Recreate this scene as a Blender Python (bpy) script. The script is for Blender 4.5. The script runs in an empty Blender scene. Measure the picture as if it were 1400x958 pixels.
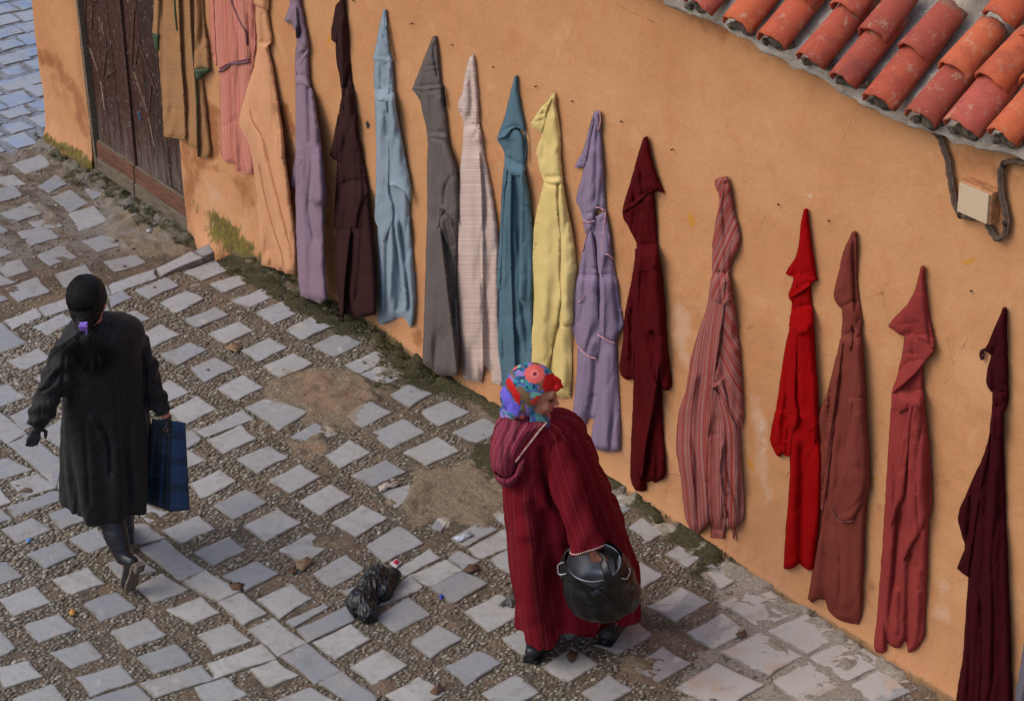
import bpy, math, random
import numpy as np
from mathutils import Matrix, Vector
from mathutils.geometry import delaunay_2d_cdt
random.seed(4)
rng = np.random.default_rng(4)
scene = bpy.context.scene

# ------------------------------------------------------------------ camera
F_PX, CX, CY, DIST = 3232.0, 700.0, 479.0, 12.4
def _n(v):
    v = np.array(v, float); return v / np.linalg.norm(v)
Xa = -_n((-2717, 1663, -F_PX)); Za = -_n((160, -6021, -F_PX))
Za = _n(Za - Xa * (Za @ Xa)); Ya = np.cross(Za, Xa)
ROT = np.stack([Xa, Ya, Za])
_d0 = ROT @ np.array([676 - CX, -(553 - CY), -F_PX])
CAM = -_d0 / np.linalg.norm(_d0) * DIST
cam_data = bpy.data.cameras.new('camera')
cam_data.sensor_width = 36.0
cam_data.lens = F_PX / 1400.0 * 36.0
cam_data.clip_start = 0.1
cam_data.clip_end = 300.0
cam = bpy.data.objects.new('camera', cam_data)
scene.collection.objects.link(cam)
m4 = Matrix.Identity(4)
for i in range(3):
    for j in range(3):
        m4[i][j] = ROT[i][j]
    m4[i][3] = CAM[i]
cam.matrix_world = m4
scene.camera = cam

# ------------------------------------------------------------------ world, sun, exposure
SUN_DIR = _n((0.27, 0.62, -0.74))          # the way the light travels
world = bpy.data.worlds.new('World')
scene.world = world
world.use_nodes = True
wn = world.node_tree.nodes; wl = world.node_tree.links
sky = wn.new('ShaderNodeTexSky'); sky.sky_type = 'NISHITA'; sky.sun_disc = False
to_sun = -SUN_DIR
sky.sun_elevation = math.asin(to_sun[2])
sky.sun_rotation = math.atan2(to_sun[0], to_sun[1])
sky.dust_density = 3.0; sky.air_density = 1.0; sky.ozone_density = 1.0
wl.new(sky.outputs[0], wn['Background'].inputs[0])
wn['Background'].inputs[1].default_value = 0.148
sun_data = bpy.data.lights.new('sun', 'SUN')
sun_data.energy = 0.55
sun_data.angle = math.radians(45)
sun_data.color = (1.0, 0.97, 0.93)
sun = bpy.data.objects.new('sun', sun_data)
scene.collection.objects.link(sun)
sun.rotation_euler = Vector(tuple(-SUN_DIR)).to_track_quat('Z', 'Y').to_euler()
scene.view_settings.view_transform = 'Standard'
scene.view_settings.look = 'None'
scene.view_settings.gamma = 1.0
scene.view_settings.exposure = 0.24

# ------------------------------------------------------------------ geometry of the view (photo points -> places)
def hit(px, py, axis, val):
    d = ROT @ np.array([px - CX, -(py - CY), -F_PX]); t = (val - CAM[axis]) / d[axis]
    return CAM + d * t
def rays(P):
    P = np.asarray(P, float)
    c = np.stack([P[:, 0] - CX, -(P[:, 1] - CY), np.full(len(P), -F_PX)], 1)
    return c @ ROT.T
def hits(P, axis, val):
    d = rays(P); t = (val - CAM[axis]) / d[:, axis]
    return CAM + d * t[:, None]
def proj(W):
    c = (np.asarray(W, float) - CAM) @ ROT
    return np.stack([CX + F_PX * c[..., 0] / -c[..., 2], CY - F_PX * c[..., 1] / -c[..., 2]], -1)
def sst(a, b, x):
    t = np.clip((np.asarray(x, float) - a) / (b - a), 0, 1); return t * t * (3 - 2 * t)
_k0 = hit(4, 446, 2, 0); _k1 = hit(278, 344, 2, 0)
def kerb_x(y):
    return _k0[0] + (np.asarray(y) - _k0[1]) / (_k1[1] - _k0[1]) * (_k1[0] - _k0[0])
def H(x, y):
    """height of the paved ground"""
    x = np.asarray(x, float); y = np.asarray(y, float)
    low = -0.19 * sst(-1.7, -0.15, y) - 0.02
    hi = -0.11 * sst(-0.75, -0.05, y) * sst(-2.05, -2.8, x)
    return np.where(x < kerb_x(y), low, hi)
def gpt(px, py, up=0.0):
    z = 0.0
    for _ in range(8):
        p = hit(px, py, 2, z + up); z = 0.5 * z + 0.5 * float(H(p[0], p[1]))
    return hit(px, py, 2, z + up)

def _hash(ix, iy, s):
    h = (ix.astype(np.int64) * 374761393 + iy.astype(np.int64) * 668265263 + s * 1442695041) & 0xffffffff
    h = ((h ^ (h >> 13)) * 1274126177) & 0xffffffff
    return ((h ^ (h >> 16)) & 0xffff) / 65535.0
def vnoise(x, y, s=0):
    x = np.asarray(x, float); y = np.asarray(y, float)
    ix = np.floor(x); iy = np.floor(y); fx = x - ix; fy = y - iy
    fx = fx * fx * (3 - 2 * fx); fy = fy * fy * (3 - 2 * fy)
    a = _hash(ix, iy, s); b = _hash(ix + 1, iy, s); c = _hash(ix, iy + 1, s); d = _hash(ix + 1, iy + 1, s)
    return (a + (b - a) * fx + (c - a) * fy + (a - b - c + d) * fx * fy) * 2 - 1
def fbm(x, y, s=0, o=4):
    r = 0; a = 1; t = 0
    for k in range(o):
        r = r + a * vnoise(x * 2 ** k + 7.3 * k, y * 2 ** k - 3.1 * k, s + k * 17); t += a; a *= .5
    return r / t
def seg_dist(P, poly, closed=True):
    """distance to a polyline, signed distance of the nearest segment, parameter along"""
    P = np.asarray(P, float); best = np.full(len(P), 1e9); sg = np.zeros(len(P)); tt = np.zeros(len(P))
    n = len(poly); m = n if closed else n - 1
    for i in range(m):
        a = np.array(poly[i], float); b = np.array(poly[(i + 1) % n], float); ab = b - a
        L = ab @ ab + 1e-9
        t = np.clip(((P - a) @ ab) / L, 0, 1)
        q = P - (a + t[:, None] * ab); d = np.hypot(q[:, 0], q[:, 1])
        c = ab[0] * (P[:, 1] - a[1]) - ab[1] * (P[:, 0] - a[0])
        k = d < best; best[k] = d[k]; sg[k] = np.sign(c[k]); tt[k] = (i + t[k]) / m
    return best, sg, tt
def inside(P, poly):
    P = np.asarray(P, float); r = np.zeros(len(P), bool); n = len(poly)
    for i in range(n):
        x0, y0 = poly[i]; x1, y1 = poly[(i + 1) % n]
        if y0 == y1: continue
        c = ((y0 > P[:, 1]) != (y1 > P[:, 1])) & (P[:, 0] < (x1 - x0) * (P[:, 1] - y0) / (y1 - y0) + x0)
        r ^= c
    return r
def mask(P, poly, soft):
    """1 inside a traced patch, fading to 0 over `soft` outside and inside its edge"""
    P = np.asarray(P, float)
    out = np.zeros(len(P)); q = np.array(poly, float)
    bb = (P[:, 0] > q[:, 0].min() - soft) & (P[:, 0] < q[:, 0].max() + soft) & (P[:, 1] > q[:, 1].min() - soft) & (P[:, 1] < q[:, 1].max() + soft)
    if bb.any():
        d, _, _ = seg_dist(P[bb], poly); s = np.where(inside(P[bb], poly), d, -d)
        out[bb] = sst(-soft, soft, s)
    return out

# ------------------------------------------------------------------ objects
def link(name, me, mat=None, parent=None):
    o = bpy.data.objects.new(name, me); scene.collection.objects.link(o)
    if mat is not None:
        for m in (mat if isinstance(mat, (list, tuple)) else [mat]):
            me.materials.append(m)
    if parent is not None: o.parent = parent
    return o
def mesh(name, V, Fs, smooth=True):
    me = bpy.data.meshes.new(name)
    V = np.asarray(V, np.float32)
    if isinstance(Fs, np.ndarray):
        k = Fs.shape[1]; nF = len(Fs)
        me.vertices.add(len(V)); me.vertices.foreach_set('co', V.ravel())
        me.loops.add(nF * k); me.loops.foreach_set('vertex_index', Fs.astype(np.int32).ravel())
        me.polygons.add(nF); me.polygons.foreach_set('loop_start', np.arange(0, nF * k, k, dtype=np.int32))
        me.update(calc_edges=True)
    else:
        me.from_pydata([tuple(v) for v in V.tolist()], [], [tuple(int(i) for i in f) for f in Fs]); me.update()
    if smooth: me.polygons.foreach_set('use_smooth', np.ones(len(me.polygons), bool))
    me.validate()
    return me
def attr(me, name, arr, kind='FLOAT'):
    a = me.attributes.new(name, kind, 'POINT')
    arr = np.asarray(arr, np.float32)
    if kind == 'FLOAT': a.data.foreach_set('value', arr.ravel())
    elif kind == 'FLOAT_VECTOR': a.data.foreach_set('vector', arr.ravel())
    else: a.data.foreach_set('color', arr.ravel())
def tag(o, label=None, cat=None, group=None, kind=None):
    if label: o['label'] = label
    if cat: o['category'] = cat
    if group: o['group'] = group
    if kind: o['kind'] = kind
    return o
def empty(name, loc=(0, 0, 0)):
    o = bpy.data.objects.new(name, None); scene.collection.objects.link(o); o.location = tuple(loc); o.empty_display_size = .05
    return o
def child(o, parent):
    o.parent = parent; o.matrix_parent_inverse = Matrix.Translation(parent.location).inverted(); return o
def box_mesh(name, c, ex, ey, ez, bevel=0.0, smooth=False):
    """box from centre and three half-extent vectors, optionally bevelled"""
    import bmesh
    c = Vector(c); ex, ey, ez = Vector(ex), Vector(ey), Vector(ez)
    bm = bmesh.new(); vs = []
    for sx in (-1, 1):
        for sy in (-1, 1):
            for sz in (-1, 1): vs.append(bm.verts.new(c + ex * sx + ey * sy + ez * sz))
    for f in ((0, 1, 3, 2), (4, 6, 7, 5), (0, 4, 5, 1), (2, 3, 7, 6), (0, 2, 6, 4), (1, 5, 7, 3)): bm.faces.new([vs[i] for i in f])
    bmesh.ops.recalc_face_normals(bm, faces=bm.faces)
    if bevel > 0: bmesh.ops.bevel(bm, geom=list(bm.edges), offset=bevel, segments=2, affect='EDGES', profile=.6)
    me = bpy.data.meshes.new(name); bm.to_mesh(me); bm.free()
    if smooth: me.polygons.foreach_set('use_smooth', np.ones(len(me.polygons), bool))
    return me
def tube(name, pts, rad, seg=10, closed_ends=True):
    P = np.array(pts, float); n = len(P)
    rad = np.full(n, rad) if np.isscalar(rad) else np.array(rad, float)
    T = np.gradient(P, axis=0); T /= np.linalg.norm(T, axis=1)[:, None] + 1e-12
    up = np.array([.13, .21, .97]); V = []; prev = None
    for i in range(n):
        if prev is None:
            a = np.cross(T[i], up); a /= np.linalg.norm(a)
        else:
            a = prev - T[i] * (prev @ T[i]); a /= np.linalg.norm(a) + 1e-12
        prev = a; b = np.cross(T[i], a)
        for k in range(seg):
            th = 2 * math.pi * k / seg; V.append(P[i] + rad[i] * (math.cos(th) * a + math.sin(th) * b))
    Fs = []
    for i in range(n - 1):
        for k in range(seg):
            k2 = (k + 1) % seg; Fs.append((i * seg + k, i * seg + k2, (i + 1) * seg + k2, (i + 1) * seg + k))
    if closed_ends:
        Fs.append(tuple(range(seg))[::-1]); Fs.append(tuple((n - 1) * seg + k for k in range(seg)))
    return mesh(name, V, Fs)
def smooth_line(pts, k=8):
    P = np.array(pts, float); n = len(P)
    if n < 3: return P
    out = []
    for i in range(n - 1):
        p0 = P[max(i - 1, 0)]; p1 = P[i]; p2 = P[i + 1]; p3 = P[min(i + 2, n - 1)]
        for t in np.arange(0, 1, 1 / k):
            out.append(.5 * (2 * p1 + (p2 - p0) * t + (2 * p0 - 5 * p1 + 4 * p2 - p3) * t * t + (3 * p1 - p0 - 3 * p2 + p3) * t ** 3))
    out.append(P[-1]); return np.array(out)

# ------------------------------------------------------------------ materials
GAIN = 1.0
def lin(c, g=None):
    g = GAIN if g is None else g
    r = [(v / 255 / 12.92 if v / 255 <= .04045 else ((v / 255 + .055) / 1.055) ** 2.4) * g for v in c]
    return (min(r[0], .9), min(r[1], .9), min(r[2], .9), 1)
class N:
    def __init__(s, name):
        s.m = bpy.data.materials.new(name); s.m.use_nodes = True; s.t = s.m.node_tree
        s.b = s.t.nodes['Principled BSDF']; s.b.inputs['Roughness'].default_value = .9
        s.b.inputs['Specular IOR Level'].default_value = .25
    def new(s, t, **k):
        n = s.t.nodes.new('ShaderNode' + t)
        for a, v in k.items(): setattr(n, a, v)
        return n
    def put(s, sock, v):
        if isinstance(v, bpy.types.NodeSocket): s.t.links.new(v, sock)
        elif v is not None: sock.default_value = v
    def noise(s, vec, scale, detail=4, rough=.55, dist=0.0):
        n = s.new('TexNoise'); s.put(n.inputs['Vector'], vec)
        n.inputs['Scale'].default_value = scale; n.inputs['Detail'].default_value = detail
        n.inputs['Roughness'].default_value = rough; n.inputs['Distortion'].default_value = dist
        return n.outputs['Fac']
    def voro(s, vec, scale, feature='F1', out='Distance', rnd=1.0):
        n = s.new('TexVoronoi', feature=feature); s.put(n.inputs['Vector'], vec)
        n.inputs['Scale'].default_value = scale; n.inputs['Randomness'].default_value = rnd
        return n.outputs[out]
    def ramp(s, fac, stops, interp='LINEAR'):
        n = s.new('ValToRGB'); n.color_ramp.interpolation = interp; e = n.color_ramp.elements
        while len(e) < len(stops): e.new(.5)
        for q, (p, c) in zip(e, stops):
            q.position = p; q.color = c if len(c) == 4 else (*c, 1)
        s.put(n.inputs[0], fac); return n.outputs[0]
    def step(s, v, a, b):
        n = s.new('MapRange', interpolation_type='SMOOTHSTEP'); s.put(n.inputs[0], v)
        n.inputs[1].default_value = a; n.inputs[2].default_value = b; return n.outputs[0]
    def math(s, op, a, b=None, c=None):
        n = s.new('Math', operation=op); s.put(n.inputs[0], a)
        if b is not None: s.put(n.inputs[1], b)
        if c is not None: s.put(n.inputs[2], c)
        return n.outputs[0]
    def mix(s, fac, a, b, mode='MIX'):
        n = s.new('Mix', data_type='RGBA', blend_type=mode); s.put(n.inputs[0], fac); s.put(n.inputs[6], a); s.put(n.inputs[7], b)
        return n.outputs[2]
    def attr(s, name, out='Fac'):
        n = s.new('Attribute', attribute_name=name); return n.outputs[out]
    def pos(s): return s.new('NewGeometry').outputs['Position']
    def obj(s): return s.new('TexCoord').outputs['Object']
    def rand(s): return s.new('ObjectInfo').outputs['Random']
    def scale(s, vec, sc, rot=(0, 0, 0), loc=(0, 0, 0)):
        n = s.new('Mapping'); s.put(n.inputs[0], vec); n.inputs['Scale'].default_value = sc
        n.inputs['Rotation'].default_value = rot; n.inputs['Location'].default_value = loc
        return n.outputs[0]
    def sep(s, vec, i):
        n = s.new('SeparateXYZ'); s.put(n.inputs[0], vec); return n.outputs[i]
    def bump(s, h, strength=.3, dist=.01, prev=None):
        n = s.new('Bump'); n.inputs['Strength'].default_value = strength; n.inputs['Distance'].default_value = dist
        s.put(n.inputs['Height'], h)
        if prev is not None: s.put(n.inputs['Normal'], prev)
        return n.outputs[0]
    def done(s, color=None, rough=None, normal=None, **k):
        s.put(s.b.inputs['Base Color'], color); s.put(s.b.inputs['Roughness'], rough); s.put(s.b.inputs['Normal'], normal)
        for a, v in k.items(): s.put(s.b.inputs[a.replace('_', ' ')], v)
        return s.m

# ================================================================== HOUSE: wall, door, roof
def mat_wall():
    n = N('orange_plaster'); p = n.pos()
    big = n.noise(p, 1.3, 5, .6); mid = n.noise(p, 6, 5, .6); fine = n.noise(p, 60, 4, .65); sand = n.noise(p, 260, 2, .6)
    col = n.ramp(big, [(.3, lin((188, 130, 86))), (.5, lin((198, 142, 96))), (.72, lin((208, 154, 108)))])
    col = n.mix(n.math('MULTIPLY', n.step(mid, .5, .72), .35), col, lin((186, 118, 72)))
    col = n.mix(n.math('MULTIPLY', n.step(fine, .45, .75), .22), col, lin((222, 176, 128)))
    z = n.sep(p, 2)
    foot = n.math('MULTIPLY', n.step(z, .75, -.05), n.step(mid, .35, .6))
    col = n.mix(n.math('MULTIPLY', foot, .45), col, lin((196, 146, 112)))
    d = n.attr('damp'); dn = n.math('ADD', d, n.math('MULTIPLY', n.math('SUBTRACT', n.noise(p, 11, 8, .75, .4), .5), 1.5))
    col = n.mix(n.math('MULTIPLY', n.step(dn, .2, .95), .7), col, lin((142, 80, 42)))
    st = n.scale(p, (30, 30, 5)); streak = n.noise(st, 1.0, 5, .65)
    col = n.mix(n.math('MULTIPLY', n.math('MULTIPLY', n.step(streak, .52, .72), n.step(z, 1.1, .1)), .28), col, lin((160, 96, 58)))
    ck = n.voro(n.scale(p, (1.6, 1.6, 1.0)), 2.2, 'DISTANCE_TO_EDGE'); ckw = n.math('ADD', ck, n.math('MULTIPLY', n.math('SUBTRACT', n.noise(p, 16, 6, .7), .5), .05))
    col = n.mix(n.math('MULTIPLY', n.math('MULTIPLY', n.step(ckw, .006, .0), n.step(n.noise(p, 2.1, 3), .55, .62)), .45), col, lin((120, 76, 50)))
    pt_ = n.noise(n.scale(p, (1, 1, 1), (0, 0, 0), (3, 3, 3)), 3.2, 7, .7, .5); col = n.mix(n.math('MULTIPLY', n.step(pt_, .56, .62), .3), col, lin((216, 168, 122)))
    sc = n.noise(n.scale(p, (22, 22, 9), (0, .5, 0)), 1.0, 6, .75, .6)
    col = n.mix(n.math('MULTIPLY', n.step(sc, .62, .70), .22), col, lin((150, 92, 58)))
    l = n.attr('pale'); col = n.mix(n.math('MULTIPLY', n.step(n.math('ADD', l, n.math('MULTIPLY', n.math('SUBTRACT', mid, .5), .8)), .4, .7), .5), col, lin((214, 180, 152)))
    y = n.attr('ochre'); col = n.mix(n.math('MULTIPLY', n.step(n.math('ADD', y, n.math('MULTIPLY', n.math('SUBTRACT', fine, .5), .5)), .3, .6), .75), col, lin((205, 140, 30)))
    w = n.attr('white'); col = n.mix(n.math('MULTIPLY', n.step(n.math('ADD', w, n.math('MULTIPLY', n.math('SUBTRACT', fine, .5), .8)), .4, .7), .5), col, lin((215, 200, 175)))
    mo = n.attr('moss'); mn = n.math('ADD', mo, n.math('MULTIPLY', n.math('SUBTRACT', n.noise(n.scale(p, (44, 44, 12)), 1, 7, .75), .5), 2.2))
    mcol = n.ramp(n.noise(p, 25, 4), [(.35, lin((44, 46, 22))), (.6, lin((92, 98, 28)))])
    col = n.mix(n.math('MULTIPLY', n.step(mn, .38, .8), .85), col, mcol)
    g = n.attr('grime'); gn = n.math('ADD', g, n.math('MULTIPLY', n.math('SUBTRACT', fine, .5), .6))
    col = n.mix(n.math('MULTIPLY', n.step(gn, .4, .75), .7), col, lin((96, 84, 64)))
    h = n.attr('hole'); col = n.mix(n.step(h, .3, .6), col, lin((60, 48, 42)))  # shade inside the small holes painted as dark colour, without a dent
    b = n.bump(n.math('ADD', n.math('MULTIPLY', fine, .6), n.math('MULTIPLY', sand, .25)), .5, .006)
    b = n.bump(mid, .5, .02, b)
    return n.done(col, .92, b)
M_WALL = mat_wall()
XL, XD0, XD1 = -5.205, -4.50, -3.262
house = empty('house', (XL, 0, -.3))
tag(house, 'orange plastered house wall with double wooden door and clay tile eaves', 'house')

PITCH = math.radians(38)
AX = np.array([0, math.cos(PITCH), math.sin(PITCH)]); NR = np.array([0, -math.sin(PITCH), math.cos(PITCH)])
frontL = [(876, -30), (929, -2), (990, 25), (1036, 46), (1090, 73), (1138, 99), (1178, 126), (1240, 153), (1292, 167), (1350, 179), (1402, 196), (1456, 214)]
frontR = [(920, 2), (980, 22), (1026, 48), (1072, 76), (1122, 103), (1167, 130), (1228, 156), (1280, 174), (1337, 189), (1388, 206), (1440, 226), (1494, 246)]
EY = -.13
eL = [hit(*p, 1, EY) for p in frontL]; eR = [hit(*p, 1, EY) for p in frontR]
xs_e = np.array([(a[0] + b[0]) / 2 for a, b in zip(eL, eR)]); zs_e = np.array([(a[2] + b[2]) / 2 for a, b in zip(eL, eR)])
def eave_z(x): return np.interp(x, xs_e, zs_e, left=zs_e[0] + .02, right=zs_e[-1])
def wall_stains(P, W):
    P = P + np.stack([fbm(P[:, 0] / 16, P[:, 1] / 16, 201), fbm(P[:, 0] / 16, P[:, 1] / 16, 202)], 1) * 9
    n = len(P); A = {k: np.zeros(n) for k in ('damp', 'moss', 'pale', 'ochre', 'white', 'hole', 'grime')}
    def add(k, poly, soft, v=1.0): A[k] = np.maximum(A[k], v * mask(P, poly, soft))
    add('damp', [(44, 66), (62, 64), (84, 84), (104, 112), (122, 160), (122, 190), (108, 170), (96, 128), (76, 100), (54, 92)], 9, .85)
    add('damp', [(52, 90), (80, 100), (100, 130), (112, 170), (100, 160), (76, 140), (60, 112)], 14, .5)
    add('damp', [(268, 150), (280, 138), (300, 150), (302, 215), (286, 230), (300, 225), (310, 240), (270, 235), (246, 200), (250, 190), (268, 205)], 8, .9)
    add('damp', [(378, 148), (386, 138), (394, 142), (403, 158), (406, 250), (404, 300), (396, 300), (384, 220)], 6, .95)
    add('damp', [(242, 190), (268, 214), (280, 236), (268, 270), (262, 300), (254, 300), (248, 250)], 10, .75)
    add('damp', [(318, 236), (350, 246), (352, 290), (330, 276), (312, 256)], 10, .7)
    add('damp', [(444, 250), (452, 240), (457, 260), (456, 420), (447, 410)], 7, .6)
    add('damp', [(560, 455), (572, 440), (578, 470), (574, 482), (564, 470)], 6, .75)
    add('damp', [(940, -10), (985, 12), (1010, 40), (990, 66), (966, 52), (944, 24)], 16, .62)
    add('damp', [(1000, 40), (1060, 70), (1050, 96), (1010, 72)], 14, .4)
    add('damp', [(1270, 190), (1400, 222), (1400, 262), (1300, 232)], 18, .5)
    add('damp', [(1062, 840), (1080, 850), (1070, 852)], 6, .3)
    add('damp', [(1196, 690), (1210, 700), (1214, 716), (1200, 706)], 7, .7)
    add('damp', [(1270, 640), (1310, 650), (1305, 672), (1276, 668)], 12, .55)
    add('damp', [(1180, 790), (1196, 800), (1190, 832), (1180, 820)], 7, .6)
    add('damp', [(905, 640), (925, 650), (918, 690), (908, 684)], 9, .5)
    add('damp', [(1005, 735), (1020, 742), (1012, 770), (1002, 758)], 8, .5)
    add('damp', [(860, 330), (845, 300), (850, 360), (866, 420)], 8, .3)
    add('pale', [(915, 400), (950, 430), (940, 520), (918, 480)], 16, .7)
    add('pale', [(1020, 520), (1052, 560), (1060, 690), (1040, 700), (1024, 600)], 12, .6)
    add('pale', [(1280, 780), (1310, 790), (1310, 860), (1260, 850)], 20, .6)
    add('pale', [(852, 560), (862, 580), (856, 640), (848, 610)], 8, .7)
    add('pale', [(250, 230), (285, 240), (350, 300), (340, 340), (280, 300)], 18, .5)
    add('ochre', [(937, 292), (944, 294), (951, 304), (946, 309), (939, 303)], 3)
    add('ochre', [(948, 306), (961, 322), (962, 328), (956, 320)], 2.2, .8)
    add('ochre', [(1316, 348), (1334, 350), (1336, 362), (1320, 364)], 5, .7)
    add('ochre', [(1022, 624), (1030, 630), (1034, 644), (1026, 640)], 4, .8)
    add('ochre', [(1192, 650), (1202, 652), (1202, 662), (1193, 660)], 4, .7)
    add('ochre', [(388, 104), (398, 106), (396, 116), (390, 112)], 4, .5)
    add('ochre', [(448, 50), (456, 52), (455, 62), (450, 60)], 3, .7)
    add('white', [(1098, 260), (1110, 264), (1112, 276), (1102, 276)], 6, .9)
    add('white', [(1030, 540), (1046, 580), (1050, 640), (1038, 620)], 5, .6)
    add('moss', [(282, 292), (292, 286), (306, 294), (322, 304), (336, 326), (352, 344), (362, 368), (344, 370), (300, 344), (286, 322)], 15, 1.0)
    add('moss', [(262, 276), (272, 262), (276, 284), (268, 300)], 4, .55)
    add('moss', [(58, 176), (66, 180), (100, 204), (126, 222), (126, 240), (58, 196)], 5, .9)
    add('moss', [(84, 168), (100, 186), (96, 196), (84, 184)], 4, .45)
    add('hole', [(503, 165), (509, 169), (510, 176), (504, 173)], 2.4)
    add('hole', [(1275, 842), (1281, 846), (1283, 856), (1277, 850)], 2.4)
    zf = W[:, 2] - H(W[:, 0], W[:, 1] - .02)
    nn = fbm(W[:, 0] * 3, W[:, 2] * 2, 5)
    A['moss'] = np.maximum(A['moss'], .75 * sst(.08, .0, zf + .06 * nn) * sst(1.2, -.6, W[:, 0] + .6 * nn))
    A['moss'] = np.maximum(A['moss'], .45 * sst(.05, .0, zf + .03 * nn))
    A['grime'] = np.maximum(A['grime'], .8 * sst(.07, .0, zf + .03 * nn))
    return A
def build_wall():
    xs = np.unique(np.concatenate([np.arange(XL, XD0, .02), [XD0], np.arange(XD0 + .02, XD1, .04), [XD1], np.arange(XD1 + .02, 5.4, .022)]))
    zs = np.arange(-.5, 2.9, .022)
    X, Z = np.meshgrid(xs, zs); x = X.ravel(); z = Z.ravel()
    y = .010 * fbm(x * 1.2, z * 1.2, 3) + .004 * fbm(x * 7, z * 7, 9)
    foot = .09 * np.exp(-np.clip(z + .12, 0, 9) / .16) * sst(-3.2, -2.95, x) * sst(-2.0, -2.5, x)
    foot += .035 * np.exp(-np.clip(z + .02, 0, 9) / .06) * sst(-2.4, -2.0, x) + .03 * np.exp(-np.clip(z + .15, 0, 9) / .07) * sst(-3.9, -4.6, x)
    y = y - foot * (1 + .25 * vnoise(x * 6, z * 6, 2))
    y = np.minimum(y, .012)
    k = (x - XL); xo = x + np.where(k < .3, (1 - k / .3) * (.035 * fbm(z * 2.3, z * 0 + .3, 21, 3)), 0)
    y = y + .05 * np.exp(-((k / .03) ** 2))
    nearjamb = np.minimum(np.abs(x - XD0), np.abs(x - XD1))
    y = y + .015 * np.exp(-(nearjamb / .02) ** 2)
    z = np.minimum(z, eave_z(x) + .05)
    W = np.stack([xo, y, z], 1)
    nx, nz = len(xs), len(zs)
    i, j = np.meshgrid(np.arange(nx - 1), np.arange(nz - 1)); i = i.ravel(); j = j.ravel()
    cx = (xs[i] + xs[i + 1]) / 2
    keep = ~((cx > XD0) & (cx < XD1)); i = i[keep]; j = j[keep]
    Fq = np.stack([j * nx + i, j * nx + i + 1, (j + 1) * nx + i + 1, (j + 1) * nx + i], 1)
    A = wall_stains(proj(W), W)
    # end face, door reveals and the lintel strip, as extra strips
    V = [W]; FF = [Fq]; base = len(W); cnt = len(W)
    def strip(col, dy0, dy1, steps, back=False):
        nonlocal cnt
        idx = np.arange(nz) * nx + col
        prev = idx
        for s in range(1, steps + 1):
            P = W[idx].copy(); P[:, 1] += (dy1) * s / steps; P[:, 0] += .004 * vnoise(P[:, 2] * 9, P[:, 1] * 9, 4)
            V.append(P); cur = np.arange(cnt, cnt + nz); cnt += nz
            q = np.stack([prev[:-1], cur[:-1], cur[1:], prev[1:]], 1)
            FF.append(q if not back else q[:, ::-1]); prev = cur
            ext.append(idx)
    ext = []
    strip(0, 0, 3.2, 12)
    strip(int(np.argmin(abs(xs - XD0))), 0, .16, 3, True)
    strip(int(np.argmin(abs(xs - XD1))), 0, .16, 3)
    V = np.concatenate(V); Fq = np.concatenate(FF)
    me = mesh('wall', V, Fq)
    src = np.concatenate([np.arange(base)] + ext)
    for kk, a in A.items(): attr(me, kk, a[src])
    return child(link('wall', me, M_WALL), house)
wall = build_wall()

def mat_metal(name, c, rough=.6, metal=.6):
    n = N(name); p = n.pos()
    col = n.mix(n.noise(p, 120, 3), lin(c), lin(tuple(v * .6 for v in c)))
    return n.done(col, rough, None, Metallic=metal)
M_RUST = mat_metal('rusty_iron', (70, 55, 48), .8, .3)
nail_px = [(484, 1), (564, 32), (619, 61), (675, 91), (733, 118), (783, 138), (850, 166), (919, 204), (1065, 279), (1134, 301), (1328, 397)]
for px, py in nail_px:
    a = hit(px, py, 1, 0.0)
    o = link('nail', tube('nail', [a + [0, .01, 0], a + [.002, -.008, .0], a + [.006, -.013, .003], a + [.013, -.013, .002]], [.003, .003, .003, .002], 6), M_RUST)
    o.parent = wall
def sub(o, part):
    """make a mesh built in world coordinates a child of a part whose own world matrix is identity"""
    o.parent = part; o.matrix_parent_inverse = part.matrix_world.inverted(); return o

# ---- door
def mat_door():
    n = N('weathered_brown_wood'); p = n.pos()
    g = n.noise(n.scale(p, (60, 60, 4)), 1, 6, .65); r = n.rand()
    col = n.ramp(g, [(.3, lin((30, 20, 17))), (.5, lin((54, 35, 29))), (.7, lin((76, 48, 38)))])
    col = n.mix(n.math('MULTIPLY', r, .35), col, lin((92, 48, 34)))
    fleck = n.noise(n.scale(p, (75, 75, 22)), 1, 4, .75)
    col = n.mix(n.math('MULTIPLY', n.step(fleck, .59, .67), .8), col, lin((172, 160, 150)))
    z = n.sep(p, 2); dry = n.math('MULTIPLY', n.step(z, .45, -.05), n.step(n.noise(n.scale(p, (26, 26, 4)), 1, 5, .6), .35, .65))
    col = n.mix(n.math('MULTIPLY', dry, .75), col, lin((118, 108, 100)))
    x = n.sep(p, 0); side = n.math('MULTIPLY', n.step(x, XD1 - .13, XD1 - .02), n.step(g, .3, .6))
    col = n.mix(n.math('MULTIPLY', side, .8), col, lin((132, 126, 124)))
    b = n.bump(g, .8, .006)
    return n.done(col, .8, b)
def mat_wood2(name, c0, c1):
    n = N(name); p = n.pos(); g = n.noise(n.scale(p, (8, 60, 60)), 1, 6, .65)
    col = n.ramp(g, [(.3, lin(c0)), (.65, lin(c1))])
    return n.done(col, .85, n.bump(g, .6, .004))
M_DOOR = mat_door(); M_RAIL = mat_wood2('bare_reddish_wood', (84, 54, 42), (124, 86, 68)); M_SILL = mat_wood2('grey_weathered_wood', (84, 72, 60), (128, 114, 98))
M_MOULD = mat_wood2('chipped_dark_moulding', (44, 28, 24), (96, 66, 54)); M_CHIP = mat_wood2('bare_chipped_edge', (96, 70, 58), (172, 148, 128))
M_BLUE = mat_wood2('blue_paint_smear', (30, 60, 78), (52, 92, 112))
DY = .055
dz0, dz1 = -.24, 2.6
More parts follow.
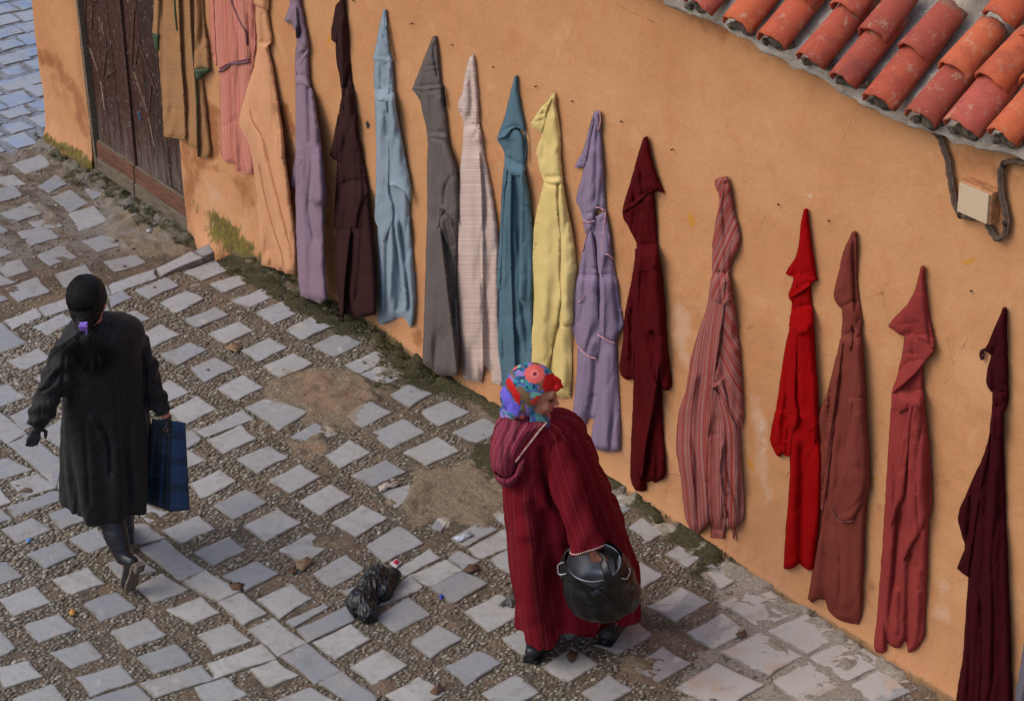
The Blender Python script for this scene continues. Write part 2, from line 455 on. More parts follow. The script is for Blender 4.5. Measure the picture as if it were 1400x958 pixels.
door = child(link('door', box_mesh('door', ((XD0 + XD1) / 2, DY + .05, (dz0 + dz1) / 2), ((XD1 - XD0) / 2, 0, 0), (0, .02, 0), (0, 0, (dz1 - dz0) / 2)), M_DOOR), house)
def zx(px, py, y): 
    q = hit(px, py, 1, y); return q[0], q[2]
xm = zx(178, 140, DY)[0]
bnds = list(np.linspace(XD0 + .035, xm - .004, 4)) ; bnds2 = list(np.linspace(xm + .006, XD1 - .002, 4))
for bb in (bnds, bnds2):
    for a, b in zip(bb[:-1], bb[1:]):
        w = (b - a) / 2 - .0022
        me = box_mesh('plank', ((a + b) / 2, DY + .012 + random.uniform(-.002, .002), (0.02 + dz1) / 2), (w, 0, 0), (0, .014, 0), (0, 0, (dz1 - .02) / 2), .003)
        sub(link('plank', me, M_DOOR), door)
jam = box_mesh('jamb', (XD0 + .016, DY - .012, (dz0 + dz1) / 2), (.015, 0, 0), (0, .028, 0), (0, 0, (dz1 - dz0) / 2), .003)
sub(link('jamb', jam, M_SILL), door)
for x0, x1 in ((bnds[0], bnds[-1]), (bnds2[0], bnds2[-1])):
    def zl(x): return -.085 - .02 * (x - XD0) / (XD1 - XD0)
    me = box_mesh('bottom_rail', ((x0 + x1) / 2, DY - .006, zl((x0 + x1) / 2) + .045), ((x1 - x0) / 2 - .003, 0, -.004), (0, .022, 0), (0, 0, .052), .004)
    sub(link('bottom_rail', me, M_RAIL), door)
    me = box_mesh('foot_board', ((x0 + x1) / 2, DY - .014, zl((x0 + x1) / 2) - .055), ((x1 - x0) / 2 - .003, 0, -.004), (0, .026, 0), (0, 0, .047), .004)
    sub(link('foot_board', me, M_SILL), door)
    me = box_mesh('rail_bead', ((x0 + x1) / 2, DY - .008, zl((x0 + x1) / 2) + .106), ((x1 - x0) / 2 - .004, 0, -.004), (0, .012, 0), (0, 0, .007), .003)
    sub(link('rail_bead', me, M_SILL), door)
def bar(px0, px1, w, mat, name='moulding', y=DY - .002, t=.008):
    a = hit(*px0, 1, y); b = hit(*px1, 1, y); d = b - a; L = np.linalg.norm(d); d /= L
    s = np.cross(d, [0, 1, 0]); s /= np.linalg.norm(s)
    me = box_mesh(name, (a + b) / 2, d * (L / 2), (0, t, 0), s * (w / 2), min(t, w / 2) * .4)
    return sub(link(name, me, mat), door)
for a, b, w, m in [((133, 20), (149, 70), .03, M_MOULD), ((124, 0), (134, 0), .02, M_MOULD), ((121, 62), (139, 112), .024, M_MOULD), ((139, 112), (144, 150), .016, M_CHIP),
                   ((141, 108), (147, 62), .022, M_MOULD), ((126, 40), (128, -20), .018, M_MOULD), ((116, 42), (118, -20), .018, M_MOULD), ((124, 66), (138, 108), .008, M_CHIP),
                   ((180, 92), (184, 12), .022, M_MOULD), ((181, 94), (204, 160), .022, M_MOULD), ((184, 98), (202, 152), .007, M_CHIP), ((190, 56), (214, 126), .024, M_MOULD),
                   ((204, 156), (208, 112), .018, M_MOULD), ((186, 88), (190, 58), .018, M_MOULD), ((204, 160), (212, 200), .01, M_CHIP), ((136, 22), (148, 66), .006, M_CHIP),
                   ((145, 106), (158, 96), .014, M_MOULD)]:
    bar(a, b, w, m)
bar((189, 152), (192, 164), .028, M_BLUE, 'paint_smear', DY - .004, .003)
ctr = bar((160, -40), (191, 283), .026, M_MOULD, 'centre_bead', DY - .012, .009)
q = hit(178, 170, 1, DY - .03)
th = np.linspace(0, 2 * math.pi, 15)
ring = tube('latch_ring', [q + [.017 * math.cos(t), -.002, .017 * math.sin(t)] for t in th], .0035, 6, False)
sub(link('latch_ring', ring, mat_metal('worn_steel', (150, 146, 140), .45, .8)), door)

# ---- roof of barrel tiles bedded in mortar
def mat_tile():
    n = N('clay_tile'); p = n.pos(); r = n.rand()
    col = n.ramp(r, [(0, lin((160, 76, 60))), (.3, lin((184, 84, 58))), (.55, lin((206, 106, 62))), (.75, lin((178, 88, 78))), (1, lin((196, 92, 62)))])
    k = n.noise(p, 14, 5, .6)
    col = n.mix(n.math('MULTIPLY', n.step(k, .45, .7), .45), col, lin((142, 66, 58)))
    f = n.noise(p, 70, 4, .7); col = n.mix(n.math('MULTIPLY', n.step(f, .64, .72), .55), col, lin((200, 176, 150)))
    d = n.noise(p, 180, 2, .5); col = n.mix(n.math('MULTIPLY', n.step(d, .66, .72), .6), col, lin((74, 36, 28)))
    li = n.noise(p, 21, 7, .78, .3); col = n.mix(n.math('MULTIPLY', n.step(li, .54, .66), .6), col, lin((188, 158, 128))); so = n.noise(p, 6, 6, .7); col = n.mix(n.math('MULTIPLY', n.step(so, .5, .68), .4), col, lin((112, 66, 56)))
    u = n.attr('along'); ed = n.math('ADD', u, n.math('MULTIPLY', n.math('SUBTRACT', n.noise(p, 30, 4), .5), .5))
    col = n.mix(n.math('MULTIPLY', n.step(ed, .86, 1.0), .6), col, lin((140, 128, 108)))
    return n.done(col, .72, n.bump(n.math('ADD', k, n.math('MULTIPLY', f, .4)), .35, .006))
def mat_mortar():
    n = N('roof_mortar'); p = n.pos(); a = n.noise(p, 8, 5, .65); f = n.noise(p, 90, 4, .7)
    col = n.ramp(a, [(.3, lin((150, 138, 126))), (.55, lin((190, 178, 164))), (.75, lin((216, 204, 190)))])
    col = n.mix(n.math('MULTIPLY', n.step(f, .56, .68), .55), col, lin((110, 98, 82)))
    l = n.noise(p, 17, 4, .6); col = n.mix(n.math('MULTIPLY', n.step(l, .6, .68), .5), col, lin((150, 140, 70)))
    return n.done(col, .95, n.bump(n.math('ADD', f, n.math('MULTIPLY', a, .8)), .9, .015))
M_TILE = mat_tile(); M_MORTAR = mat_mortar()
n = N('brown_shaded_mortar'); p = n.pos(); M_PLUG = n.done(n.ramp(n.noise(p, 40, 5, .7), [(.35, lin((66, 58, 50))), (.6, lin((122, 110, 96))), (.75, lin((160, 146, 110)))]), .95, n.bump(n.noise(p, 70, 4, .7), .9, .01))  # pebble brown, darkened to paint in the shade of the tile hollows
def roof_sheet():
    u = np.arange(xs_e[0] - 1.0, xs_e[-1] + 1.2, .02); v = np.arange(-.005, 1.5, .02)
    U, Vv = np.meshgrid(u, v); uu = U.ravel(); vv = Vv.ravel()
    hgt = -.022 + .010 * fbm(uu * 12, vv * 12, 8) + .006 * fbm(uu * 35, vv * 35, 18) + .045 * sst(.50, .62, vv + .04 * fbm(uu * 4, vv * 0, 5))
    edge = -.03 * np.exp(-vv / .02)
    P = np.stack([uu, np.full(len(uu), EY + .03), eave_z(uu)], 1) + vv[:, None] * AX + (hgt + edge)[:, None] * NR
    nu, nv = len(u), len(v); i, j = np.meshgrid(np.arange(nu - 1), np.arange(nv - 1)); i = i.ravel(); j = j.ravel()
    Fq = np.stack([j * nu + i, j * nu + i + 1, (j + 1) * nu + i + 1, (j + 1) * nu + i], 1)
    # bedding under the eave, down to the wall
    V = [P]; FF = [Fq]; cnt = len(P); prev = np.arange(nu)
    for s, (dy, dz) in enumerate([(.006, -.012), (.03, -.024), (.06, -.032), (.105, -.042), (.16, -.06)]):
        Q = P[:nu].copy(); Q[:, 1] = EY + .03 + dy + .012 * vnoise(Q[:, 0] * 18, Q[:, 0] * 0 + s, 6)
        Q[:, 2] += dz + .012 * vnoise(Q[:, 0] * 11, Q[:, 0] * 0 + s, 16); V.append(Q)
        cur = np.arange(cnt, cnt + nu); cnt += nu
        FF.append(np.stack([cur[:-1], cur[1:], prev[1:], prev[:-1]], 1)); prev = cur
    me = mesh('roof', np.concatenate(V), np.concatenate(FF))
    return child(link('roof', me, M_MORTAR), house)
bpy.context.view_layer.update()
roof = roof_sheet()
def tile_mesh(r0, r1, L, seed):
    """half barrel, 9 mm thick, slightly tapered and warped; local x across, y along, z up"""
    n, m = 12, 7; V = []; al = []
    for side in (0, 1):
        for j in range(m):
            t = j / (m - 1)
            for i in range(n):
                a = math.pi * (.02 + .96 * i / (n - 1)); r = (r0 + (r1 - r0) * t) - .010 * side
                w = .0014 * math.sin(3 * a + seed) + .0008 * math.sin(7 * a + 2 * seed + 3 * t)
                end = (.004 * math.sin(4 * a + seed) + .003 * math.sin(9 * a + 2 * seed) if j in (0, m - 1) else 0)
                V.append(((r + w) * math.cos(a) * 1.0, t * L + end, (r + w) * math.sin(a) * .98)); al.append(t)
    o = n * m; Fs = []
    for j in range(m - 1):
        for i in range(n - 1):
            a, b, c, d = j * n + i, j * n + i + 1, (j + 1) * n + i + 1, (j + 1) * n + i
            Fs += [(d, c, b, a), (o + a, o + b, o + c, o + d)]
    for i in range(n - 1):
        Fs += [(i, i + 1, o + i + 1, o + i), ((m - 1) * n + i + 1, (m - 1) * n + i, o + (m - 1) * n + i, o + (m - 1) * n + i + 1)]
    for j in range(m - 1):
        Fs += [(j * n, o + j * n, o + (j + 1) * n, (j + 1) * n), (j * n + n - 1, (j + 1) * n + n - 1, o + (j + 1) * n + n - 1, o + j * n + n - 1)]
    me = mesh('roof_tile', V, Fs); attr(me, 'along', al); return me
tmeshes = [tile_mesh(.080, .070, .36, s) for s in (1.0, 2.2, 3.7, 5.1)]
tmeshes_b = [tile_mesh(.082, .070, .25, s) for s in (1.5, 4.2)]
for me in tmeshes + tmeshes_b: me.materials.append(M_TILE)
def place_tile(me, x, z, v, lift, tilt=0.0, yaw=0.0, roll=0.0):
    base = np.array([x, EY, z]) + AX * v + NR * lift
    R = Matrix(((1, 0, 0), (0, AX[1], NR[1]), (0, AX[2], NR[2]))).to_4x4()
    o = bpy.data.objects.new('roof_tile', me); scene.collection.objects.link(o); o.parent = roof
    o.matrix_parent_inverse = roof.matrix_world.inverted()
    o.matrix_world = Matrix.Translation(tuple(base)) @ R @ Matrix.Rotation(yaw, 4, 'Z') @ Matrix.Rotation(tilt, 4, 'X') @ Matrix.Rotation(roll, 4, 'Y')
    return o
bpy.context.view_layer.update()
row_shift = {}
for k in range(len(xs_e)):
    w = abs(eR[k][0] - eL[k][0]) / 2 / .074
    me = tmeshes[k % 4]
    o = place_tile(me, xs_e[k], zs_e[k], random.uniform(-.01, .012), -.012, math.radians(-1.5), math.radians(random.uniform(-3, 3)), math.radians(random.uniform(-4, 4)))
    o.scale = (max(.9, min(1.12, w)), 1, 1)
    place_tile(tmeshes_b[k % 2], xs_e[k] + random.uniform(-.008, .008) + .004, zs_e[k], .225 + random.uniform(-.03, .03), .010, math.radians(-2), math.radians(random.uniform(-4, 4)), math.radians(random.uniform(-5, 5)))
for px, py in [(1330, -18), (1372, 26), (1420, 60), (1300, -60)]:
    d = rays([(px, py)])[0]
    P0 = np.array([xs_e[8], EY + .03, zs_e[8]]) + NR * .03
    t = ((P0 - CAM) @ NR) / (d @ NR); P = CAM + d * t
    vv = (P - P0) @ AX
    place_tile(tmeshes_b[0], P[0], zs_e[8], vv, .012, math.radians(3), math.radians(random.uniform(-6, 6)), math.radians(random.uniform(-8, 8)))
# pebbles and mortar plugs under each tile mouth
def blob(name, c, r, seed, sq=(1, 1, 1), amp=.15, sub_=2):
    import bmesh
    bm = bmesh.new(); bmesh.ops.create_icosphere(bm, subdivisions=sub_, radius=1)
    V = np.array([v.co[:] for v in bm.verts]); Fs = np.array([[l.vert.index for l in f.loops] for f in bm.faces]); bm.free()
    k = 1 + amp * fbm(V[:, 0] * 1.7 + seed, V[:, 1] * 1.7 + V[:, 2] * 1.3, int(seed * 7) % 97, 3) * 2
    V = V * k[:, None] * r * np.array(sq) + np.array(c)
    return mesh(name, V, Fs)
for k in range(len(xs_e)):
    c = np.array([eL[k][0] + .035, EY + .045, eL[k][2] - .022])
    sub(link('mortar_plug', blob('mortar_plug', c + [.04, .018, -.004], .045, k + .3, (1.3, .7, .75), .3, 3), M_PLUG), roof)
    sub(link('mortar_plug', blob('mortar_plug', c + [-.03, .0, -.020], .018, k + .7, (1.3, .9, .9), .35, 3), M_PLUG), roof)

# ================================================================== GROUND, PAVING STONES, PEBBLES
# traced corners of the stones in the photograph: left, far, right, near
Q = """252,372 293,355 309,370 276,383|288,388 325,376 343,384 304,400|316,410 358,394 374,404 342,419|350,427 390,410 415,423 374,442|391,450 427,432 451,446 414,464|428,472 465,454 494,468 458,487
220,413 255,398 278,408 240,428|254,436 294,419 312,430 270,448|286,456 327,439 346,452 308,470|329,478 368,461 393,474 352,494|360,500 401,482 427,496 383,516|219,484 260,468 282,478 243,499|262,504 294,488 321,502 280,522
297,530 333,512 359,529 322,547|472,498 516,478 533,490 492,510|494,511 531,494 557,510 524,527|535,539 560,524 590,538 560,556|575,562 612,547 642,562 600,581|619,590 662,570 690,585 650,605|476,566 504,546 535,563 496,584
508,591 551,572 580,590 535,612|552,618 598,597 628,616 582,636|447,622 478,601 506,618 465,639|480,649 527,629 554,645 511,665|522,672 560,662 565,682 540,695|335,557 372,541 420,562 381,588|398,597 430,577 462,592 430,604
267,590 332,559 346,572 282,597|284,600 329,580 350,599 306,619|324,627 368,608 394,624 352,646|365,656 410,634 437,651 396,673|410,685 452,662 480,679 438,704|454,714 496,691 528,708 487,733|502,745 545,718 578,742 525,768|540,778 588,749 602,762 555,786
560,785 609,764 632,778 588,802|611,763 628,753 656,766 635,777|618,734 661,710 680,723 638,747|641,749 692,722 705,745 657,764|671,764 705,746 730,772 695,783|590,720 600,700 628,698 603,725
184,396 229,379 244,391 204,408|156,435 186,423 205,435 176,446|190,460 220,443 246,457 205,476|195,534 233,519 258,536 222,553|230,562 270,541 295,558 252,580|230,600 262,587 276,600 252,615|225,630 254,613 280,628 245,646|258,661 300,642 322,657 276,681
292,690 336,668 365,685 319,709|334,718 381,696 411,714 363,740|381,751 425,728 450,745 415,772|428,783 473,757 500,776 454,802|466,807 500,794 526,806 490,822|528,812 560,786 579,803 517,829|514,843 558,816 588,839 540,863|590,802 632,781 666,797 618,825
636,836 684,811 716,836 668,863|561,876 598,854 631,872 589,898|687,871 715,858 745,880 715,894|608,911 656,888 684,906 638,936|660,947 706,922 737,946 690,970|480,911 525,888 556,909 510,936|528,949 573,924 608,946 565,972
352,819 398,797 426,817 382,845|392,848 445,824 450,829 402,856|406,859 476,825 484,847 421,877|429,877 480,853 506,873 459,900|339,859 374,843 420,878 380,896|384,896 420,879 466,916 430,933|436,933 467,917 518,954 490,970|298,822 330,808 364,837 332,854
190,750 226,738 280,778 246,794|248,795 281,779 329,806 298,821|-30,580 0,563 36,592 10,606|12,608 38,593 88,632 76,664|78,665 90,634 130,668 115,692|180,692 195,686 229,700 204,714|175,718 200,715 226,735 178,746|222,725 270,704 293,722 248,743
266,754 312,733 336,751 292,772|306,787 350,766 381,783 336,806|73,791 120,775 142,797 96,812|0,818 47,800 69,822 18,841|32,853 81,838 105,859 54,877|113,825 158,809 186,830 138,848|150,862 201,844 227,867 175,886|70,892 120,876 142,898 98,912
-32,870 0,862 21,885 -12,902|-10,912 38,903 58,924 6,940|18,955 71,934 92,960 45,980|105,925 164,907 184,930 124,951|116,958 186,936 208,956 160,975|192,933 275,908 293,928 212,953|188,898 240,880 264,903 212,920|186,801 222,783 257,805 209,823|228,832 275,814 300,836 264,851
271,867 314,851 343,874 292,893|284,906 358,880 377,900 294,927|267,938 310,924 339,948 286,968|342,914 377,901 408,922 366,939|378,957 424,939 460,958 420,980|148,769 185,757 214,780 165,790|2,723 43,708 68,724 24,742|37,757 84,740 105,758 62,776|95,736 132,720 152,742 122,754
68,702 92,692 120,710 84,723|10,692 74,669 90,680 20,705|11,658 52,646 77,666 33,679|-25,640 8,624 44,641 0,655|-25,675 0,667 15,686 -10,695|-30,700 0,693 16,708 -12,718|-30,775 8,767 31,786 -8,800|11,493 53,476 71,489 32,506|48,516 68,507 90,520 65,532
-30,532 12,525 36,542 -2,556|14,568 46,551 75,568 30,588|48,592 86,574 118,600 84,612|45,446 85,428 101,438 65,458|-25,462 14,451 37,468 -5,483|-30,512 -12,502 4,514 -15,523|148,405 168,396 180,406 152,420|106,430 146,413 150,424 112,440
744,910 783,883 817,907 775,932|797,945 833,922 864,942 820,966|815,880 868,846 892,866 844,892|887,828 931,802 970,822 924,848|862,910 906,883 944,906 900,931|940,864 987,838 1020,862 976,886|856,780 877,768 907,785 868,808|820,690 853,672 870,690 838,712
861,720 880,706 920,722 886,740|910,756 942,737 976,750 939,774|835,745 848,741 865,756 840,765|960,775 996,765 1024,786 984,806|985,824 1045,801 1098,832 1040,858|1050,862 1105,837 1158,868 1104,893|985,890 1040,863 1098,896 1052,922|1107,898 1162,872 1212,903 1158,930
925,940 980,905 1045,935 990,970|1058,930 1105,902 1150,936 1100,965|1162,936 1214,908 1254,940 1200,965|745,850 790,828 820,850 778,872|700,800 740,782 770,800 728,822|730,722 770,700 800,718 760,742|672,700 700,688 720,702 690,716|120,645 160,625 190,645 150,665|118,560 160,540 190,556 150,575|105,510 135,492 170,510 130,530
140,480 160,470 190,482 160,496|700,650 740,632 770,650 730,670|760,610 790,600 815,615 790,632|780,770 820,752 845,770 810,790""".replace('\n', '|')
KERB = """4,438 50,420 60,432 16,450|51,420 96,405 102,420 62,433|97,404 146,389 152,402 104,420|147,389 212,367 216,380 152,402|213,367 262,343 278,352 219,378|266,343 286,333 293,344 277,351|-60,462 3,439 15,451 -50,474"""
LOW = """25,316 62,307 80,323 43,334|51,348 86,333 104,350 68,362|2,290 41,275 57,291 18,304|-20,262 18,252 30,266 -5,276|-5,360 28,353 39,368 10,378|77,374 116,361 130,378 90,392|8,394 50,378 68,398 26,411|-25,345 0,338 16,344 -5,352|112,328 154,316 174,332 134,342|142,356 186,346 198,358 158,370
70,268 96,258 120,276 96,288|18,224 56,210 68,224 34,236|52,254 76,238 92,250 68,262|94,290 128,280 146,300 108,314|112,254 136,250 144,262 128,272|96,232 108,224 120,232 104,238|-40,310 -8,300 10,314 -20,326|-40,404 -6,392 10,408 -24,420""".replace('\n', '|')
def parse(s):
    return [[tuple(float(v) for v in p.split(',')) for p in q.split()] for q in s.split('|')]
def grow(q, d=.0075):
    q = [np.array(p) for p in q]; c = sum(q) / 4
    return [p + (p - c) / np.linalg.norm(p - c) * d for p in q]
stones = []      # (world corner list, kind)
for q in parse(Q): stones.append((grow([gpt(*p)[:2] for p in q]), 'stone'))
def kpt(px, py):
    z = 0.0
    for _ in range(6):
        p = hit(px, py, 2, z); z = float(H(kerb_x(p[1]) + .3, p[1]))
    return hit(px, py, 2, z)
for q in parse(KERB): stones.append(([kpt(*p)[:2] for p in q], 'kerb'))
for q in parse(LOW): stones.append((grow([gpt(*p)[:2] for p in q], .012), 'low'))
cent = np.array([np.mean(q, axis=0) for q, k in stones])
# the same paving goes on outside the frame and as blue washed cobbles beyond the corner of the house
def add_lattice(x0, x1, y0, y1, sx, sy, w, h, kind, gap, test=None):
    global cent
    n = 0
    for i, x in enumerate(np.arange(x0, x1, sx)):
        for y in np.arange(y0, y1, sy):
            cx = x + random.uniform(-.02, .02); cy = y + (sy / 2 if i % 2 else 0) + random.uniform(-.02, .02)
            if np.min(np.hypot(cent[:, 0] - cx, cent[:, 1] - cy)) < gap: continue
            if test and not test(cx, cy): continue
            a = w / 2 * random.uniform(.8, 1.15); b = h / 2 * random.uniform(.8, 1.15)
            J = lambda: np.array([random.uniform(-.02, .02), random.uniform(-.02, .02)]) * (1.0 if kind != 'stone' else .35)
            stones.append(([np.array([cx - a, cy - b]) + J(), np.array([cx - a, cy + b]) + J(), np.array([cx + a, cy + b]) + J(), np.array([cx + a, cy - b]) + J()], kind)); n += 1
            cent = np.vstack([cent, [cx, cy]])
    return n
def offframe(cx, cy):
    p = proj([(cx, cy, 0)])[0]
    return (p[0] < -14 or p[0] > 1414 or p[1] > 972) and -420 < p[0] < 1600 and p[1] < 1130 and cy < -.12 and cx > kerb_x(cy) + .1
def lowfill(cx, cy):
    p = proj([(cx, cy, float(H(cx, cy)))])[0]
    return cx < kerb_x(cy) - .16 and cy < -.45 and -120 < p[0] < 200 and 205 < p[1] < 460
add_lattice(-6.2, -2.9, -2.6, -.4, .255, .30, .20, .20, 'low', .205, lowfill)
def beyond(cx, cy):
    p = proj([(cx, cy, -.2)])[0]
    return p[0] < 66 and p[0] > -110 and -60 < p[1] < 208 - .15 * p[0] and (cx < XL - .05 or cy < -.05)
add_lattice(-9.3, -4.6, -1.9, 1.9, .25, .22, .225, .19, 'blue', .19, beyond)
add_lattice(-4.6, 4.9, -4.6, -.1, .27, .33, .17, .17, 'stone', .25, offframe)

# traced patches on the ground (photo points)
PATCH = dict(
  sand=[([(392, 500), (440, 495), (480, 505), (500, 530), (500, 560), (470, 580), (440, 590), (400, 560), (360, 545), (372, 522)], 10, 1.0),
        ([(560, 650), (610, 632), (680, 640), (700, 700), (660, 715), (600, 708), (560, 722), (540, 700), (545, 670)], 12, 1.0),
        ([(150, 260), (180, 270), (225, 320), (266, 340), (230, 352), (190, 352), (150, 335), (140, 300)], 14, 1.0),
        ([(405, 598), (440, 600), (440, 622), (410, 624)], 8, .9),
        ([(440, 730), (480, 735), (460, 760), (420, 752)], 10, .55),
        ([(560, 900), (650, 850), (720, 880), (650, 900)], 10, .35),
        ([(840, 850), (900, 860), (980, 890), (880, 880)], 12, .7),
        ([(900, 905), (860, 925), (840, 912), (880, 890)], 8, .8),
        ([(55, 280), (90, 290), (90, 315), (60, 305)], 8, .9),
        ([(0, 395), (60, 400), (120, 385), (140, 395), (20, 435), (0, 440)], 9, .5),
        ([(210, 700), (235, 715), (330, 815), (300, 820), (190, 745)], 10, .35)],
  moss=[([(270, 340), (330, 352), (420, 400), (500, 445), (580, 492), (650, 545), (620, 550), (560, 520), (500, 470), (430, 440), (360, 400), (300, 372)], 12, 1.0),
        ([(90, 220), (130, 232), (200, 290), (240, 320), (200, 310), (150, 270), (100, 245)], 9, .9),
        ([(60, 190), (96, 212), (124, 234), (108, 240), (66, 204)], 5, 1.0),
        ([(500, 480), (560, 500), (590, 540), (560, 528), (520, 510)], 8, .8),
        ([(640, 600), (690, 600), (680, 650), (640, 630)], 8, .8),
        ([(945, 765), (985, 770), (960, 800), (940, 790)], 8, .9),
        ([(820, 655), (900, 700), (990, 748), (1040, 790), (1010, 790), (930, 745), (850, 690)], 6, .9),
        ([(530, 516), (500, 512), (505, 526), (540, 530)], 6, .8)],
  pale=[([(960, 775), (1010, 770), (1110, 830), (1260, 935), (1150, 975), (930, 975), (930, 900), (1000, 850), (960, 800)], 16, 1.0),
        ([(888, 826), (930, 805), (950, 815), (905, 845)], 6, .9),
        ([(820, 672), (860, 672), (870, 690), (840, 705)], 6, .8), ([(880, 706), (920, 718), (890, 735)], 6, .8), ([(912, 750), (970, 745), (940, 770)], 6, .7),
        ([(340, 552), (375, 540), (400, 560), (380, 580)], 6, .5), ([(440, 455), (490, 465), (460, 484)], 6, .6), ([(480, 492), (540, 490), (560, 510), (520, 520)], 8, .6),
        ([(585, 712), (625, 700), (620, 722), (600, 724)], 5, 1.0), ([(430, 580), (460, 592), (430, 600)], 5, .8), ([(510, 750), (548, 740), (530, 758)], 5, .6)],
  rust=[([(420, 500), (500, 520), (500, 560), (430, 570), (390, 540)], 12, .8), ([(405, 600), (440, 605), (430, 625)], 6, .9), ([(820, 870), (870, 850), (880, 870), (840, 890)], 8, .9),
        ([(390, 755), (440, 745), (430, 770)], 8, .7), ([(440, 700), (500, 680), (470, 715)], 8, .5), ([(150, 745), (215, 745), (290, 800), (200, 770)], 8, .5), ([(640, 885), (680, 865), (720, 870), (680, 890)], 8, .6), ([(230, 920), (190, 940)], 4, .0)],
  blue=[([(-60, -60), (70, -60), (66, 188), (0, 216), (-60, 240)], 6, 1.0)])
def patch_vals(P, keys=None):
    P = np.asarray(P, float); P = P + np.stack([fbm(P[:, 0] / 22, P[:, 1] / 14, 211), fbm(P[:, 0] / 22, P[:, 1] / 14, 212)], 1) * np.array([26, 15])
    out = {}
    for k, L in PATCH.items():
        if keys and k not in keys: continue
        v = np.zeros(len(P))
        for poly, soft, a in L:
            if len(poly) > 2 and a > 0: v = np.maximum(v, a * mask(P, poly, soft))
        out[k] = v
    return out
def ground_detail(x, y, pv):
    rough = .0045 * fbm(x * 16, y * 16, 31) + .003 * fbm(x * 50, y * 50, 33, 2)
    z = -.0085 + rough * .7
    nn = fbm(x * 7, y * 7, 41)
    z = z + (.015 + .013 * fbm(x * 9, y * 9, 43) + .006 * fbm(x * 30, y * 30, 47)) * sst(.3, 1.0, pv['sand'] + 1.0 * fbm(x * 6, y * 6, 44))
    z = z + pv['moss'] * .012 * (1 + .6 * nn)
    z = z + pv['pale'] * (.003 + .011 * fbm(x * 6, y * 6, 48) + .005 * fbm(x * 22, y * 22, 49))
    wall_near = sst(-.13, -.02, y) * (x > XL)
    return z + wall_near * .02 * (1 + .8 * nn)
def mat_ground():
    n = N('dirt_between_stones'); p = n.pos(); a = n.noise(p, 5, 5, .6); f = n.noise(p, 70, 5, .7); g = n.noise(p, 28, 4, .65)
    col = n.ramp(f, [(.3, lin((60, 53, 43))), (.5, lin((92, 82, 68))), (.68, lin((134, 124, 108)))])
    col = n.mix(n.math('MULTIPLY', n.step(a, .42, .62), .5), col, lin((136, 112, 92)))
    sand = n.math('ADD', n.attr('sand'), n.math('MULTIPLY', n.math('SUBTRACT', n.noise(p, 9, 7, .72), .5), 1.3))
    col = n.mix(n.math('MULTIPLY', n.step(sand, .3, .65), .8), col, n.ramp(f, [(.3, lin((96, 84, 66))), (.5, lin((136, 120, 98))), (.7, lin((166, 150, 128)))]))
    rust = n.math('ADD', n.attr('rust'), n.math('MULTIPLY', n.math('SUBTRACT', g, .5), .9))
    col = n.mix(n.math('MULTIPLY', n.step(rust, .35, .95), .45), col, lin((146, 112, 88)))
    mo = n.math('ADD', n.attr('moss'), n.math('MULTIPLY', n.math('SUBTRACT', n.noise(p, 18, 5, .7), .5), 1.2))
    mcol = n.ramp(n.noise(p, 90, 3), [(.35, lin((40, 38, 26))), (.55, lin((66, 64, 38))), (.7, lin((96, 90, 54)))])
    col = n.mix(n.math('MULTIPLY', n.step(mo, .35, .7), .88), col, mcol)
    pa = n.math('ADD', n.attr('pale'), n.math('MULTIPLY', n.math('SUBTRACT', n.noise(p, 12, 6, .75), .5), 1.4))
    col = n.mix(n.math('MULTIPLY', n.step(pa, .5, .75), .85), col, n.ramp(f, [(.3, lin((122, 112, 98))), (.7, lin((186, 176, 160)))]))
    x_ = n.sep(p, 0); lo = n.math('MULTIPLY', n.step(x_, -3.0, -3.5), n.step(n.noise(p, 7, 6, .7), .42, .56)); col = n.mix(n.math('MULTIPLY', lo, .6), col, lin((146, 140, 132)))
    bl = n.math('MULTIPLY', n.step(n.attr('blue'), .2, .8), n.step(g, .36, .54))
    col = n.mix(n.math('MULTIPLY', bl, .75), col, lin((136, 148, 166)))
    return n.done(col, .93, n.bump(n.math('ADD', f, n.math('MULTIPLY', g, .5)), .7, .008))
M_GROUND = mat_ground()
far = mesh('ground', [(-60, -60, -.32), (60, -60, -.32), (60, 60, -.32), (-60, 60, -.32)], [(0, 1, 2, 3)], False)
tag(link('ground', far, M_GROUND), kind='structure')
def build_ground():
    xs = np.concatenate([np.arange(-9.5, -5.6, .03), np.arange(-5.6, 4.1, .0165), np.arange(4.1, 6.5, .04)])
    ys = np.concatenate([np.arange(-5.2, -3.3, .04), np.arange(-3.3, .06, .0165), np.arange(.06, 2.2, .03)])
    X, Y = np.meshgrid(xs, ys); x = X.ravel(); y = Y.ravel()
    P = proj(np.stack([x, y, H(x, y)], 1)); pv = patch_vals(P)
    pv['moss'] = np.maximum(pv['moss'], .9 * sst(-.16, -.04, y + .05 * fbm(x * 5, y * 5, 77)) * (x > XL) * sst(2.2, 1.0, x))
    z = H(x, y) + ground_detail(x, y, pv)
    z = np.where((z > H(x, y) + .001) & (fbm(x * 14, y * 14, 52) < -.12), H(x, y) - .006, z)
    # the riser of the kerb: lattice cells that straddle it simply slope
    nx, ny = len(xs), len(ys); i, j = np.meshgrid(np.arange(nx - 1), np.arange(ny - 1)); i = i.ravel(); j = j.ravel()
    keep = ~((xs[i] > XL + .25) & (ys[j] > .16)); i = i[keep]; j = j[keep]
    me = mesh('pavement', np.stack([x, y, z], 1), np.stack([j * nx + i, j * nx + i + 1, (j + 1) * nx + i + 1, (j + 1) * nx + i], 1))
    for k, v in pv.items(): attr(me, k, v)
    o = link('pavement', me, M_GROUND); tag(o, kind='structure')
    return o
pavement = build_ground()

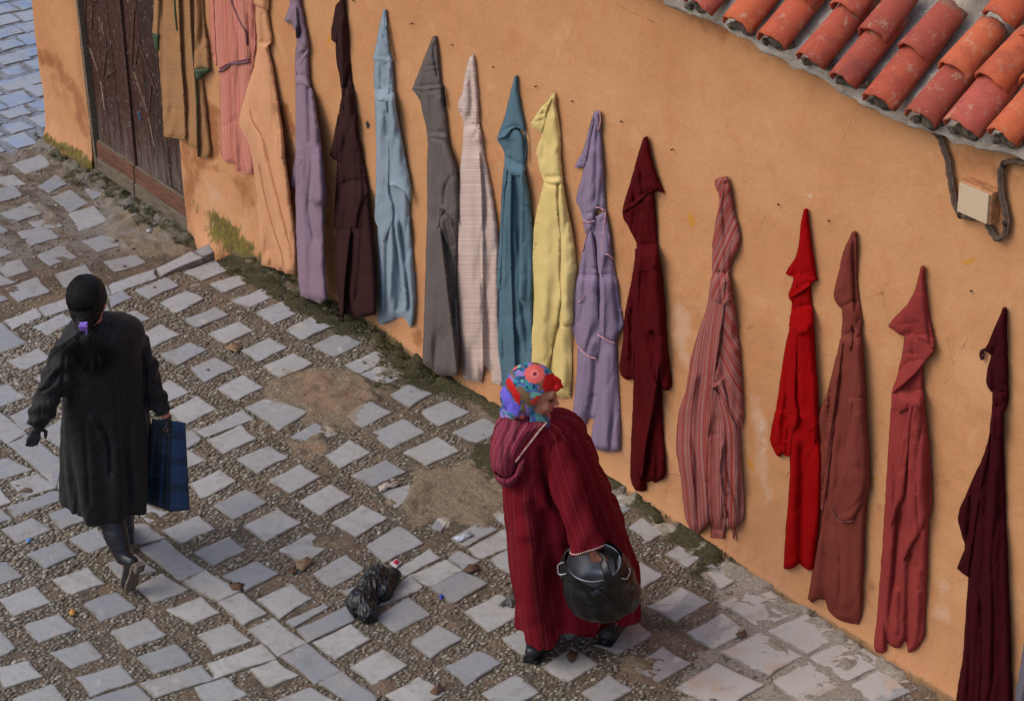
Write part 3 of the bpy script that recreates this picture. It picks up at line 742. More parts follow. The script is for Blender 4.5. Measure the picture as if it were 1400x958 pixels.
def mat_stone(name='grey_paving_stone', blue=False):
    n = N(name); p = n.pos(); r = n.rand()
    a = n.noise(p, 4, 4, .6); b = n.noise(p, 22, 5, .65); f = n.noise(p, 150, 4, .7)
    c0 = n.mix(r, lin((136, 139, 143)), lin((180, 178, 173)))
    x = n.sep(p, 0)
    c0 = n.mix(n.math('MULTIPLY', n.step(x, 1.2, -2.5), .35), c0, lin((152, 158, 170)))
    col = n.mix(n.math('MULTIPLY', n.step(a, .4, .65), .5), c0, lin((160, 154, 144)))
    col = n.mix(n.math('MULTIPLY', n.step(b, .45, .7), .35), col, lin((120, 120, 120)))
    col = n.mix(n.math('MULTIPLY', n.step(f, .5, .75), .3), col, lin((180, 178, 174)))
    speck = n.noise(p, 330, 2, .5); col = n.mix(n.math('MULTIPLY', n.step(speck, .62, .7), .35), col, lin((86, 86, 84)))
    v = n.step(n.voro(n.scale(p, (1, 1, 1), (0, 0, .4)), 7, 'DISTANCE_TO_EDGE'), .012, .0)
    col = n.mix(n.math('MULTIPLY', n.math('MULTIPLY', v, n.step(a, .5, .6)), .35), col, lin((92, 88, 82)))
    if blue:
        col = n.mix(n.math('MULTIPLY', n.step(b, .32, .55), .85), col, lin((158, 167, 180)))
        z = n.sep(p, 1); col = n.mix(n.math('MULTIPLY', n.step(n.noise(p, 2.2, 3), .45, .6), .6), col, lin((126, 150, 186)))
    else:
        lime = n.math('ADD', n.attr('pale'), n.math('MULTIPLY', n.math('SUBTRACT', n.noise(p, 13, 6, .75), .5), 1.3))
        lc = n.mix(n.step(n.noise(p, 6, 3), .48, .7), lin((196, 192, 184)), lin((196, 172, 150)))
        lc = n.mix(n.math('MULTIPLY', n.step(f, .5, .6), .4), lc, lin((150, 134, 116)))
        col = n.mix(n.math('MULTIPLY', n.step(lime, .5, .66), .85), col, lc)
        li2 = n.math('MULTIPLY', n.step(n.noise(p, 8, 5, .7, .6), .6, .66), n.step(n.math('FRACT', n.math('MULTIPLY', r, 7.3)), .3, .5))
        col = n.mix(n.math('MULTIPLY', li2, .55), col, lin((196, 184, 170)))
    e = n.math('ADD', n.attr('edge'), n.math('MULTIPLY', n.math('SUBTRACT', b, .5), .9))
    eb = n.math('ADD', e, n.math('MULTIPLY', n.math('SUBTRACT', n.noise(p, 9, 5, .7), .5), 1.0)); col = n.mix(n.math('MULTIPLY', n.step(eb, .45, 1.05), .66), col, lin((104, 92, 74)))
    dk = n.step(n.noise(p, 5.5, 6, .7, .5), .56, .64); col = n.mix(n.math('MULTIPLY', dk, .25), col, lin((110, 104, 92)))
    mo = n.math('ADD', n.attr('moss'), n.math('MULTIPLY', n.math('SUBTRACT', b, .5), 1.2))
    col = n.mix(n.math('MULTIPLY', n.step(mo, .6, .9), .75), col, lin((84, 84, 46)))
    sa = n.math('ADD', n.attr('sand'), n.math('MULTIPLY', n.math('SUBTRACT', b, .5), 1.3))
    col = n.mix(n.math('MULTIPLY', n.step(sa, .5, .8), .7), col, lin((140, 122, 98)))
    return n.done(col, n.math('ADD', .62, n.math('MULTIPLY', b, .25)), n.bump(n.math('ADD', b, n.math('MULTIPLY', f, .35)), .4, .006), Specular_IOR_Level=.35)
M_STONE = mat_stone(); M_BSTONE = mat_stone('blue_washed_stone', True)

def stone_mesh(q, kind, idx):
    """a slab with worn, chipped outline and rounded arrises"""
    q = [np.array(p) for p in q]; c = sum(q) / 4; rs = random.Random(idx * 13 + 5)
    out = []
    chip = rs.randrange(4) if rs.random() < .55 else -1
    for i in range(4):
        a, b = q[i], q[(i + 1) % 4]; L = np.linalg.norm(b - a); nrm = np.array([-(b - a)[1], (b - a)[0]]) / L
        m = max(3, int(L / .035))
        bow = rs.uniform(-.005, .008)
        for k in range(m):
            t = k / m
            if k == 0:
                cp = .020 if i == chip else rs.uniform(.002, .006)
                prv = q[(i - 1) % 4]; u0 = (prv - a) / np.linalg.norm(prv - a); u1 = (b - a) / L
                out.append(a + u0 * cp); 
                if cp > .012: out.append(a + (u0 + u1) * cp * .42 + np.array([rs.uniform(-1, 1), rs.uniform(-1, 1)]) * .003)
                out.append(a + u1 * cp * rs.uniform(.8, 1.4))
            else:
                out.append(a + (b - a) * t - nrm * (bow * math.sin(math.pi * t) + rs.gauss(0, .0016)) * 1.0)
    out = np.array(out)
    if ((out[:, 0] * np.roll(out[:, 1], -1) - np.roll(out[:, 0], -1) * out[:, 1]).sum()) < 0: out = out[::-1]
    n = len(out); tx, ty = rs.gauss(0, .006), rs.gauss(0, .006); up = rs.uniform(-.002, .002) - (.004 if kind == 'low' else 0)
    hk = lambda a, b: float(H(kerb_x(b) + .3, b)) if kind == 'kerb' else float(H(a, b))
    V = []; E = []
    for ins, dz, e in ((0, -.05, 1), (0, -.005, 1), (.0015, -.0015, 1), (.005, -.0003, .8), (.022, .0, .25)):
        for p in out:
            d = c - p; l = np.linalg.norm(d); pp = p + d / l * min(ins, l * .5)
            hz = hk(pp[0], pp[1])
            if kind == 'kerb' and dz < -.04: dz2 = -.16
            else: dz2 = dz
            V.append((pp[0], pp[1], hz + up + dz2 + tx * (pp[0] - c[0]) + ty * (pp[1] - c[1]))); E.append(e)
    V.append((c[0], c[1], hk(c[0], c[1]) + up)); E.append(0)
    Fs = []
    for r in range(4):
        for k in range(n):
            k2 = (k + 1) % n; Fs.append((r * n + k, r * n + k2, (r + 1) * n + k2, (r + 1) * n + k))
    for k in range(n): Fs.append((4 * n + k, 4 * n + (k + 1) % n, 5 * n))
    nm = 'kerb_stone' if kind == 'kerb' else 'paving_stone'
    me = mesh(nm, V, Fs); attr(me, 'edge', E)
    pv = patch_vals(proj(np.array(V)), ('moss', 'pale', 'sand'))
    for k, v in pv.items(): attr(me, k, v)
    return nm, me
print('stones', len(stones), sum(1 for s in stones if s[1] != 'kerb'))
if len(stones) > 306: stones = stones[:306]
for i, (q, kind) in enumerate(stones):
    nm, me = stone_mesh(q, kind, i)
    o = link(nm, me, M_BSTONE if kind == 'blue' else M_STONE, pavement)

# pebbles set between the slabs
def pebbles():
    sp = .0235
    gx = np.arange(-5.4, 4.0, sp); gy = np.arange(-3.9, -.005, sp * .86)
    X, Y = np.meshgrid(gx, gy); X = X + (np.arange(len(gy)) % 2)[:, None] * sp / 2
    x = X.ravel() + rng.uniform(-.3, .3, X.size) * sp; y = Y.ravel() + rng.uniform(-.3, .3, X.size) * sp
    P = proj(np.stack([x, y, H(x, y)], 1))
    k = (P[:, 0] > -70) & (P[:, 0] < 1470) & (P[:, 1] < 1040) & (P[:, 1] > 150)
    x, y, P = x[k], y[k], P[k]
    ok = np.ones(len(x), bool); XY = np.stack([x, y], 1)
    for q, kind in stones:
        if kind == 'blue': continue
        qq = np.array(q); mn = qq.min(0) - .004; mx = qq.max(0) + .004
        b = (x > mn[0]) & (x < mx[0]) & (y > mn[1]) & (y < mx[1])
        if b.any():
            ins = inside(XY[b], [tuple(p) for p in qq]); ok[np.where(b)[0][ins]] = False
    pv = patch_vals(P, ('sand', 'moss', 'pale', 'rust', 'blue'))
    dens = 1 - .93 * sst(.35, .8, pv['sand']) - .45 * sst(.4, 1, pv['moss']) - .5 * sst(.4, 1, pv['pale'])
    lowz = x < kerb_x(y) - .03
    dens = np.where(lowz, dens * .12, dens)
    nn = fbm(x * 2.5, y * 2.5, 91); clean = sst(.9, -1.2, x + .35 * nn) * sst(-.8, -1.6, y + .3 * nn)
    dens = dens * (.82 + .18 * clean) * (1 - .85 * sst(.18, .42, fbm(x * 3.2, y * 3.2, 95)) * (1 - clean))
    ok &= rng.random(len(x)) < dens
    ok &= (y < -.05) | (rng.random(len(x)) < .25)
    x, y, clean, mo = x[ok], y[ok], clean[ok], pv['moss'][ok]
    pv = {k: v[ok] for k, v in pv.items()}; pv.setdefault('sand', 0 * x)
    n = len(x); r = rng.uniform(.0068, .0118, n) * (.92 + .25 * clean) ; el = rng.uniform(1.1, 1.9, n); hgt = rng.uniform(.4, .7, n)
    ang = rng.normal(math.pi / 2, .5, n)
    zb = H(x, y) - .0070 + rng.uniform(-.0035, .0015, n) + .001 * clean
    # low template: dome of 3 rings x 7 sides
    T = [(0, 0, 1.0)]
    for rr, zz in ((.62, .74), (1.0, .1), (.9, -.5)):
        for k in range(7):
            a = 2 * math.pi * (k + .5 * (rr > .9)) / 7; T.append((rr * math.cos(a), rr * math.sin(a), zz))
    T = np.array(T); Fs = [(0, 1 + k, 1 + (k + 1) % 7) for k in range(7)]
    for q in (0, 1):
        for k in range(7):
            a, b = 1 + q * 7 + k, 1 + q * 7 + (k + 1) % 7; c, d = a + 7, b + 7; Fs += [(a, c, d), (a, d, b)]
    Fs = np.array(Fs); nt = len(T)
    V = T[None] * (1 + .16 * rng.standard_normal((n, nt, 1)))
    vx = V[..., 0] * (r * el)[:, None]; vy = V[..., 1] * r[:, None]; vz = V[..., 2] * (r * hgt)[:, None]
    ca, sa = np.cos(ang)[:, None], np.sin(ang)[:, None]
    W = np.stack([vx * ca - vy * sa + x[:, None], vx * sa + vy * ca + y[:, None], vz + zb[:, None]], -1).reshape(-1, 3)
    FF = (Fs[None] + (np.arange(n) * nt)[:, None, None]).reshape(-1, 3)
    me = mesh('pebbles', W, FF)
    tone = rng.beta(2.2, 2.6, n); warm = rng.random(n)
    attr(me, 'tone', np.repeat(tone, nt)); attr(me, 'warm', np.repeat(warm, nt)); attr(me, 'moss', np.repeat(mo, nt)); attr(me, 'clean', np.repeat(clean, nt))
    print('pebbles', n)
    m = N('river_pebble'); p = m.pos(); t = m.attr('tone'); f = m.noise(p, 160, 3, .6)
    col = m.ramp(t, [(.0, lin((92, 88, 78))), (.4, lin((130, 124, 110))), (.75, lin((164, 158, 144))), (1, lin((208, 202, 190)))])
    col = m.mix(m.math('MULTIPLY', m.step(m.attr('warm'), .6, 1), .6), col, lin((138, 112, 88)))
    col = m.mix(m.math('MULTIPLY', m.step(f, .42, .62), m.math('SUBTRACT', .8, m.math('MULTIPLY', m.attr('clean'), .5))), col, lin((106, 94, 78)))
    col = m.mix(m.math('MULTIPLY', m.attr('moss'), .6), col, lin((80, 82, 52)))
    o = link('pebbles', me, m.done(col, .75), pavement); o['kind'] = 'stuff'
pebbles()

# moss tufts along the wall foot and on the damp ground
def moss():
    n = 26000
    x = rng.uniform(-5.3, 3.9, n); y = -.002 - np.abs(rng.normal(0, .10, n))
    P = proj(np.stack([x, y, H(x, y)], 1)); pv = patch_vals(P, ('moss',))['moss']
    nn = fbm(x * 4, y * 6, 55)
    keep = rng.random(n) < np.maximum(pv * (.38 + .8 * nn), .5 * sst(-.05, -.01, y) * sst(-.2, .4, nn) * sst(3.6, .8, x))
    n2 = 9000; x2 = rng.uniform(-5.3, 4, n2); y2 = rng.uniform(-1.3, -.05, n2); p2 = patch_vals(proj(np.stack([x2, y2, H(x2, y2)], 1)), ('moss',))['moss']
    k2 = rng.random(n2) < p2 * .8
    x = np.concatenate([x[keep], x2[k2]]); y = np.concatenate([y[keep], y2[k2]]); z = H(x, y) - .008
    z = z + np.where(y > -.03, rng.uniform(0, .03, len(x)), 0)
    # the green bank on the wall itself left of the orange robe
    m = len(x); S = []; Fs = []
    for b in range(3):
        a = rng.uniform(0, 2 * math.pi, m); l = rng.uniform(.006, .020, m); w = rng.uniform(.0025, .005, m); tilt = rng.uniform(.1, .8, m)
        dx, dy = np.cos(a), np.sin(a); px, py = -dy, dx
        jx = rng.normal(0, .004, m); jy = rng.normal(0, .004, m)
        A = np.stack([x + jx + px * w, y + jy + py * w, z], 1); B = np.stack([x + jx - px * w, y + jy - py * w, z], 1)
        C = np.stack([x + jx + dx * l * tilt, np.minimum(y + jy + dy * l * tilt, .0), z + l], 1); S.append(np.stack([A, B, C], 1))
    W = np.concatenate(S).reshape(-1, 3); FF = np.arange(len(W)).reshape(-1, 3)
    me = mesh('moss', W, FF)
    k = N('moss_green'); p = k.pos(); c = k.ramp(k.noise(p, 30, 4), [(.35, lin((44, 42, 28))), (.5, lin((66, 64, 36))), (.62, lin((84, 86, 36))), (.75, lin((104, 100, 58)))])
    o = link('moss', me, k.done(c, .95)); tag(o, 'dark green moss and weeds along the foot of the orange wall', 'moss', kind='stuff')
moss()

# ================================================================== HOODED ROBES HANGING ON THE WALL
def mat_cloth(name, c, c2=None, stripe=None, rough=.92, weave=1.0, sheen=.0, mott=.25):
    n = N(name); uv = n.attr('cuv', 'Vector'); p = n.pos()
    c2 = c2 or tuple(v * .82 for v in c)
    big = n.noise(p, 5, 4, .6); thr = n.noise(n.scale(uv, (260, 900, 1)), 1, 2, .6); thr2 = n.noise(n.scale(uv, (900, 200, 1)), 1, 2, .6)
    col = n.mix(n.math('MULTIPLY', n.step(big, .35, .7), mott * 1.6), lin(c), lin(c2))
    t = n.math('MULTIPLY', n.math('ADD', thr, thr2), .5)
    col = n.mix(n.math('MULTIPLY', n.step(t, .42, .6), .22 * weave), col, lin(tuple(min(255, v * 1.22 + 2) for v in c)))
    u, v = n.sep(uv, 0), n.sep(uv, 1)
    if stripe:
        for (ax, freq, thr_lo, thr_hi, sc, amt, seed) in stripe:
            co = u if ax == 'v' else v
            k = n.new('TexNoise', noise_dimensions='1D'); n.put(k.inputs['W'], n.math('ADD', n.math('MULTIPLY', co, freq), seed)); k.inputs['Detail'].default_value = 2.0; k.inputs['Roughness'].default_value = .6
            w = n.math('MULTIPLY', n.step(k.outputs[0], thr_lo, thr_hi), n.math('ADD', .65, n.math('MULTIPLY', t, .7)))
            col = n.mix(n.math('MULTIPLY', w, amt), col, lin(sc))
    b = n.bump(t, .35 * weave, .0015); b = n.bump(n.noise(n.scale(p, (40, 40, 18)), 1, 5, .6), .35, .008, b)
    return n.done(col, rough, b, Specular_IOR_Level=(.08 if rough > .7 else .25), Sheen_Weight=sheen, Sheen_Roughness=.6)

def catmull(poly, corner=48):
    """round the traced outline, keeping sharp corners"""
    P = np.array(poly, float); n = len(P); out = []
    T = []
    for i in range(n):
        a = P[i] - P[i - 1]; b = P[(i + 1) % n] - P[i]
        ang = math.degrees(abs(math.atan2(a[0] * b[1] - a[1] * b[0], a @ b)))
        T.append(np.zeros(2) if ang > corner else (P[(i + 1) % n] - P[i - 1]) / 2)
    for i in range(n):
        p1, p2 = P[i], P[(i + 1) % n]; L = np.linalg.norm(p2 - p1); k = max(1, int(L / 3.0))
        sc = L / (np.linalg.norm(T[i]) + 1e-6) if np.linalg.norm(T[i]) > L else 1.0
        sc2 = L / (np.linalg.norm(T[(i + 1) % n]) + 1e-6) if np.linalg.norm(T[(i + 1) % n]) > L else 1.0
        t1, t2 = T[i] * sc, T[(i + 1) % n] * sc2
        for s in range(k):
            t = s / k
            out.append((2 * t ** 3 - 3 * t * t + 1) * p1 + (t ** 3 - 2 * t * t + t) * t1 + (-2 * t ** 3 + 3 * t * t) * p2 + (t ** 3 - t * t) * t2)
    return np.array(out)
CLOTH_STEP = 2.6
LOWS = []
FS = .95; FOLD = .0155
LAYERS = {}
GS = 3.0
def layer_get(parent, P):
    A = LAYERS.get(parent.name)
    if A is None: return np.zeros(len(P))
    x = np.clip((P[:, 0] - 150) / GS, 0, 468.9); y = np.clip((P[:, 1] + 120) / GS, 0, 418.9); i = x.astype(int); j = y.astype(int); fx = x - i; fy = y - j
    return A[j, i] * (1 - fx) * (1 - fy) + A[j, i + 1] * fx * (1 - fy) + A[j + 1, i] * (1 - fx) * fy + A[j + 1, i + 1] * fx * fy
def layer_put(parent, P, h):
    A = np.zeros((422, 472)); i = np.clip(((P[:, 0] - 150) / GS).round().astype(int), 0, 471); j = np.clip(((P[:, 1] + 120) / GS).round().astype(int), 0, 421)
    np.maximum.at(A, (j, i), h)
    B = A.copy()
    for dy, dx in ((0, 1), (0, -1), (1, 0), (-1, 0)): B = np.maximum(B, np.roll(np.roll(A, dy, 0), dx, 1) * .97)
    A = np.where(A > 0, A, B)
    old = LAYERS.get(parent.name); A = A if old is None else np.maximum(A, old)
    K = A.copy()
    for _ in range(3): K = (K + np.roll(K, 1, 0) + np.roll(K, -1, 0) + np.roll(K, 1, 1) + np.roll(K, -1, 1)) / 5
    LAYERS[parent.name] = np.maximum(K, A * .72)
def cloth(name, poly, mat, parent, base=.022, thick=.03, roll=8.0, folds=(), flare=0.0, wr=.0035, ang=None, seed=0, uoff=0.0, stiff=1.0, frame=None, gap=.0035, pen=True):
    """a hanging piece of cloth: traced outline, its stand-off from the wall, rounded edges and traced folds"""
    ol = catmull(poly); n = len(ol)
    ol = ol + np.stack([fbm(ol[:, 1] * .12, ol[:, 0] * .12, seed + 3, 2), fbm(ol[:, 0] * .12, ol[:, 1] * .12, seed + 7, 2)], 1) * .7
    mn, mx = ol.min(0), ol.max(0); s = CLOTH_STEP
    gy = np.arange(mn[1] + s * .5, mx[1], s * .87); pts = []
    for r, y in enumerate(gy):
        gx = np.arange(mn[0] + (s / 2 if r % 2 else 0), mx[0], s); pts.append(np.stack([gx, np.full(len(gx), y)], 1))
    G = np.concatenate(pts)
    d, _, _ = seg_dist(G, ol); G = G[inside(G, ol) & (d > s * .55)]
    G = G + rng.uniform(-.25, .25, G.shape) * s * .5
    ex = []
    tn = np.roll(ol, -1, 0) - np.roll(ol, 1, 0); tn /= np.linalg.norm(tn, axis=1)[:, None] + 1e-9
    for off in (1.3, -1.3):
        ex.append(ol + np.stack([-tn[:, 1], tn[:, 0]], 1) * off)
    for f in folds:
        Lf = smooth_line(f[3], 10) if len(f[3]) > 2 else np.linspace(f[3][0], f[3][1], 24)
        sl = np.concatenate([[0], np.cumsum(np.linalg.norm(np.diff(Lf, axis=0), axis=1))]); uu = np.arange(0, sl[-1], 2.4)
        Lf = np.stack([np.interp(uu, sl, Lf[:, 0]), np.interp(uu, sl, Lf[:, 1])], 1); tf = np.gradient(Lf, axis=0) if len(Lf) > 2 else np.ones_like(Lf); tf /= np.linalg.norm(tf, axis=1)[:, None] + 1e-9
        o_ = (0, .9, -.9, 2.1, -2.1) if f[0] in 'sS' else (0, f[2] * .6, -f[2] * .6) if f[2] < 5 else ()
        for off in o_: ex.append(Lf + np.stack([-tf[:, 1], tf[:, 0]], 1) * off)
    ex = np.concatenate(ex); dd, _, _ = seg_dist(ex, ol); ex = ex[inside(ex, ol) & (dd > .7)]
    # thin out clashes on a small raster: crease points win over the filling points
    cell = lambda A, c: (np.floor(A[:, 0] / c).astype(np.int64) * 100003 + np.floor(A[:, 1] / c).astype(np.int64))
    _, ui = np.unique(cell(ex, .8), return_index=True); ex = ex[ui]
    if len(ex):
        occ = set(cell(ex, 1.7).tolist()); G = G[[c not in occ for c in cell(G, 1.7).tolist()]]
    allp = np.concatenate([ol, ex, G])
    vo, ed, fo, ov, oe, of = delaunay_2d_cdt([Vector(p) for p in allp.tolist()], [], [list(range(n))], 1, 1e-4)
    P = np.array([tuple(v) for v in vo]); T = np.array([list(f)[:3] for f in fo])
    a = P[T[:, 1]] - P[T[:, 0]]; b = P[T[:, 2]] - P[T[:, 0]]; cr = a[:, 0] * b[:, 1] - a[:, 1] * b[:, 0]
    T[cr > 0] = T[cr > 0][:, ::-1]
    dist, _, _ = seg_dist(P, ol)
    prof = np.sqrt(np.clip(1 - (1 - np.clip(dist / roll, 0, 1)) ** 2, 0, 1))
    if frame is None:
        under = layer_get(parent, P); over = under > .006
        h = np.maximum(under, .006) + np.where(over, .0035, .004) + thick * np.where(over, .40, .62) * prof
    else: h = base + thick * prof
    t = (P[:, 1] - mn[1]) / (mx[1] - mn[1]); h = h + flare * t
    for f in folds:
        kind, amp, w, line = f[0], f[1], f[2], f[3]
        fd, sg, tt = seg_dist(P, line, False)
        fade = sst(0, .12, tt) * sst(1, .88, tt) if len(f) < 5 else (sst(0, .1, tt) if f[4] == 'b' else (sst(1, .9, tt) if f[4] == 't' else 1.0))
        q = np.array(line, float); 
        if kind == 'v': h = h - .7 * FS * amp * np.exp(-(fd / w) ** 2) * fade
        elif kind == 'r': h = h + FS * amp * np.exp(-(fd / w) ** 2) * fade
        elif kind == 's':   # overlap: cloth swells towards the line from its left side and drops behind it
            h = h + FS * amp * np.where(sg > 0, np.exp(-fd / w), np.exp(-(fd / 1.3) ** 2) * .9 - .3 * np.exp(-fd / (w * .6))) * fade
        elif kind == 'S':
            h = h + FS * amp * np.where(sg < 0, np.exp(-fd / w), np.exp(-(fd / 1.3) ** 2) * .9 - .3 * np.exp(-fd / (w * .6))) * fade
    sx = fbm(P[:, 0] / 8 + .37 * seed, P[:, 1] / 75, seed + 11, 3); sy = fbm(P[:, 0] / 14, P[:, 1] / 16, seed + 19, 3)
    sd = fbm((P[:, 0] + P[:, 1] * .35) / 16, (P[:, 1] - P[:, 0] * .5) / 34, seed + 29, 3)
    # long hanging folds: rounded tubes with narrow valleys between them
    n1 = vnoise(P[:, 0] / 15 + .37 * seed + .5 * vnoise(P[:, 1] / 70, P[:, 1] * 0, seed), P[:, 1] / 130 + seed, seed + 31)
    n2 = vnoise((P[:, 0] + .25 * P[:, 1]) / 16 + 1.7 * seed, (P[:, 1] - .3 * P[:, 0]) / 50 + seed, seed + 33)
    big_ = float(mx[1] - mn[1] > 90)
    val = .45 * np.abs(n1) - (.9 * np.exp(-(n1 / .2) ** 2) + .25 * np.exp(-(n2 / .18) ** 2)) * (sst(.0, .35, t) * (.35 + .65 * t) if big_ else .3)
    h = h + stiff * (wr * (.8 * sx * sst(0, .3, t) + .15 * sy + .5 * sd) + FOLD * val) * sst(0, .9, prof)
    h = np.maximum(h, .005)
    if frame is None: layer_put(parent, P, h)
    dr = rays(P)
    if frame is None:
        tt = (-h - CAM[1]) / dr[:, 1]; W = CAM + dr * tt[:, None]
        back = W + np.array([0, gap, 0]); back[:, 1] = np.minimum(back[:, 1], -.002)
        lowest = float((W[:, 2] - H(W[:, 0], W[:, 1])).min())
        if lowest < .01: LOWS.append((parent.name, name, round(lowest, 3)))
    else:
        P0, nv = frame
        tt = (h + (P0 - CAM) @ nv) / (dr @ nv); W = CAM + dr * tt[:, None]; back = W - nv * gap
    m = len(W)
    # boundary edges
    pass
    E = np.sort(np.concatenate([T[:, [0, 1]], T[:, [1, 2]], T[:, [2, 0]]]), 1)
    key = E[:, 0].astype(np.int64) * m + E[:, 1]; uq, ct = np.unique(key, return_counts=True); bd = set(uq[ct == 1].tolist())
    rim = []
    for tri in T:
        for i in range(3):
            p, q = int(tri[i]), int(tri[(i + 1) % 3]); kk = min(p, q) * m + max(p, q)
            if kk in bd: rim.append((p, q, q + m)); rim.append((p, q + m, p + m))
    FF = np.concatenate([T[:, ::-1], T + m, np.array(rim)[:, ::-1]]) 
    me = mesh(name, np.concatenate([W, back]), FF)
    # cloth coordinates: across and down the piece, in metres
    if ang is None:
        ys = np.linspace(mn[1], mx[1], 60); L = np.full(60, np.nan); R = np.full(60, np.nan)
        for i, y in enumerate(ys):
            k = np.abs(P[:, 1] - y) < (mx[1] - mn[1]) / 40 + 1.5
            if k.any(): L[i] = P[k, 0].min(); R[i] = P[k, 0].max()
        ok = ~np.isnan(L); L = np.interp(ys, ys[ok], L[ok]); R = np.interp(ys, ys[ok], R[ok])
        ker = np.ones(9) / 9; pad = lambda z: np.convolve(np.pad(z, 4, 'edge'), ker, 'valid')
        L, R = pad(L), pad(R); wid = np.median(R - L)
        l = np.interp(P[:, 1], ys, L); r = np.interp(P[:, 1], ys, R)
        mean_w = (wid * .6 + .4 * (r - l)); u = ((P[:, 0] - l) / np.maximum(r - l, 4) - .5) * mean_w; v = P[:, 1]
    else:
        ca, sa = math.cos(math.radians(ang)), math.sin(math.radians(ang)); u = P[:, 0] * ca + P[:, 1] * sa; v = -P[:, 0] * sa + P[:, 1] * ca
    uv = np.stack([u / 230 + uoff + h * .25, v / 230, 0 * u], 1)
    attr(me, 'cuv', np.concatenate([uv, uv]), 'FLOAT_VECTOR')
    return child(link(name, me, mat), parent)
def trim(name, line, depth, rad, mat, parent):
    L = smooth_line(line, 4); dq = np.maximum(layer_get(parent, L), .01) + rad * .7 + (.004 if rad < .004 else 0)
    W = np.array([hit(p[0], p[1], 1, -d_) for p, d_ in zip(L, dq)])
    return child(link(name, tube(name, W, rad, 6), mat), parent)
def robe(label, tip):
    a = hit(tip[0], tip[1], 1, -.02)
    o = empty('hooded_robe', a); tag(o, label, 'robe', 'hooded robes hanging in a row on the orange wall'); return o
def nail_at(o, tip):
    a = hit(tip[0], tip[1], 1, 0)
    q = link('nail', tube('nail', [a + [0, .012, -.004], a + [0, -.03, .0], a + [0, -.042, .006]], [.004, .004, .003], 6), M_RUST)
    q.parent = wall
def mat_plain(name, c, rough=.8, **k):
    n = N(name); p = n.pos(); return n.done(n.mix(n.step(n.noise(p, 60, 4), .35, .65), lin(c), lin(tuple(v * .78 for v in c))), rough, None, **k)

# 0 ochre striped robe over the door edge
r = robe('ochre striped robe with green trimmed cuffs, half over the wooden door', (246, -60))
M = mat_cloth('ochre_wool', (161, 120, 84), (140, 103, 69), [('h', 26, .52, .60, (146, 104, 60), .5, 3)])
MG = mat_cloth('green_hem', (72, 88, 64), weave=1.4)
cloth('body', [(211, -60), (210, 0), (213, 20), (217, 80), (221, 130), (224, 187), (238, 189), (252, 190), (256, 198), (269, 206), (270, 214), (279, 217), (287, 216), (288, 205), (284, 170), (281, 140), (276, 100), (273, 60), (270, 0), (268, -60)], M, r, .02, .035, 9,
      [('v', .022, 3, [(221, -60), (222, 0), (224, 180)]), ('s', .03, 12, [(242, -60), (244, 0), (248, 90), (253, 150), (254, 192)], 'b'), ('s', .025, 10, [(258, -40), (262, 60), (268, 120), (271, 215)], 'b'), ('v', .015, 3, [(236, -60), (238, 10), (244, 60)])], seed=1)
trim('green_seam', [(237, -50), (239, 10), (242, 42)], .06, .006, MG, r)
trim('green_seam', [(265, 76), (268, 110), (270, 160), (271, 214)], .064, .005, MG, r)
cloth('sleeve', [(211, -60), (210, 0), (208, 46), (214, 50), (217, 48), (219, 0), (219, -60)], M, r, .03, .03, 5, seed=2)
cloth('cuff', [(208, 46), (208.5, 52), (213, 70), (217, 68), (217, 47)], MG, r, .034, .025, 4, seed=3)
cloth('sleeve', [(265, -60), (266, 0), (265, 60), (264, 95), (276, 96), (287, 95), (284, 60), (278, 20), (275, -60)], M, r, .05, .035, 8, [('v', .012, 3, [(272, -40), (274, 30), (276, 90)])], seed=4)
cloth('cuff', [(264, 95), (265, 102), (267, 111), (272, 109), (282, 102), (287, 97), (287, 92), (276, 94)], MG, r, .054, .03, 5, seed=5)
# 1 coral striped
r = robe('coral and white striped robe with purple braid at the waist', (320, -60))
ST = [('v', 95, .50, .56, (214, 176, 158), .8, 2), ('v', 60, .56, .6, (150, 62, 52), .75, 9), ('v', 150, .56, .62, (176, 78, 62), .5, 4)]
M = mat_cloth('coral_striped_cotton', (196, 112, 92), (180, 100, 84), ST); MP = mat_plain('purple_braid', (128, 84, 92))
cloth('body', [(289, -60), (289, 0), (291, 50), (294, 86), (299, 96), (301, 130), (301, 170), (303, 214), (308, 221), (315, 222), (321, 226), (322, 233), (334, 237), (347, 238), (347, 200), (344, 120), (350, 70), (350, 30), (350, -60)], M, r, .02, .03, 8,
      [('v', .012, 3, [(316, 96), (318, 150), (320, 226)], 'b'), ('v', .01, 4, [(303, 120), (309, 170), (312, 220)], 'b'), ('v', .012, 3, [(342, -20), (340, 40), (342, 96)])], seed=6)
cloth('sleeve', [(284, -60), (285, 0), (288, 60), (291, 80), (295, 90), (296, 84), (294, 60), (293, 0), (292, -60)], M, r, .04, .022, 4, seed=7)
cloth('sleeve', [(338, -40), (339, 20), (341, 60), (342, 86), (346, 80), (349, 60), (348, 20), (346, -40)], M, r, .045, .02, 5, ang=-32, seed=8)
trim('braid', [(300, 98), (307, 95), (313, 90), (316, 87), (325, 87), (334, 86), (341, 84)], .058, .0075, MP, r)
trim('braid', [(301, 94), (313, 87), (326, 84), (341, 81)], .056, .005, MP, r)
trim('braid', [(314, -4), (322, 16), (331, 35), (336, 44), (338, 62)], .056, .006, MP, r)
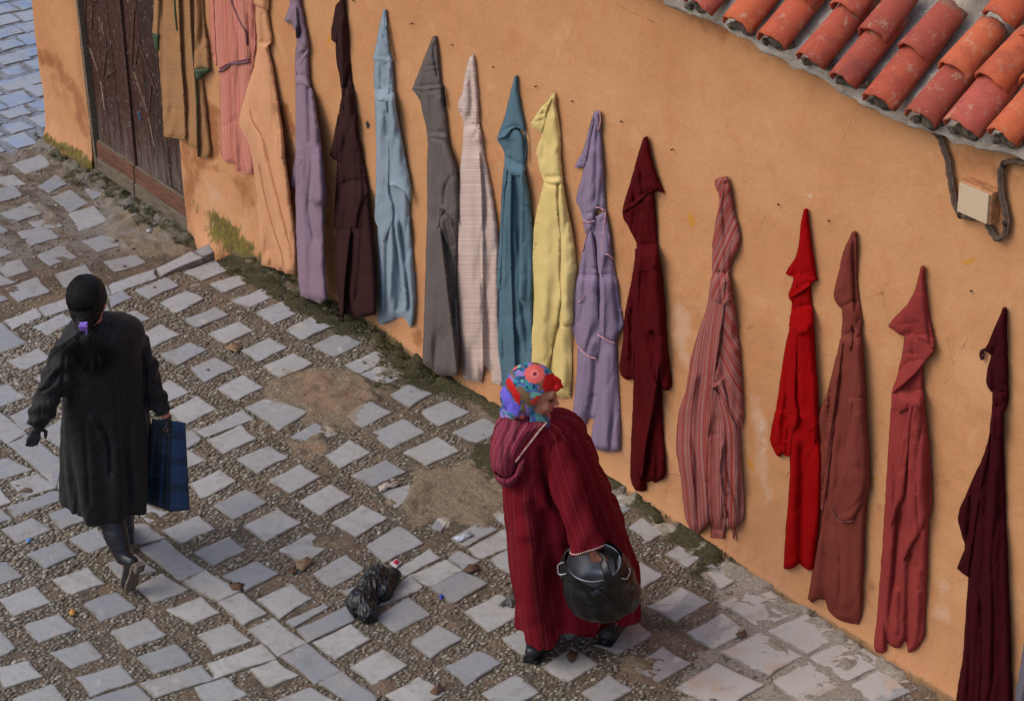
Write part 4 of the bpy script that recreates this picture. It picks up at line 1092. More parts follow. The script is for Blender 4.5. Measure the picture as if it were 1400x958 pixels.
# 2 peach satin
r = robe('peach satin robe with long seams hanging beside the mossy patch', (348, -60))
M = mat_cloth('peach_satin', (208, 148, 104), (186, 126, 84), None, .55, .6, .1, .3)
cloth('body', [(352, 62), (347, 90), (340, 112), (333, 138), (327, 160), (328, 174), (334, 184), (340, 196), (345, 222), (350, 262), (353, 305), (356, 340), (358, 362), (368, 365), (376, 366), (378, 369), (388, 371), (390, 374), (404, 375), (405, 350), (403, 318), (399, 288), (394, 250), (389, 215), (383, 170), (378, 130), (372, 90), (366, 62)], M, r, .03, .035, 10,
      [('v', .010, 1.8, [(341, 148), (346, 168), (357, 186), (366, 214), (371, 240), (377, 262), (384, 290), (390, 312), (396, 340)]), ('r', .014, 7, [(344, 150), (356, 200), (370, 252), (386, 315), (394, 370)], 'b'), ('v', .012, 2.5, [(352, 215), (362, 270), (374, 315), (384, 345), (387, 371)], 'b'), ('v', .008, 2.5, [(354, 290), (362, 320), (370, 360)], 'b'),
       ('v', .012, 3, [(378, 140), (382, 180), (385, 215)])], flare=.085, wr=.005, seed=9)
cloth('sleeve', [(376, 138), (380, 180), (381, 214), (384, 217), (388, 218), (389, 205), (385, 170), (380, 140)], M, r, .015, .03, 4, seed=10)
cloth('hood', [(347, -60), (346, 0), (350, 40), (351, 66), (358, 70), (366, 69), (367, 63), (371, 59), (372, 54), (369, 36), (365, 8), (362, -60)], M, r, .035, .035, 8, [('v', .012, 3, [(358, 14), (360, 40), (361, 66)]), ('S', .01, 4, [(371, 56), (364, 64)])], seed=11)
cloth('hood_flap', [(328, -60), (330, 0), (332, 4), (348, 7), (358, 11), (367, 14), (367, 0), (362, -60)], M, r, .06, .03, 7, seed=12)
MS_ = mat_plain('brown_seam', (166, 112, 74))
trim('seam', [(341, 150), (346, 168), (357, 186), (366, 214), (371, 240), (377, 262), (384, 290), (390, 312), (396, 340), (403, 372)], .1, .0018, MS_, r)
trim('seam', [(354, 225), (362, 270), (374, 315), (384, 345), (388, 370)], .1, .0018, MS_, r)
trim('seam', [(349, 6), (340, 4), (358, 12), (366, 14)][:1] + [(352, 8), (366, 14)], .1, .002, MS_, r)
# 3 mauve
r = robe('dusty mauve robe with a dark tassel on its drooping hood', (402, -30))
M = mat_cloth('mauve_wool', (138, 115, 128), (123, 100, 113)); MD = mat_plain('dark_tassel', (58, 44, 52))
cloth('sleeve', [(404, 190), (403, 214), (399, 236), (395, 257), (399, 258), (404, 256), (408, 220)], M, r, .02, .02, 4, seed=13)
cloth('body', [(404, 105), (404, 160), (404, 210), (404, 270), (405, 320), (407, 360), (408, 385), (411, 404), (420, 408), (430, 411), (438, 415), (447, 409), (446, 390), (443, 362), (443, 300), (443, 260), (438, 200), (431, 150), (423, 118)], M, r, .028, .045, 10,
      [('v', .018, 3, [(421, 120), (423, 170), (424, 200)], 't'), ('r', .012, 5, [(411, 180), (413, 260), (416, 350), (418, 400)])], flare=.13, seed=14)
cloth('sleeve', [(423, 117), (424, 160), (424, 200), (424, 240), (421, 276), (432, 279), (446, 277), (446, 262), (443, 235), (438, 195), (433, 160), (427, 125)], M, r, .085, .04, 9, [('v', .01, 2, [(427, 148), (423, 152)])], flare=.03, seed=15)
cloth('collar', [(404, 100), (404, 116), (414, 117), (423, 119), (422, 100), (421, 72), (412, 80)], M, r, .045, .035, 8, seed=16)
cloth('hood', [(398, -30), (396, 5), (392, 18), (389, 30), (398, 33), (402, 40), (406, 48), (404, 70), (403, 90), (404, 104), (410, 92), (416, 82), (422, 72), (422, 65), (418, 40), (414, 20), (410, 0), (407, -30)], M, r, .055, .04, 7,
      [('s', .018, 7, [(404, 5), (406, 30), (408, 50), (421, 68)]), ('v', .018, 3, [(405, 52), (412, 62), (418, 68), (408, 88)])], seed=17)
trim('tassel', [(407, 36), (407, 44), (407, 51)], .112, .012, MD, r)
# 4 maroon brown
r = robe('dark maroon brown robe with a slit hem, fifth from the left', (468, -30))
M = mat_cloth('maroon_wool', (56, 33, 32), (43, 24, 24))
cloth('body', [(461, 290), (459, 330), (460, 370), (462, 410), (465, 432), (469, 436), (470, 430), (482, 430), (484, 433), (498, 433), (514, 430), (514, 400), (512, 360), (509, 320), (505, 280), (502, 262), (490, 250), (470, 255)], M, r, .02, .045, 9,
      [('s', .03, 9, [(480, 310), (475, 350), (471, 390), (469, 430)], 'b'), ('v', .03, 3.5, [(473, 395), (477, 414), (482, 432)], 'b')], flare=.085, seed=18)
cloth('sleeve', [(462, 155), (456, 190), (451, 213), (456, 217), (462, 221), (466, 190)], M, r, .02, .03, 5, seed=19)
cloth('sleeve', [(468, 128), (464, 152), (462, 180), (461, 220), (459, 260), (456, 311), (466, 312), (476, 311), (489, 312), (490, 296), (494, 280), (503, 264), (500, 240), (495, 212), (489, 180), (485, 150), (482, 128), (475, 120)], M, r, .055, .045, 10,
      [('v', .012, 3, [(487, 200), (489, 240), (488, 290)]), ('r', .01, 6, [(470, 160), (468, 230), (466, 300)])], seed=20)
cloth('hood', [(464, -30), (465, 0), (462, 30), (459, 60), (461, 90), (465, 108), (467, 130), (468, 150), (474, 160), (482, 178), (488, 184), (487, 160), (483, 130), (480, 100), (477, 70), (474, 30), (471, 0), (470, -30)], M, r, .04, .03, 7,
      [('r', .016, 3, [(467, 20), (467, 80), (470, 150)]), ('v', .016, 2.5, [(474, 60), (479, 120), (484, 165)])], seed=21)
cloth('hood_flap', [(463, -30), (465, 0), (459, 8), (456, 24), (453, 42), (453, 55), (459, 60), (462, 44), (466, 20), (469, 0), (468, -30)], M, r, .062, .03, 6, seed=22)
# 5 light blue grey
r = robe('pale blue grey robe with pleats spilling from its open sleeve', (526, 14))
M = mat_cloth('pale_blue_cotton', (138, 152, 162), (118, 132, 144), weave=.6)
cloth('body', [(512, 130), (514, 190), (515, 250), (516, 310), (517, 380), (516, 436), (518, 443), (524, 444), (535, 439), (546, 434), (552, 434), (557, 441), (560, 447), (565, 445), (567, 430), (568, 400), (566, 370), (563, 335), (560, 300), (559, 270), (553, 220), (545, 170), (537, 130)], M, r, .02, .042, 9,
      [('v', .03, 2.8, [(531, 290), (529, 330), (528, 380), (527, 424)], 'b'), ('v', .022, 2.2, [(537, 300), (542, 340), (548, 390), (553, 425)]), ('r', .016, 3, [(535, 300), (536, 350), (533, 415)]), ('r', .018, 3.5, [(541, 290), (547, 345), (553, 400), (556, 430)]), ('v', .022, 2.6, [(546, 300), (553, 350), (558, 400), (560, 430)]), ('v', .014, 5, [(540, 370), (545, 420)], 'b')], wr=.006, seed=23)
cloth('sleeve', [(513, 130), (514, 190), (514, 250), (512, 300), (516, 309), (520, 318), (523, 331), (527, 328), (530, 318), (538, 300), (537, 280), (532, 262), (533, 220), (531, 160), (528, 130)], M, r, .055, .03, 7,
      [('v', .012, 2.5, [(526, 150), (530, 190)]), ('r', .008, 5, [(520, 150), (521, 280)])], seed=24)
cloth('sleeve', [(529, 86), (530, 130), (532, 190), (532, 256), (537, 252), (541, 254), (549, 258), (555, 264), (560, 277), (562, 270), (561, 256), (557, 232), (553, 212), (547, 180), (541, 145), (538, 110), (536, 88)], M, r, .058, .042, 8,
      [('S', .02, 6, [(533, 254), (543, 254), (554, 262), (561, 276)], 'x'), ('r', .010, 5, [(536, 120), (541, 190), (549, 245)])], seed=25)
cloth('neck', [(512, 80), (511, 105), (513, 136), (520, 140), (532, 138), (535, 100), (535, 80)], M, r, .045, .03, 7, [('v', .022, 2.6, [(528, 84), (529, 110), (527, 142)], 'x'), ('v', .009, 2, [(521, 86), (520, 138)])], seed=26)
cloth('hood', [(524, 14), (528, 13), (528, 30), (529, 50), (532, 70), (534, 86), (528, 86), (520, 84), (509, 83), (512, 72), (516, 50), (520, 30)], M, r, .055, .03, 7, [('v', .01, 2, [(523, 20), (522, 40), (526, 56)])], seed=27)
cloth('hood_edge', [(527, 14), (528, 30), (530, 50), (533, 68), (536, 86), (532, 80), (528, 60), (526, 40)], M, r, .035, .02, 3, seed=28)
# 6 dark grey
r = robe('dark grey wool robe with a black tassel at the hood corner', (594, 49))
M = mat_cloth('grey_wool', (99, 90, 86), (83, 76, 74), [('v', 60, .52, .6, (124, 114, 108), .35, 5)]); MD2 = mat_plain('black_tassel', (34, 30, 32))
cloth('body', [(585, 186), (584, 230), (584, 290), (582, 360), (580, 430), (577, 496), (588, 503), (598, 511), (606, 514), (618, 513), (627, 511), (628, 480), (626, 440), (624, 400), (624, 340), (626, 300), (626, 255), (620, 225), (612, 188)], M, r, .02, .045, 10,
      [('s', .04, 14, [(600, 300), (606, 340), (612, 400), (619, 450), (626, 510)], 'b'), ('v', .02, 4, [(610, 300), (618, 360), (622, 420)]), ('r', .010, 7, [(590, 260), (590, 380), (586, 490)])], flare=.05, seed=29)
cloth('sleeve', [(603, 190), (601, 220), (597, 262), (595, 310), (599, 313), (604, 300), (607, 287), (613, 290), (620, 300), (625, 306), (627, 280), (626, 250), (621, 222), (612, 198), (606, 190)], M, r, .055, .042, 8,
      [('v', .016, 2.2, [(617, 238), (608, 258), (606, 286)]), ('S', .014, 5, [(606, 287), (616, 292), (625, 306)], 'x')], seed=30)
cloth('pleat', [(602, 296), (602, 312), (612, 335), (620, 352), (624, 350), (622, 320), (616, 300), (608, 292)], M, r, .03, .02, 5, [('v', .012, 2, [(607, 300), (616, 340)]), ('v', .012, 2, [(612, 296), (621, 340)])], seed=31)
cloth('neck', [(563, 122), (568, 128), (574, 138), (578, 155), (582, 172), (585, 190), (598, 189), (612, 190), (611, 165), (608, 145), (604, 120)], M, r, .045, .035, 8, [('v', .010, 3, [(588, 130), (592, 185)]), ('r', .008, 4, [(599, 130), (602, 180)])], seed=32)
cloth('hood', [(592, 50), (596, 49), (598, 62), (600, 85), (602, 105), (604, 121), (592, 123), (578, 125), (563, 123), (568, 111), (575, 93), (583, 72)], M, r, .06, .035, 8, [('v', .018, 1.8, [(593, 58), (593, 78), (599, 110)]), ('v', .007, 2, [(582, 92), (598, 88)]), ('v', .006, 2, [(578, 100), (600, 96)])], seed=33)
trim('tassel', [(605, 119), (606, 132), (608, 145)], .085, .009, MD2, r)
# 7 pale pink with white stripes
r = robe('pale pinkish beige robe with thin white cross stripes', (646, 74))
ST = [('h', 62, .54, .57, (226, 216, 208), .85, 7), ('h', 160, .60, .63, (222, 210, 202), .5, 2)]
M = mat_cloth('beige_striped_cotton', (188, 158, 144), (172, 142, 128), ST, .9, .7)
cloth('body', [(634, 178), (631, 210), (628, 240), (625, 280), (624, 340), (625, 400), (629, 460), (633, 519), (645, 521), (659, 523), (660, 510), (662, 500), (671, 506), (672, 523), (684, 527), (688, 522), (687, 500), (682, 440), (681, 370), (680, 320), (676, 285), (670, 250), (662, 210), (656, 172)], M, r, .022, .045, 10,
      [('s', .02, 12, [(655, 200), (659, 260), (661, 360), (660, 450), (661, 505)], 'b'), ('v', .024, 4, [(662, 380), (667, 450), (668, 506)], 'b'), ('r', .010, 6, [(642, 230), (644, 350), (648, 500)]), ('v', .008, 5, [(652, 220), (652, 320), (652, 400)])], seed=34)
cloth('hood', [(643, 76), (646, 73), (648, 76), (650, 95), (652, 115), (654, 145), (656, 180), (658, 196), (644, 192), (633, 190), (634, 172), (632, 160), (627, 153), (626, 142), (631, 128), (634, 112), (637, 96), (640, 84)], M, r, .05, .035, 8,
      [('v', .012, 3, [(640, 95), (645, 130), (646, 180)]), ('r', .01, 4, [(636, 110), (632, 140), (638, 160)]), ('v', .008, 2, [(628, 150), (636, 158), (640, 176)])], wr=.006, seed=35)
# 8 teal blue
r = robe('teal blue robe with a wide peaked hood behind the headscarf', (706, 104))
M = mat_cloth('teal_wool', (86, 112, 124), (66, 90, 104)); MT = mat_plain('teal_braid', (60, 84, 92))
cloth('body', [(690, 220), (686, 260), (684, 310), (682, 370), (682, 430), (680, 460), (683, 500), (690, 540), (710, 560), (727, 545), (729, 500), (728, 450), (728, 380), (727, 310), (722, 260), (716, 233)], M, r, .02, .04, 9,
      [('s', .022, 9, [(699, 240), (698, 330), (701, 430), (706, 540)], 'x'), ('r', .014, 4, [(694, 240), (690, 330), (690, 400)]), ('v', .024, 3, [(708, 240), (709, 330), (711, 400), (718, 450), (724, 500)]), ('v', .02, 5, [(716, 412), (722, 450), (727, 470)])], seed=36)
cloth('sleeve', [(691, 226), (687, 262), (684, 305), (681, 350), (678, 395), (681, 397), (684, 395), (686, 350), (688, 300), (692, 250), (695, 230)], M, r, .05, .028, 4, seed=37)
cloth('sleeve', [(709, 236), (712, 262), (711, 310), (710, 350), (708, 402), (712, 411), (718, 413), (727, 412), (728, 380), (727, 320), (724, 275), (720, 250), (716, 234)], M, r, .055, .035, 7, [('S', .012, 3, [(713, 240), (714, 320), (713, 408)], 'x'), ('v', .006, 1.5, [(714, 282), (727, 284)])], seed=38)
cloth('neck', [(679, 192), (686, 201), (690, 212), (690, 226), (696, 236), (704, 240), (715, 240), (718, 228), (717, 205), (714, 185), (705, 174), (692, 180)], M, r, .045, .038, 8, [('v', .012, 4, [(694, 200), (688, 218)]), ('v', .008, 4, [(701, 190), (700, 230)])], seed=39)
cloth('hood', [(703, 105), (707, 103), (707, 112), (709, 130), (713, 152), (716, 165), (718, 186), (713, 177), (706, 174), (699, 178), (692, 187), (685, 191), (679, 191), (681, 184), (686, 170), (692, 152), (697, 130), (701, 114)], M, r, .062, .038, 9, [('S', .016, 5, [(680, 191), (692, 187), (700, 177), (710, 176), (717, 186)], 'x')], seed=40)
trim('braid', [(718, 184), (720, 200), (719, 218)], .05, .006, MT, r)
# 9 yellow
r = robe('pale yellow robe with its hood point turned to the left', (757, 126))
M = mat_cloth('yellow_linen', (218, 192, 128), (202, 170, 100), weave=.7, mott=.3)
cloth('body', [(744, 250), (742, 290), (738, 340), (734, 400), (732, 460), (730, 520), (732, 546), (750, 546), (760, 541), (770, 543), (780, 542), (781, 520), (782, 470), (783, 440), (782, 400), (780, 340), (775, 290), (768, 250)], M, r, .02, .04, 9,
      [('v', .03, 6, [(758, 440), (753, 480), (750, 545)], 'b'), ('r', .012, 5, [(768, 440), (770, 535)])], seed=41)
cloth('sleeve', [(764, 248), (762, 300), (764, 350), (763, 400), (765, 440), (770, 446), (777, 446), (783, 440), (784, 415), (788, 375), (786, 345), (781, 312), (775, 285), (769, 250)], M, r, .04, .042, 8, [('r', .008, 5, [(770, 290), (774, 430)])], seed=42)
cloth('sleeve', [(744, 248), (738, 268), (732, 296), (728, 320), (726, 350), (727, 380), (729, 410), (728, 440), (726, 480), (725, 545), (738, 545), (748, 510), (756, 470), (762, 440), (766, 410), (765, 370), (766, 330), (763, 290), (761, 250)], M, r, .055, .045, 10,
      [('r', .010, 7, [(748, 290), (744, 390), (740, 500)]), ('v', .010, 5, [(757, 290), (757, 380), (751, 460)])], seed=43)
cloth('hood', [(755, 128), (757, 125), (759, 130), (760, 148), (764, 168), (766, 190), (766, 215), (768, 232), (769, 250), (757, 252), (744, 250), (741, 240), (737, 230), (735, 218), (733, 208), (735, 198), (739, 188), (742, 176), (746, 158), (750, 140)], M, r, .055, .038, 8,
      [('v', .012, 3, [(753, 140), (748, 170), (743, 200), (742, 225)]), ('r', .01, 5, [(757, 150), (758, 200), (756, 245)])], seed=44)
cloth('hood_flap', [(754, 130), (749, 138), (742, 144), (733, 156), (725, 168), (728, 174), (734, 178), (741, 182), (743, 176), (745, 165), (749, 150), (755, 136)], M, r, .04, .025, 5, [('v', .008, 2, [(729, 168), (742, 164)]), ('v', .008, 2, [(733, 160), (744, 152)])], seed=45)
# 10 lilac with pink piping
r = robe('lilac pinstriped robe edged with pink piping', (816, 152))
ST = [('v', 190, .50, .56, (128, 112, 146), .6, 3), ('v', 120, .58, .62, (182, 164, 190), .4, 8)]
M = mat_cloth('lilac_pinstripe', (134, 116, 134), (119, 103, 122), ST, .9, .6); MK = mat_plain('pink_piping', (214, 158, 164)); MV = mat_cloth('violet_lining', (96, 84, 108))
cloth('lining', [(811, 540), (808, 555), (804, 568), (808, 571), (813, 571), (815, 555)], MV, r, .014, .01, 3, seed=47)
cloth('body', [(791, 380), (790, 440), (789, 500), (785, 545), (781, 575), (780, 590), (786, 594), (792, 602), (799, 586), (804, 572), (812, 571), (809, 592), (808, 612), (818, 615), (828, 617), (838, 617), (847, 615), (848, 595), (847, 560), (845, 520), (842, 460), (840, 380)], M, r, .02, .04, 9,
      [('v', .034, 4, [(816, 470), (813, 520), (806, 572)], 'b'), ('r', .012, 6, [(828, 470), (828, 560), (828, 610)], 'b'), ('r', .010, 6, [(800, 480), (796, 540), (788, 585)])], seed=46)
cloth('sleeve', [(805, 306), (800, 325), (796, 345), (791, 372), (785, 395), (782, 415), (781, 438), (784, 456), (790, 472), (797, 481), (805, 487), (815, 490), (819, 478), (820, 450), (818, 410), (817, 370), (813, 335), (809, 306)], M, r, .055, .04, 8,
      [('v', .024, 3.5, [(803, 330), (801, 370), (799, 400), (796, 424), (790, 450)]), ('r', .012, 5, [(810, 370), (808, 420), (803, 475)]), ('v', .008, 2, [(808, 365), (818, 370)])], seed=48)
cloth('sleeve', [(819, 346), (820, 400), (819, 440), (817, 456), (823, 460), (832, 465), (841, 468), (846, 457), (852, 445), (849, 425), (845, 400), (841, 375), (837, 350), (833, 315), (829, 300), (824, 320)], M, r, .06, .04, 8, [('S', .014, 4, [(824, 350), (826, 400), (825, 458)], 'x')], ang=18, seed=49)
cloth('neck', [(796, 298), (800, 320), (808, 312), (815, 330), (818, 372), (824, 380), (828, 350), (836, 350), (832, 318), (828, 288), (815, 295)], M, r, .04, .03, 6, [('v', .02, 3, [(813, 300), (817, 340), (819, 376)], 'x')], seed=50)
cloth('hood', [(812, 153), (816, 151), (820, 152), (821, 165), (822, 195), (825, 230), (826, 260), (828, 288), (820, 284), (814, 290), (812, 301), (804, 302), (796, 299), (793, 286), (788, 276), (789, 264), (794, 246), (798, 230), (801, 205), (806, 175)], M, r, .055, .038, 8,
      [('v', .016, 2, [(813, 160), (807, 195), (803, 225)]), ('v', .014, 2, [(817, 170), (815, 220), (814, 285)]), ('r', .01, 3, [(810, 200), (806, 280)])], seed=51)
cloth('hood_flap', [(812, 155), (808, 166), (802, 190), (795, 210), (787, 225), (786, 229), (793, 230), (799, 227), (802, 212), (806, 190), (811, 168)], M, r, .07, .03, 5, seed=52)
for ln, dp in (([(820, 152), (821, 166), (818, 178)], .088), ([(815, 284), (820, 284), (826, 288)], .10), ([(828, 290), (826, 312), (823, 345), (832, 348), (838, 354)], .098), ([(797, 301), (805, 304), (813, 302)], .092), ([(791, 473), (797, 481), (805, 487), (815, 490)], .085), ([(817, 457), (823, 461), (832, 466), (841, 469)], .09), ([(799, 404), (796, 410), (790, 414)], .1), ([(806, 310), (801, 325), (797, 343)], .088)):
    trim('piping', ln, dp, .0035, MK, r)
# 11 dark crimson
r = robe('dark crimson robe with its hood point turned to the right', (882, 187))
M = mat_cloth('crimson_wool', (78, 10, 15), (58, 7, 11))
cloth('body', [(868, 340), (867, 400), (867, 460), (866, 520), (864, 580), (862, 620), (862, 650), (864, 662), (868, 670), (876, 672), (883, 670), (883, 659), (892, 657), (895, 660), (903, 657), (909, 651), (909, 630), (906, 580), (905, 530), (906, 470), (903, 400), (898, 340)], M, r, .02, .045, 9,
      [('s', .034, 12, [(902, 500), (893, 560), (884, 600), (878, 650)], 'x'), ('v', .02, 4, [(886, 450), (893, 500), (900, 530)]), ('r', .010, 5, [(871, 460), (869, 560), (868, 660)])], seed=53)
cloth('sleeve', [(869, 350), (864, 380), (858, 410), (853, 438), (851, 470), (848, 490), (847, 504), (850, 514), (857, 519), (866, 518), (867, 490), (871, 440), (875, 390), (876, 350)], M, r, .045, .04, 7, [('v', .010, 3, [(866, 400), (863, 450), (864, 510)])], seed=54)
cloth('sleeve', [(884, 350), (884, 390), (881, 430), (880, 450), (886, 456), (892, 452), (897, 458), (900, 490), (904, 520), (906, 532), (912, 534), (918, 527), (917, 510), (913, 480), (911, 450), (908, 410), (904, 370), (899, 340)], M, r, .055, .042, 8,
      [('S', .016, 5, [(881, 452), (888, 456), (895, 456), (900, 490), (905, 530)], 'x'), ('r', .008, 5, [(893, 370), (900, 440), (909, 510)])], seed=55)
cloth('neck', [(851, 290), (853, 300), (861, 314), (870, 334), (868, 365), (880, 370), (900, 365), (898, 330), (896, 295), (893, 262), (878, 270)], M, r, .04, .036, 9, [('v', .016, 4, [(873, 285), (872, 310), (870, 330)]), ('v', .012, 3, [(880, 300), (878, 370)])], seed=56)
cloth('hood', [(880, 188), (884, 186), (886, 192), (888, 206), (892, 222), (897, 238), (903, 252), (908, 264), (900, 262), (892, 263), (884, 266), (874, 276), (864, 283), (855, 289), (851, 290), (852, 282), (858, 262), (866, 235), (873, 210)], M, r, .06, .038, 9, [('S', .014, 5, [(853, 290), (866, 282), (876, 274), (892, 262)], 'x'), ('v', .010, 3, [(886, 240), (896, 258)])], seed=57)
# 12 red striped twisted
r = robe('mauve robe with brick red stripes, its top twisted and without a peak', (986, 243))
ST = [('v', 13, .47, .52, (150, 58, 44), .9, 6), ('v', 100, .56, .6, (110, 40, 36), .6, 1), ('v', 45, .60, .64, (196, 152, 144), .6, 12)]
M = mat_cloth('red_striped_cotton', (148, 100, 96), (122, 78, 76), ST, .9, .6)
cloth('body', [(972, 380), (966, 420), (958, 444), (950, 470), (944, 492), (940, 520), (936, 540), (929, 560), (925, 590), (924, 612), (927, 632), (931, 655), (934, 685), (937, 708), (945, 724), (955, 730), (963, 722), (968, 716), (980, 722), (1000, 722), (1006, 720), (1017, 709), (1016, 670), (1014, 640), (1012, 600), (1010, 540), (1006, 480), (1003, 430), (999, 380)], M, r, .02, .045, 10,
      [('s', .03, 14, [(992, 385), (989, 430), (981, 480), (974, 540), (968, 600), (966, 650), (968, 716)], 'x'), ('r', .014, 6, [(950, 500), (941, 560), (943, 620), (950, 710)]), ('v', .010, 6, [(962, 500), (954, 600), (958, 700)])], seed=58)
cloth('front_panel', [(976, 530), (970, 560), (967, 600), (966, 645), (967, 700), (972, 722), (972, 735), (981, 736), (990, 736), (991, 712), (995, 700), (998, 712), (1003, 738), (1006, 722), (1010, 690), (1011, 640), (1010, 600), (1006, 580), (996, 560), (986, 540)], M, r, .055, .035, 8,
      [('s', .016, 7, [(990, 600), (984, 640), (990, 690), (1003, 736)], 'b'), ('v', .014, 4, [(996, 672), (991, 710)], 'b'), ('v', .008, 3, [(973, 592), (985, 594)])], seed=59, uoff=.3)
cloth('sleeve', [(992, 402), (988, 440), (982, 480), (976, 515), (972, 532), (980, 530), (988, 546), (996, 560), (1001, 567), (1008, 580), (1015, 586), (1016, 560), (1014, 520), (1012, 490), (1008, 450), (1005, 425), (1000, 398)], M, r, .065, .04, 9,
      [('v', .012, 2, [(990, 420), (986, 460), (978, 510)]), ('s', .012, 6, [(976, 530), (986, 520), (998, 564)]), ], ang=-28, seed=60, uoff=.1)
cloth('hood', [(977, 246), (985, 243), (994, 241), (996, 247), (999, 265), (1003, 288), (1008, 306), (1012, 324), (1010, 334), (1004, 350), (999, 362), (997, 380), (999, 396), (1000, 412), (990, 418), (975, 412), (970, 400), (973, 380), (974, 355), (974, 335), (977, 312), (981, 290), (984, 276), (982, 264), (978, 256)], M, r, .045, .038, 8,
      [('v', .016, 2.2, [(992, 250), (988, 280), (990, 310), (992, 350), (991, 410)], 'x'), ('S', .014, 4, [(992, 250), (986, 272), (983, 290)])], ang=24, seed=61)
# 13 bright red
r = robe('bright red robe with a tiered peaked hood', (1101, 286))
M = mat_cloth('bright_red_wool', (147, 4, 7), (124, 3, 5))
cloth('body', [(1080, 430), (1078, 480), (1080, 560), (1080, 620), (1079, 660), (1076, 700), (1073, 740), (1071, 777), (1078, 778), (1086, 775), (1093, 770), (1097, 774), (1105, 780), (1113, 778), (1117, 740), (1121, 700), (1123, 640), (1121, 600), (1118, 560), (1116, 510), (1113, 460), (1109, 420)], M, r, .02, .045, 9,
      [('v', .040, 5, [(1096, 600), (1096, 660), (1095, 720), (1095, 776)], 'b'), ('r', .012, 5, [(1084, 640), (1080, 760)]), ('v', .014, 4, [(1106, 620), (1099, 660)])], seed=62)
cloth('sleeve', [(1082, 440), (1076, 462), (1071, 490), (1067, 515), (1063, 545), (1060, 562), (1055, 582), (1053, 600), (1056, 612), (1061, 622), (1065, 624), (1070, 620), (1074, 623), (1080, 622), (1082, 605), (1086, 590), (1091, 580), (1092, 565), (1088, 545), (1090, 500), (1092, 450)], M, r, .05, .042, 8,
      [('v', .012, 3, [(1073, 540), (1070, 580), (1071, 620)]), ('v', .010, 4, [(1084, 480), (1082, 540), (1079, 580)]), ('r', .01, 4, [(1066, 560), (1062, 610)])], seed=63)
cloth('sleeve', [(1090, 450), (1090, 500), (1088, 545), (1091, 562), (1096, 572), (1103, 582), (1110, 596), (1113, 606), (1117, 600), (1120, 580), (1118, 550), (1116, 510), (1112, 470), (1107, 440)], M, r, .05, .04, 8,
      [('v', .022, 3, [(1092, 500), (1088, 545), (1095, 570)]), ('S', .012, 5, [(1096, 570), (1108, 590)])], seed=64)
cloth('neck', [(1083, 410), (1082, 425), (1078, 445), (1090, 460), (1106, 455), (1112, 440), (1109, 410), (1108, 388), (1095, 395)], M, r, .045, .035, 8, [('v', .012, 3, [(1088, 412), (1086, 450)])], seed=65)
cloth('hood_fold', [(1085, 378), (1082, 392), (1078, 402), (1079, 408), (1083, 413), (1090, 404), (1100, 397), (1108, 391), (1110, 382), (1097, 380)], M, r, .055, .032, 6, [('S', .014, 4, [(1079, 407), (1091, 402), (1108, 390)], 'x')], seed=66)
cloth('hood', [(1099, 287), (1101, 285), (1104, 286), (1105, 300), (1108, 325), (1112, 350), (1115, 370), (1117, 384), (1110, 386), (1102, 383), (1094, 381), (1085, 379), (1074, 374), (1078, 366), (1086, 354), (1091, 340), (1093, 325), (1095, 305)], M, r, .07, .036, 8, [('v', .005, 2, [(1085, 368), (1112, 374)])], seed=67)
# 14 brown rose
r = robe('brownish rose robe overlapping the bright red one', (1168, 317))
M = mat_cloth('brown_rose_wool', (118, 56, 46), (98, 44, 36))
MB = mat_plain('rose_hem', (124, 74, 66))
cloth('body', [(1148, 464), (1142, 510), (1138, 570), (1132, 640), (1124, 700), (1118, 745), (1110, 785), (1104, 818), (1110, 824), (1119, 819), (1128, 820), (1132, 832), (1140, 843), (1150, 849), (1162, 852), (1174, 853), (1177, 843), (1180, 790), (1182, 730), (1186, 670), (1185, 600), (1183, 530), (1181, 490), (1178, 462)], M, r, .022, .05, 11,
      [('v', .014, 5, [(1136, 660), (1130, 740), (1126, 815)], 'b'), ('r', .012, 8, [(1155, 700), (1153, 840)]), ('r', .010, 4, [(1122, 730), (1112, 815)])], seed=68)
cloth('sleeve', [(1149, 464), (1145, 480), (1140, 500), (1134, 525), (1128, 545), (1120, 562), (1116, 577), (1119, 592), (1121, 602), (1114, 620), (1106, 638), (1103, 656), (1110, 658), (1118, 664), (1117, 680), (1121, 692), (1125, 702), (1129, 680), (1134, 640), (1140, 590), (1146, 540), (1150, 500), (1154, 464)], M, r, .05, .035, 7,
      [('s', .014, 5, [(1147, 500), (1140, 560), (1134, 600), (1124, 660)]), ('v', .014, 3, [(1140, 520), (1131, 570), (1128, 610)]), ('v', .012, 3, [(1123, 600), (1119, 650)])], seed=69)
cloth('sleeve', [(1165, 455), (1163, 500), (1160, 542), (1157, 590), (1150, 640), (1140, 670), (1137, 692), (1142, 706), (1150, 713), (1160, 713), (1168, 708), (1176, 694), (1188, 670), (1189, 650), (1187, 610), (1184, 570), (1182, 530), (1180, 490), (1178, 455)], M, r, .06, .045, 10,
      [('v', .022, 3, [(1164, 460), (1164, 500), (1162, 542)], 'x'), ('v', .006, 1.5, [(1163, 543), (1182, 544)], 'x'), ('r', .008, 6, [(1170, 560), (1168, 640)]), ('v', .008, 3, [(1186, 672), (1170, 690), (1158, 702)])], seed=70)
trim('hem_edge', [(1137, 694), (1143, 707), (1151, 713), (1160, 713), (1166, 711)], .098, .003, MB, r)
cloth('neck', [(1151, 422), (1151, 445), (1149, 466), (1156, 472), (1161, 480), (1165, 470), (1166, 450), (1172, 430), (1170, 415)], M, r, .045, .03, 6, seed=71)
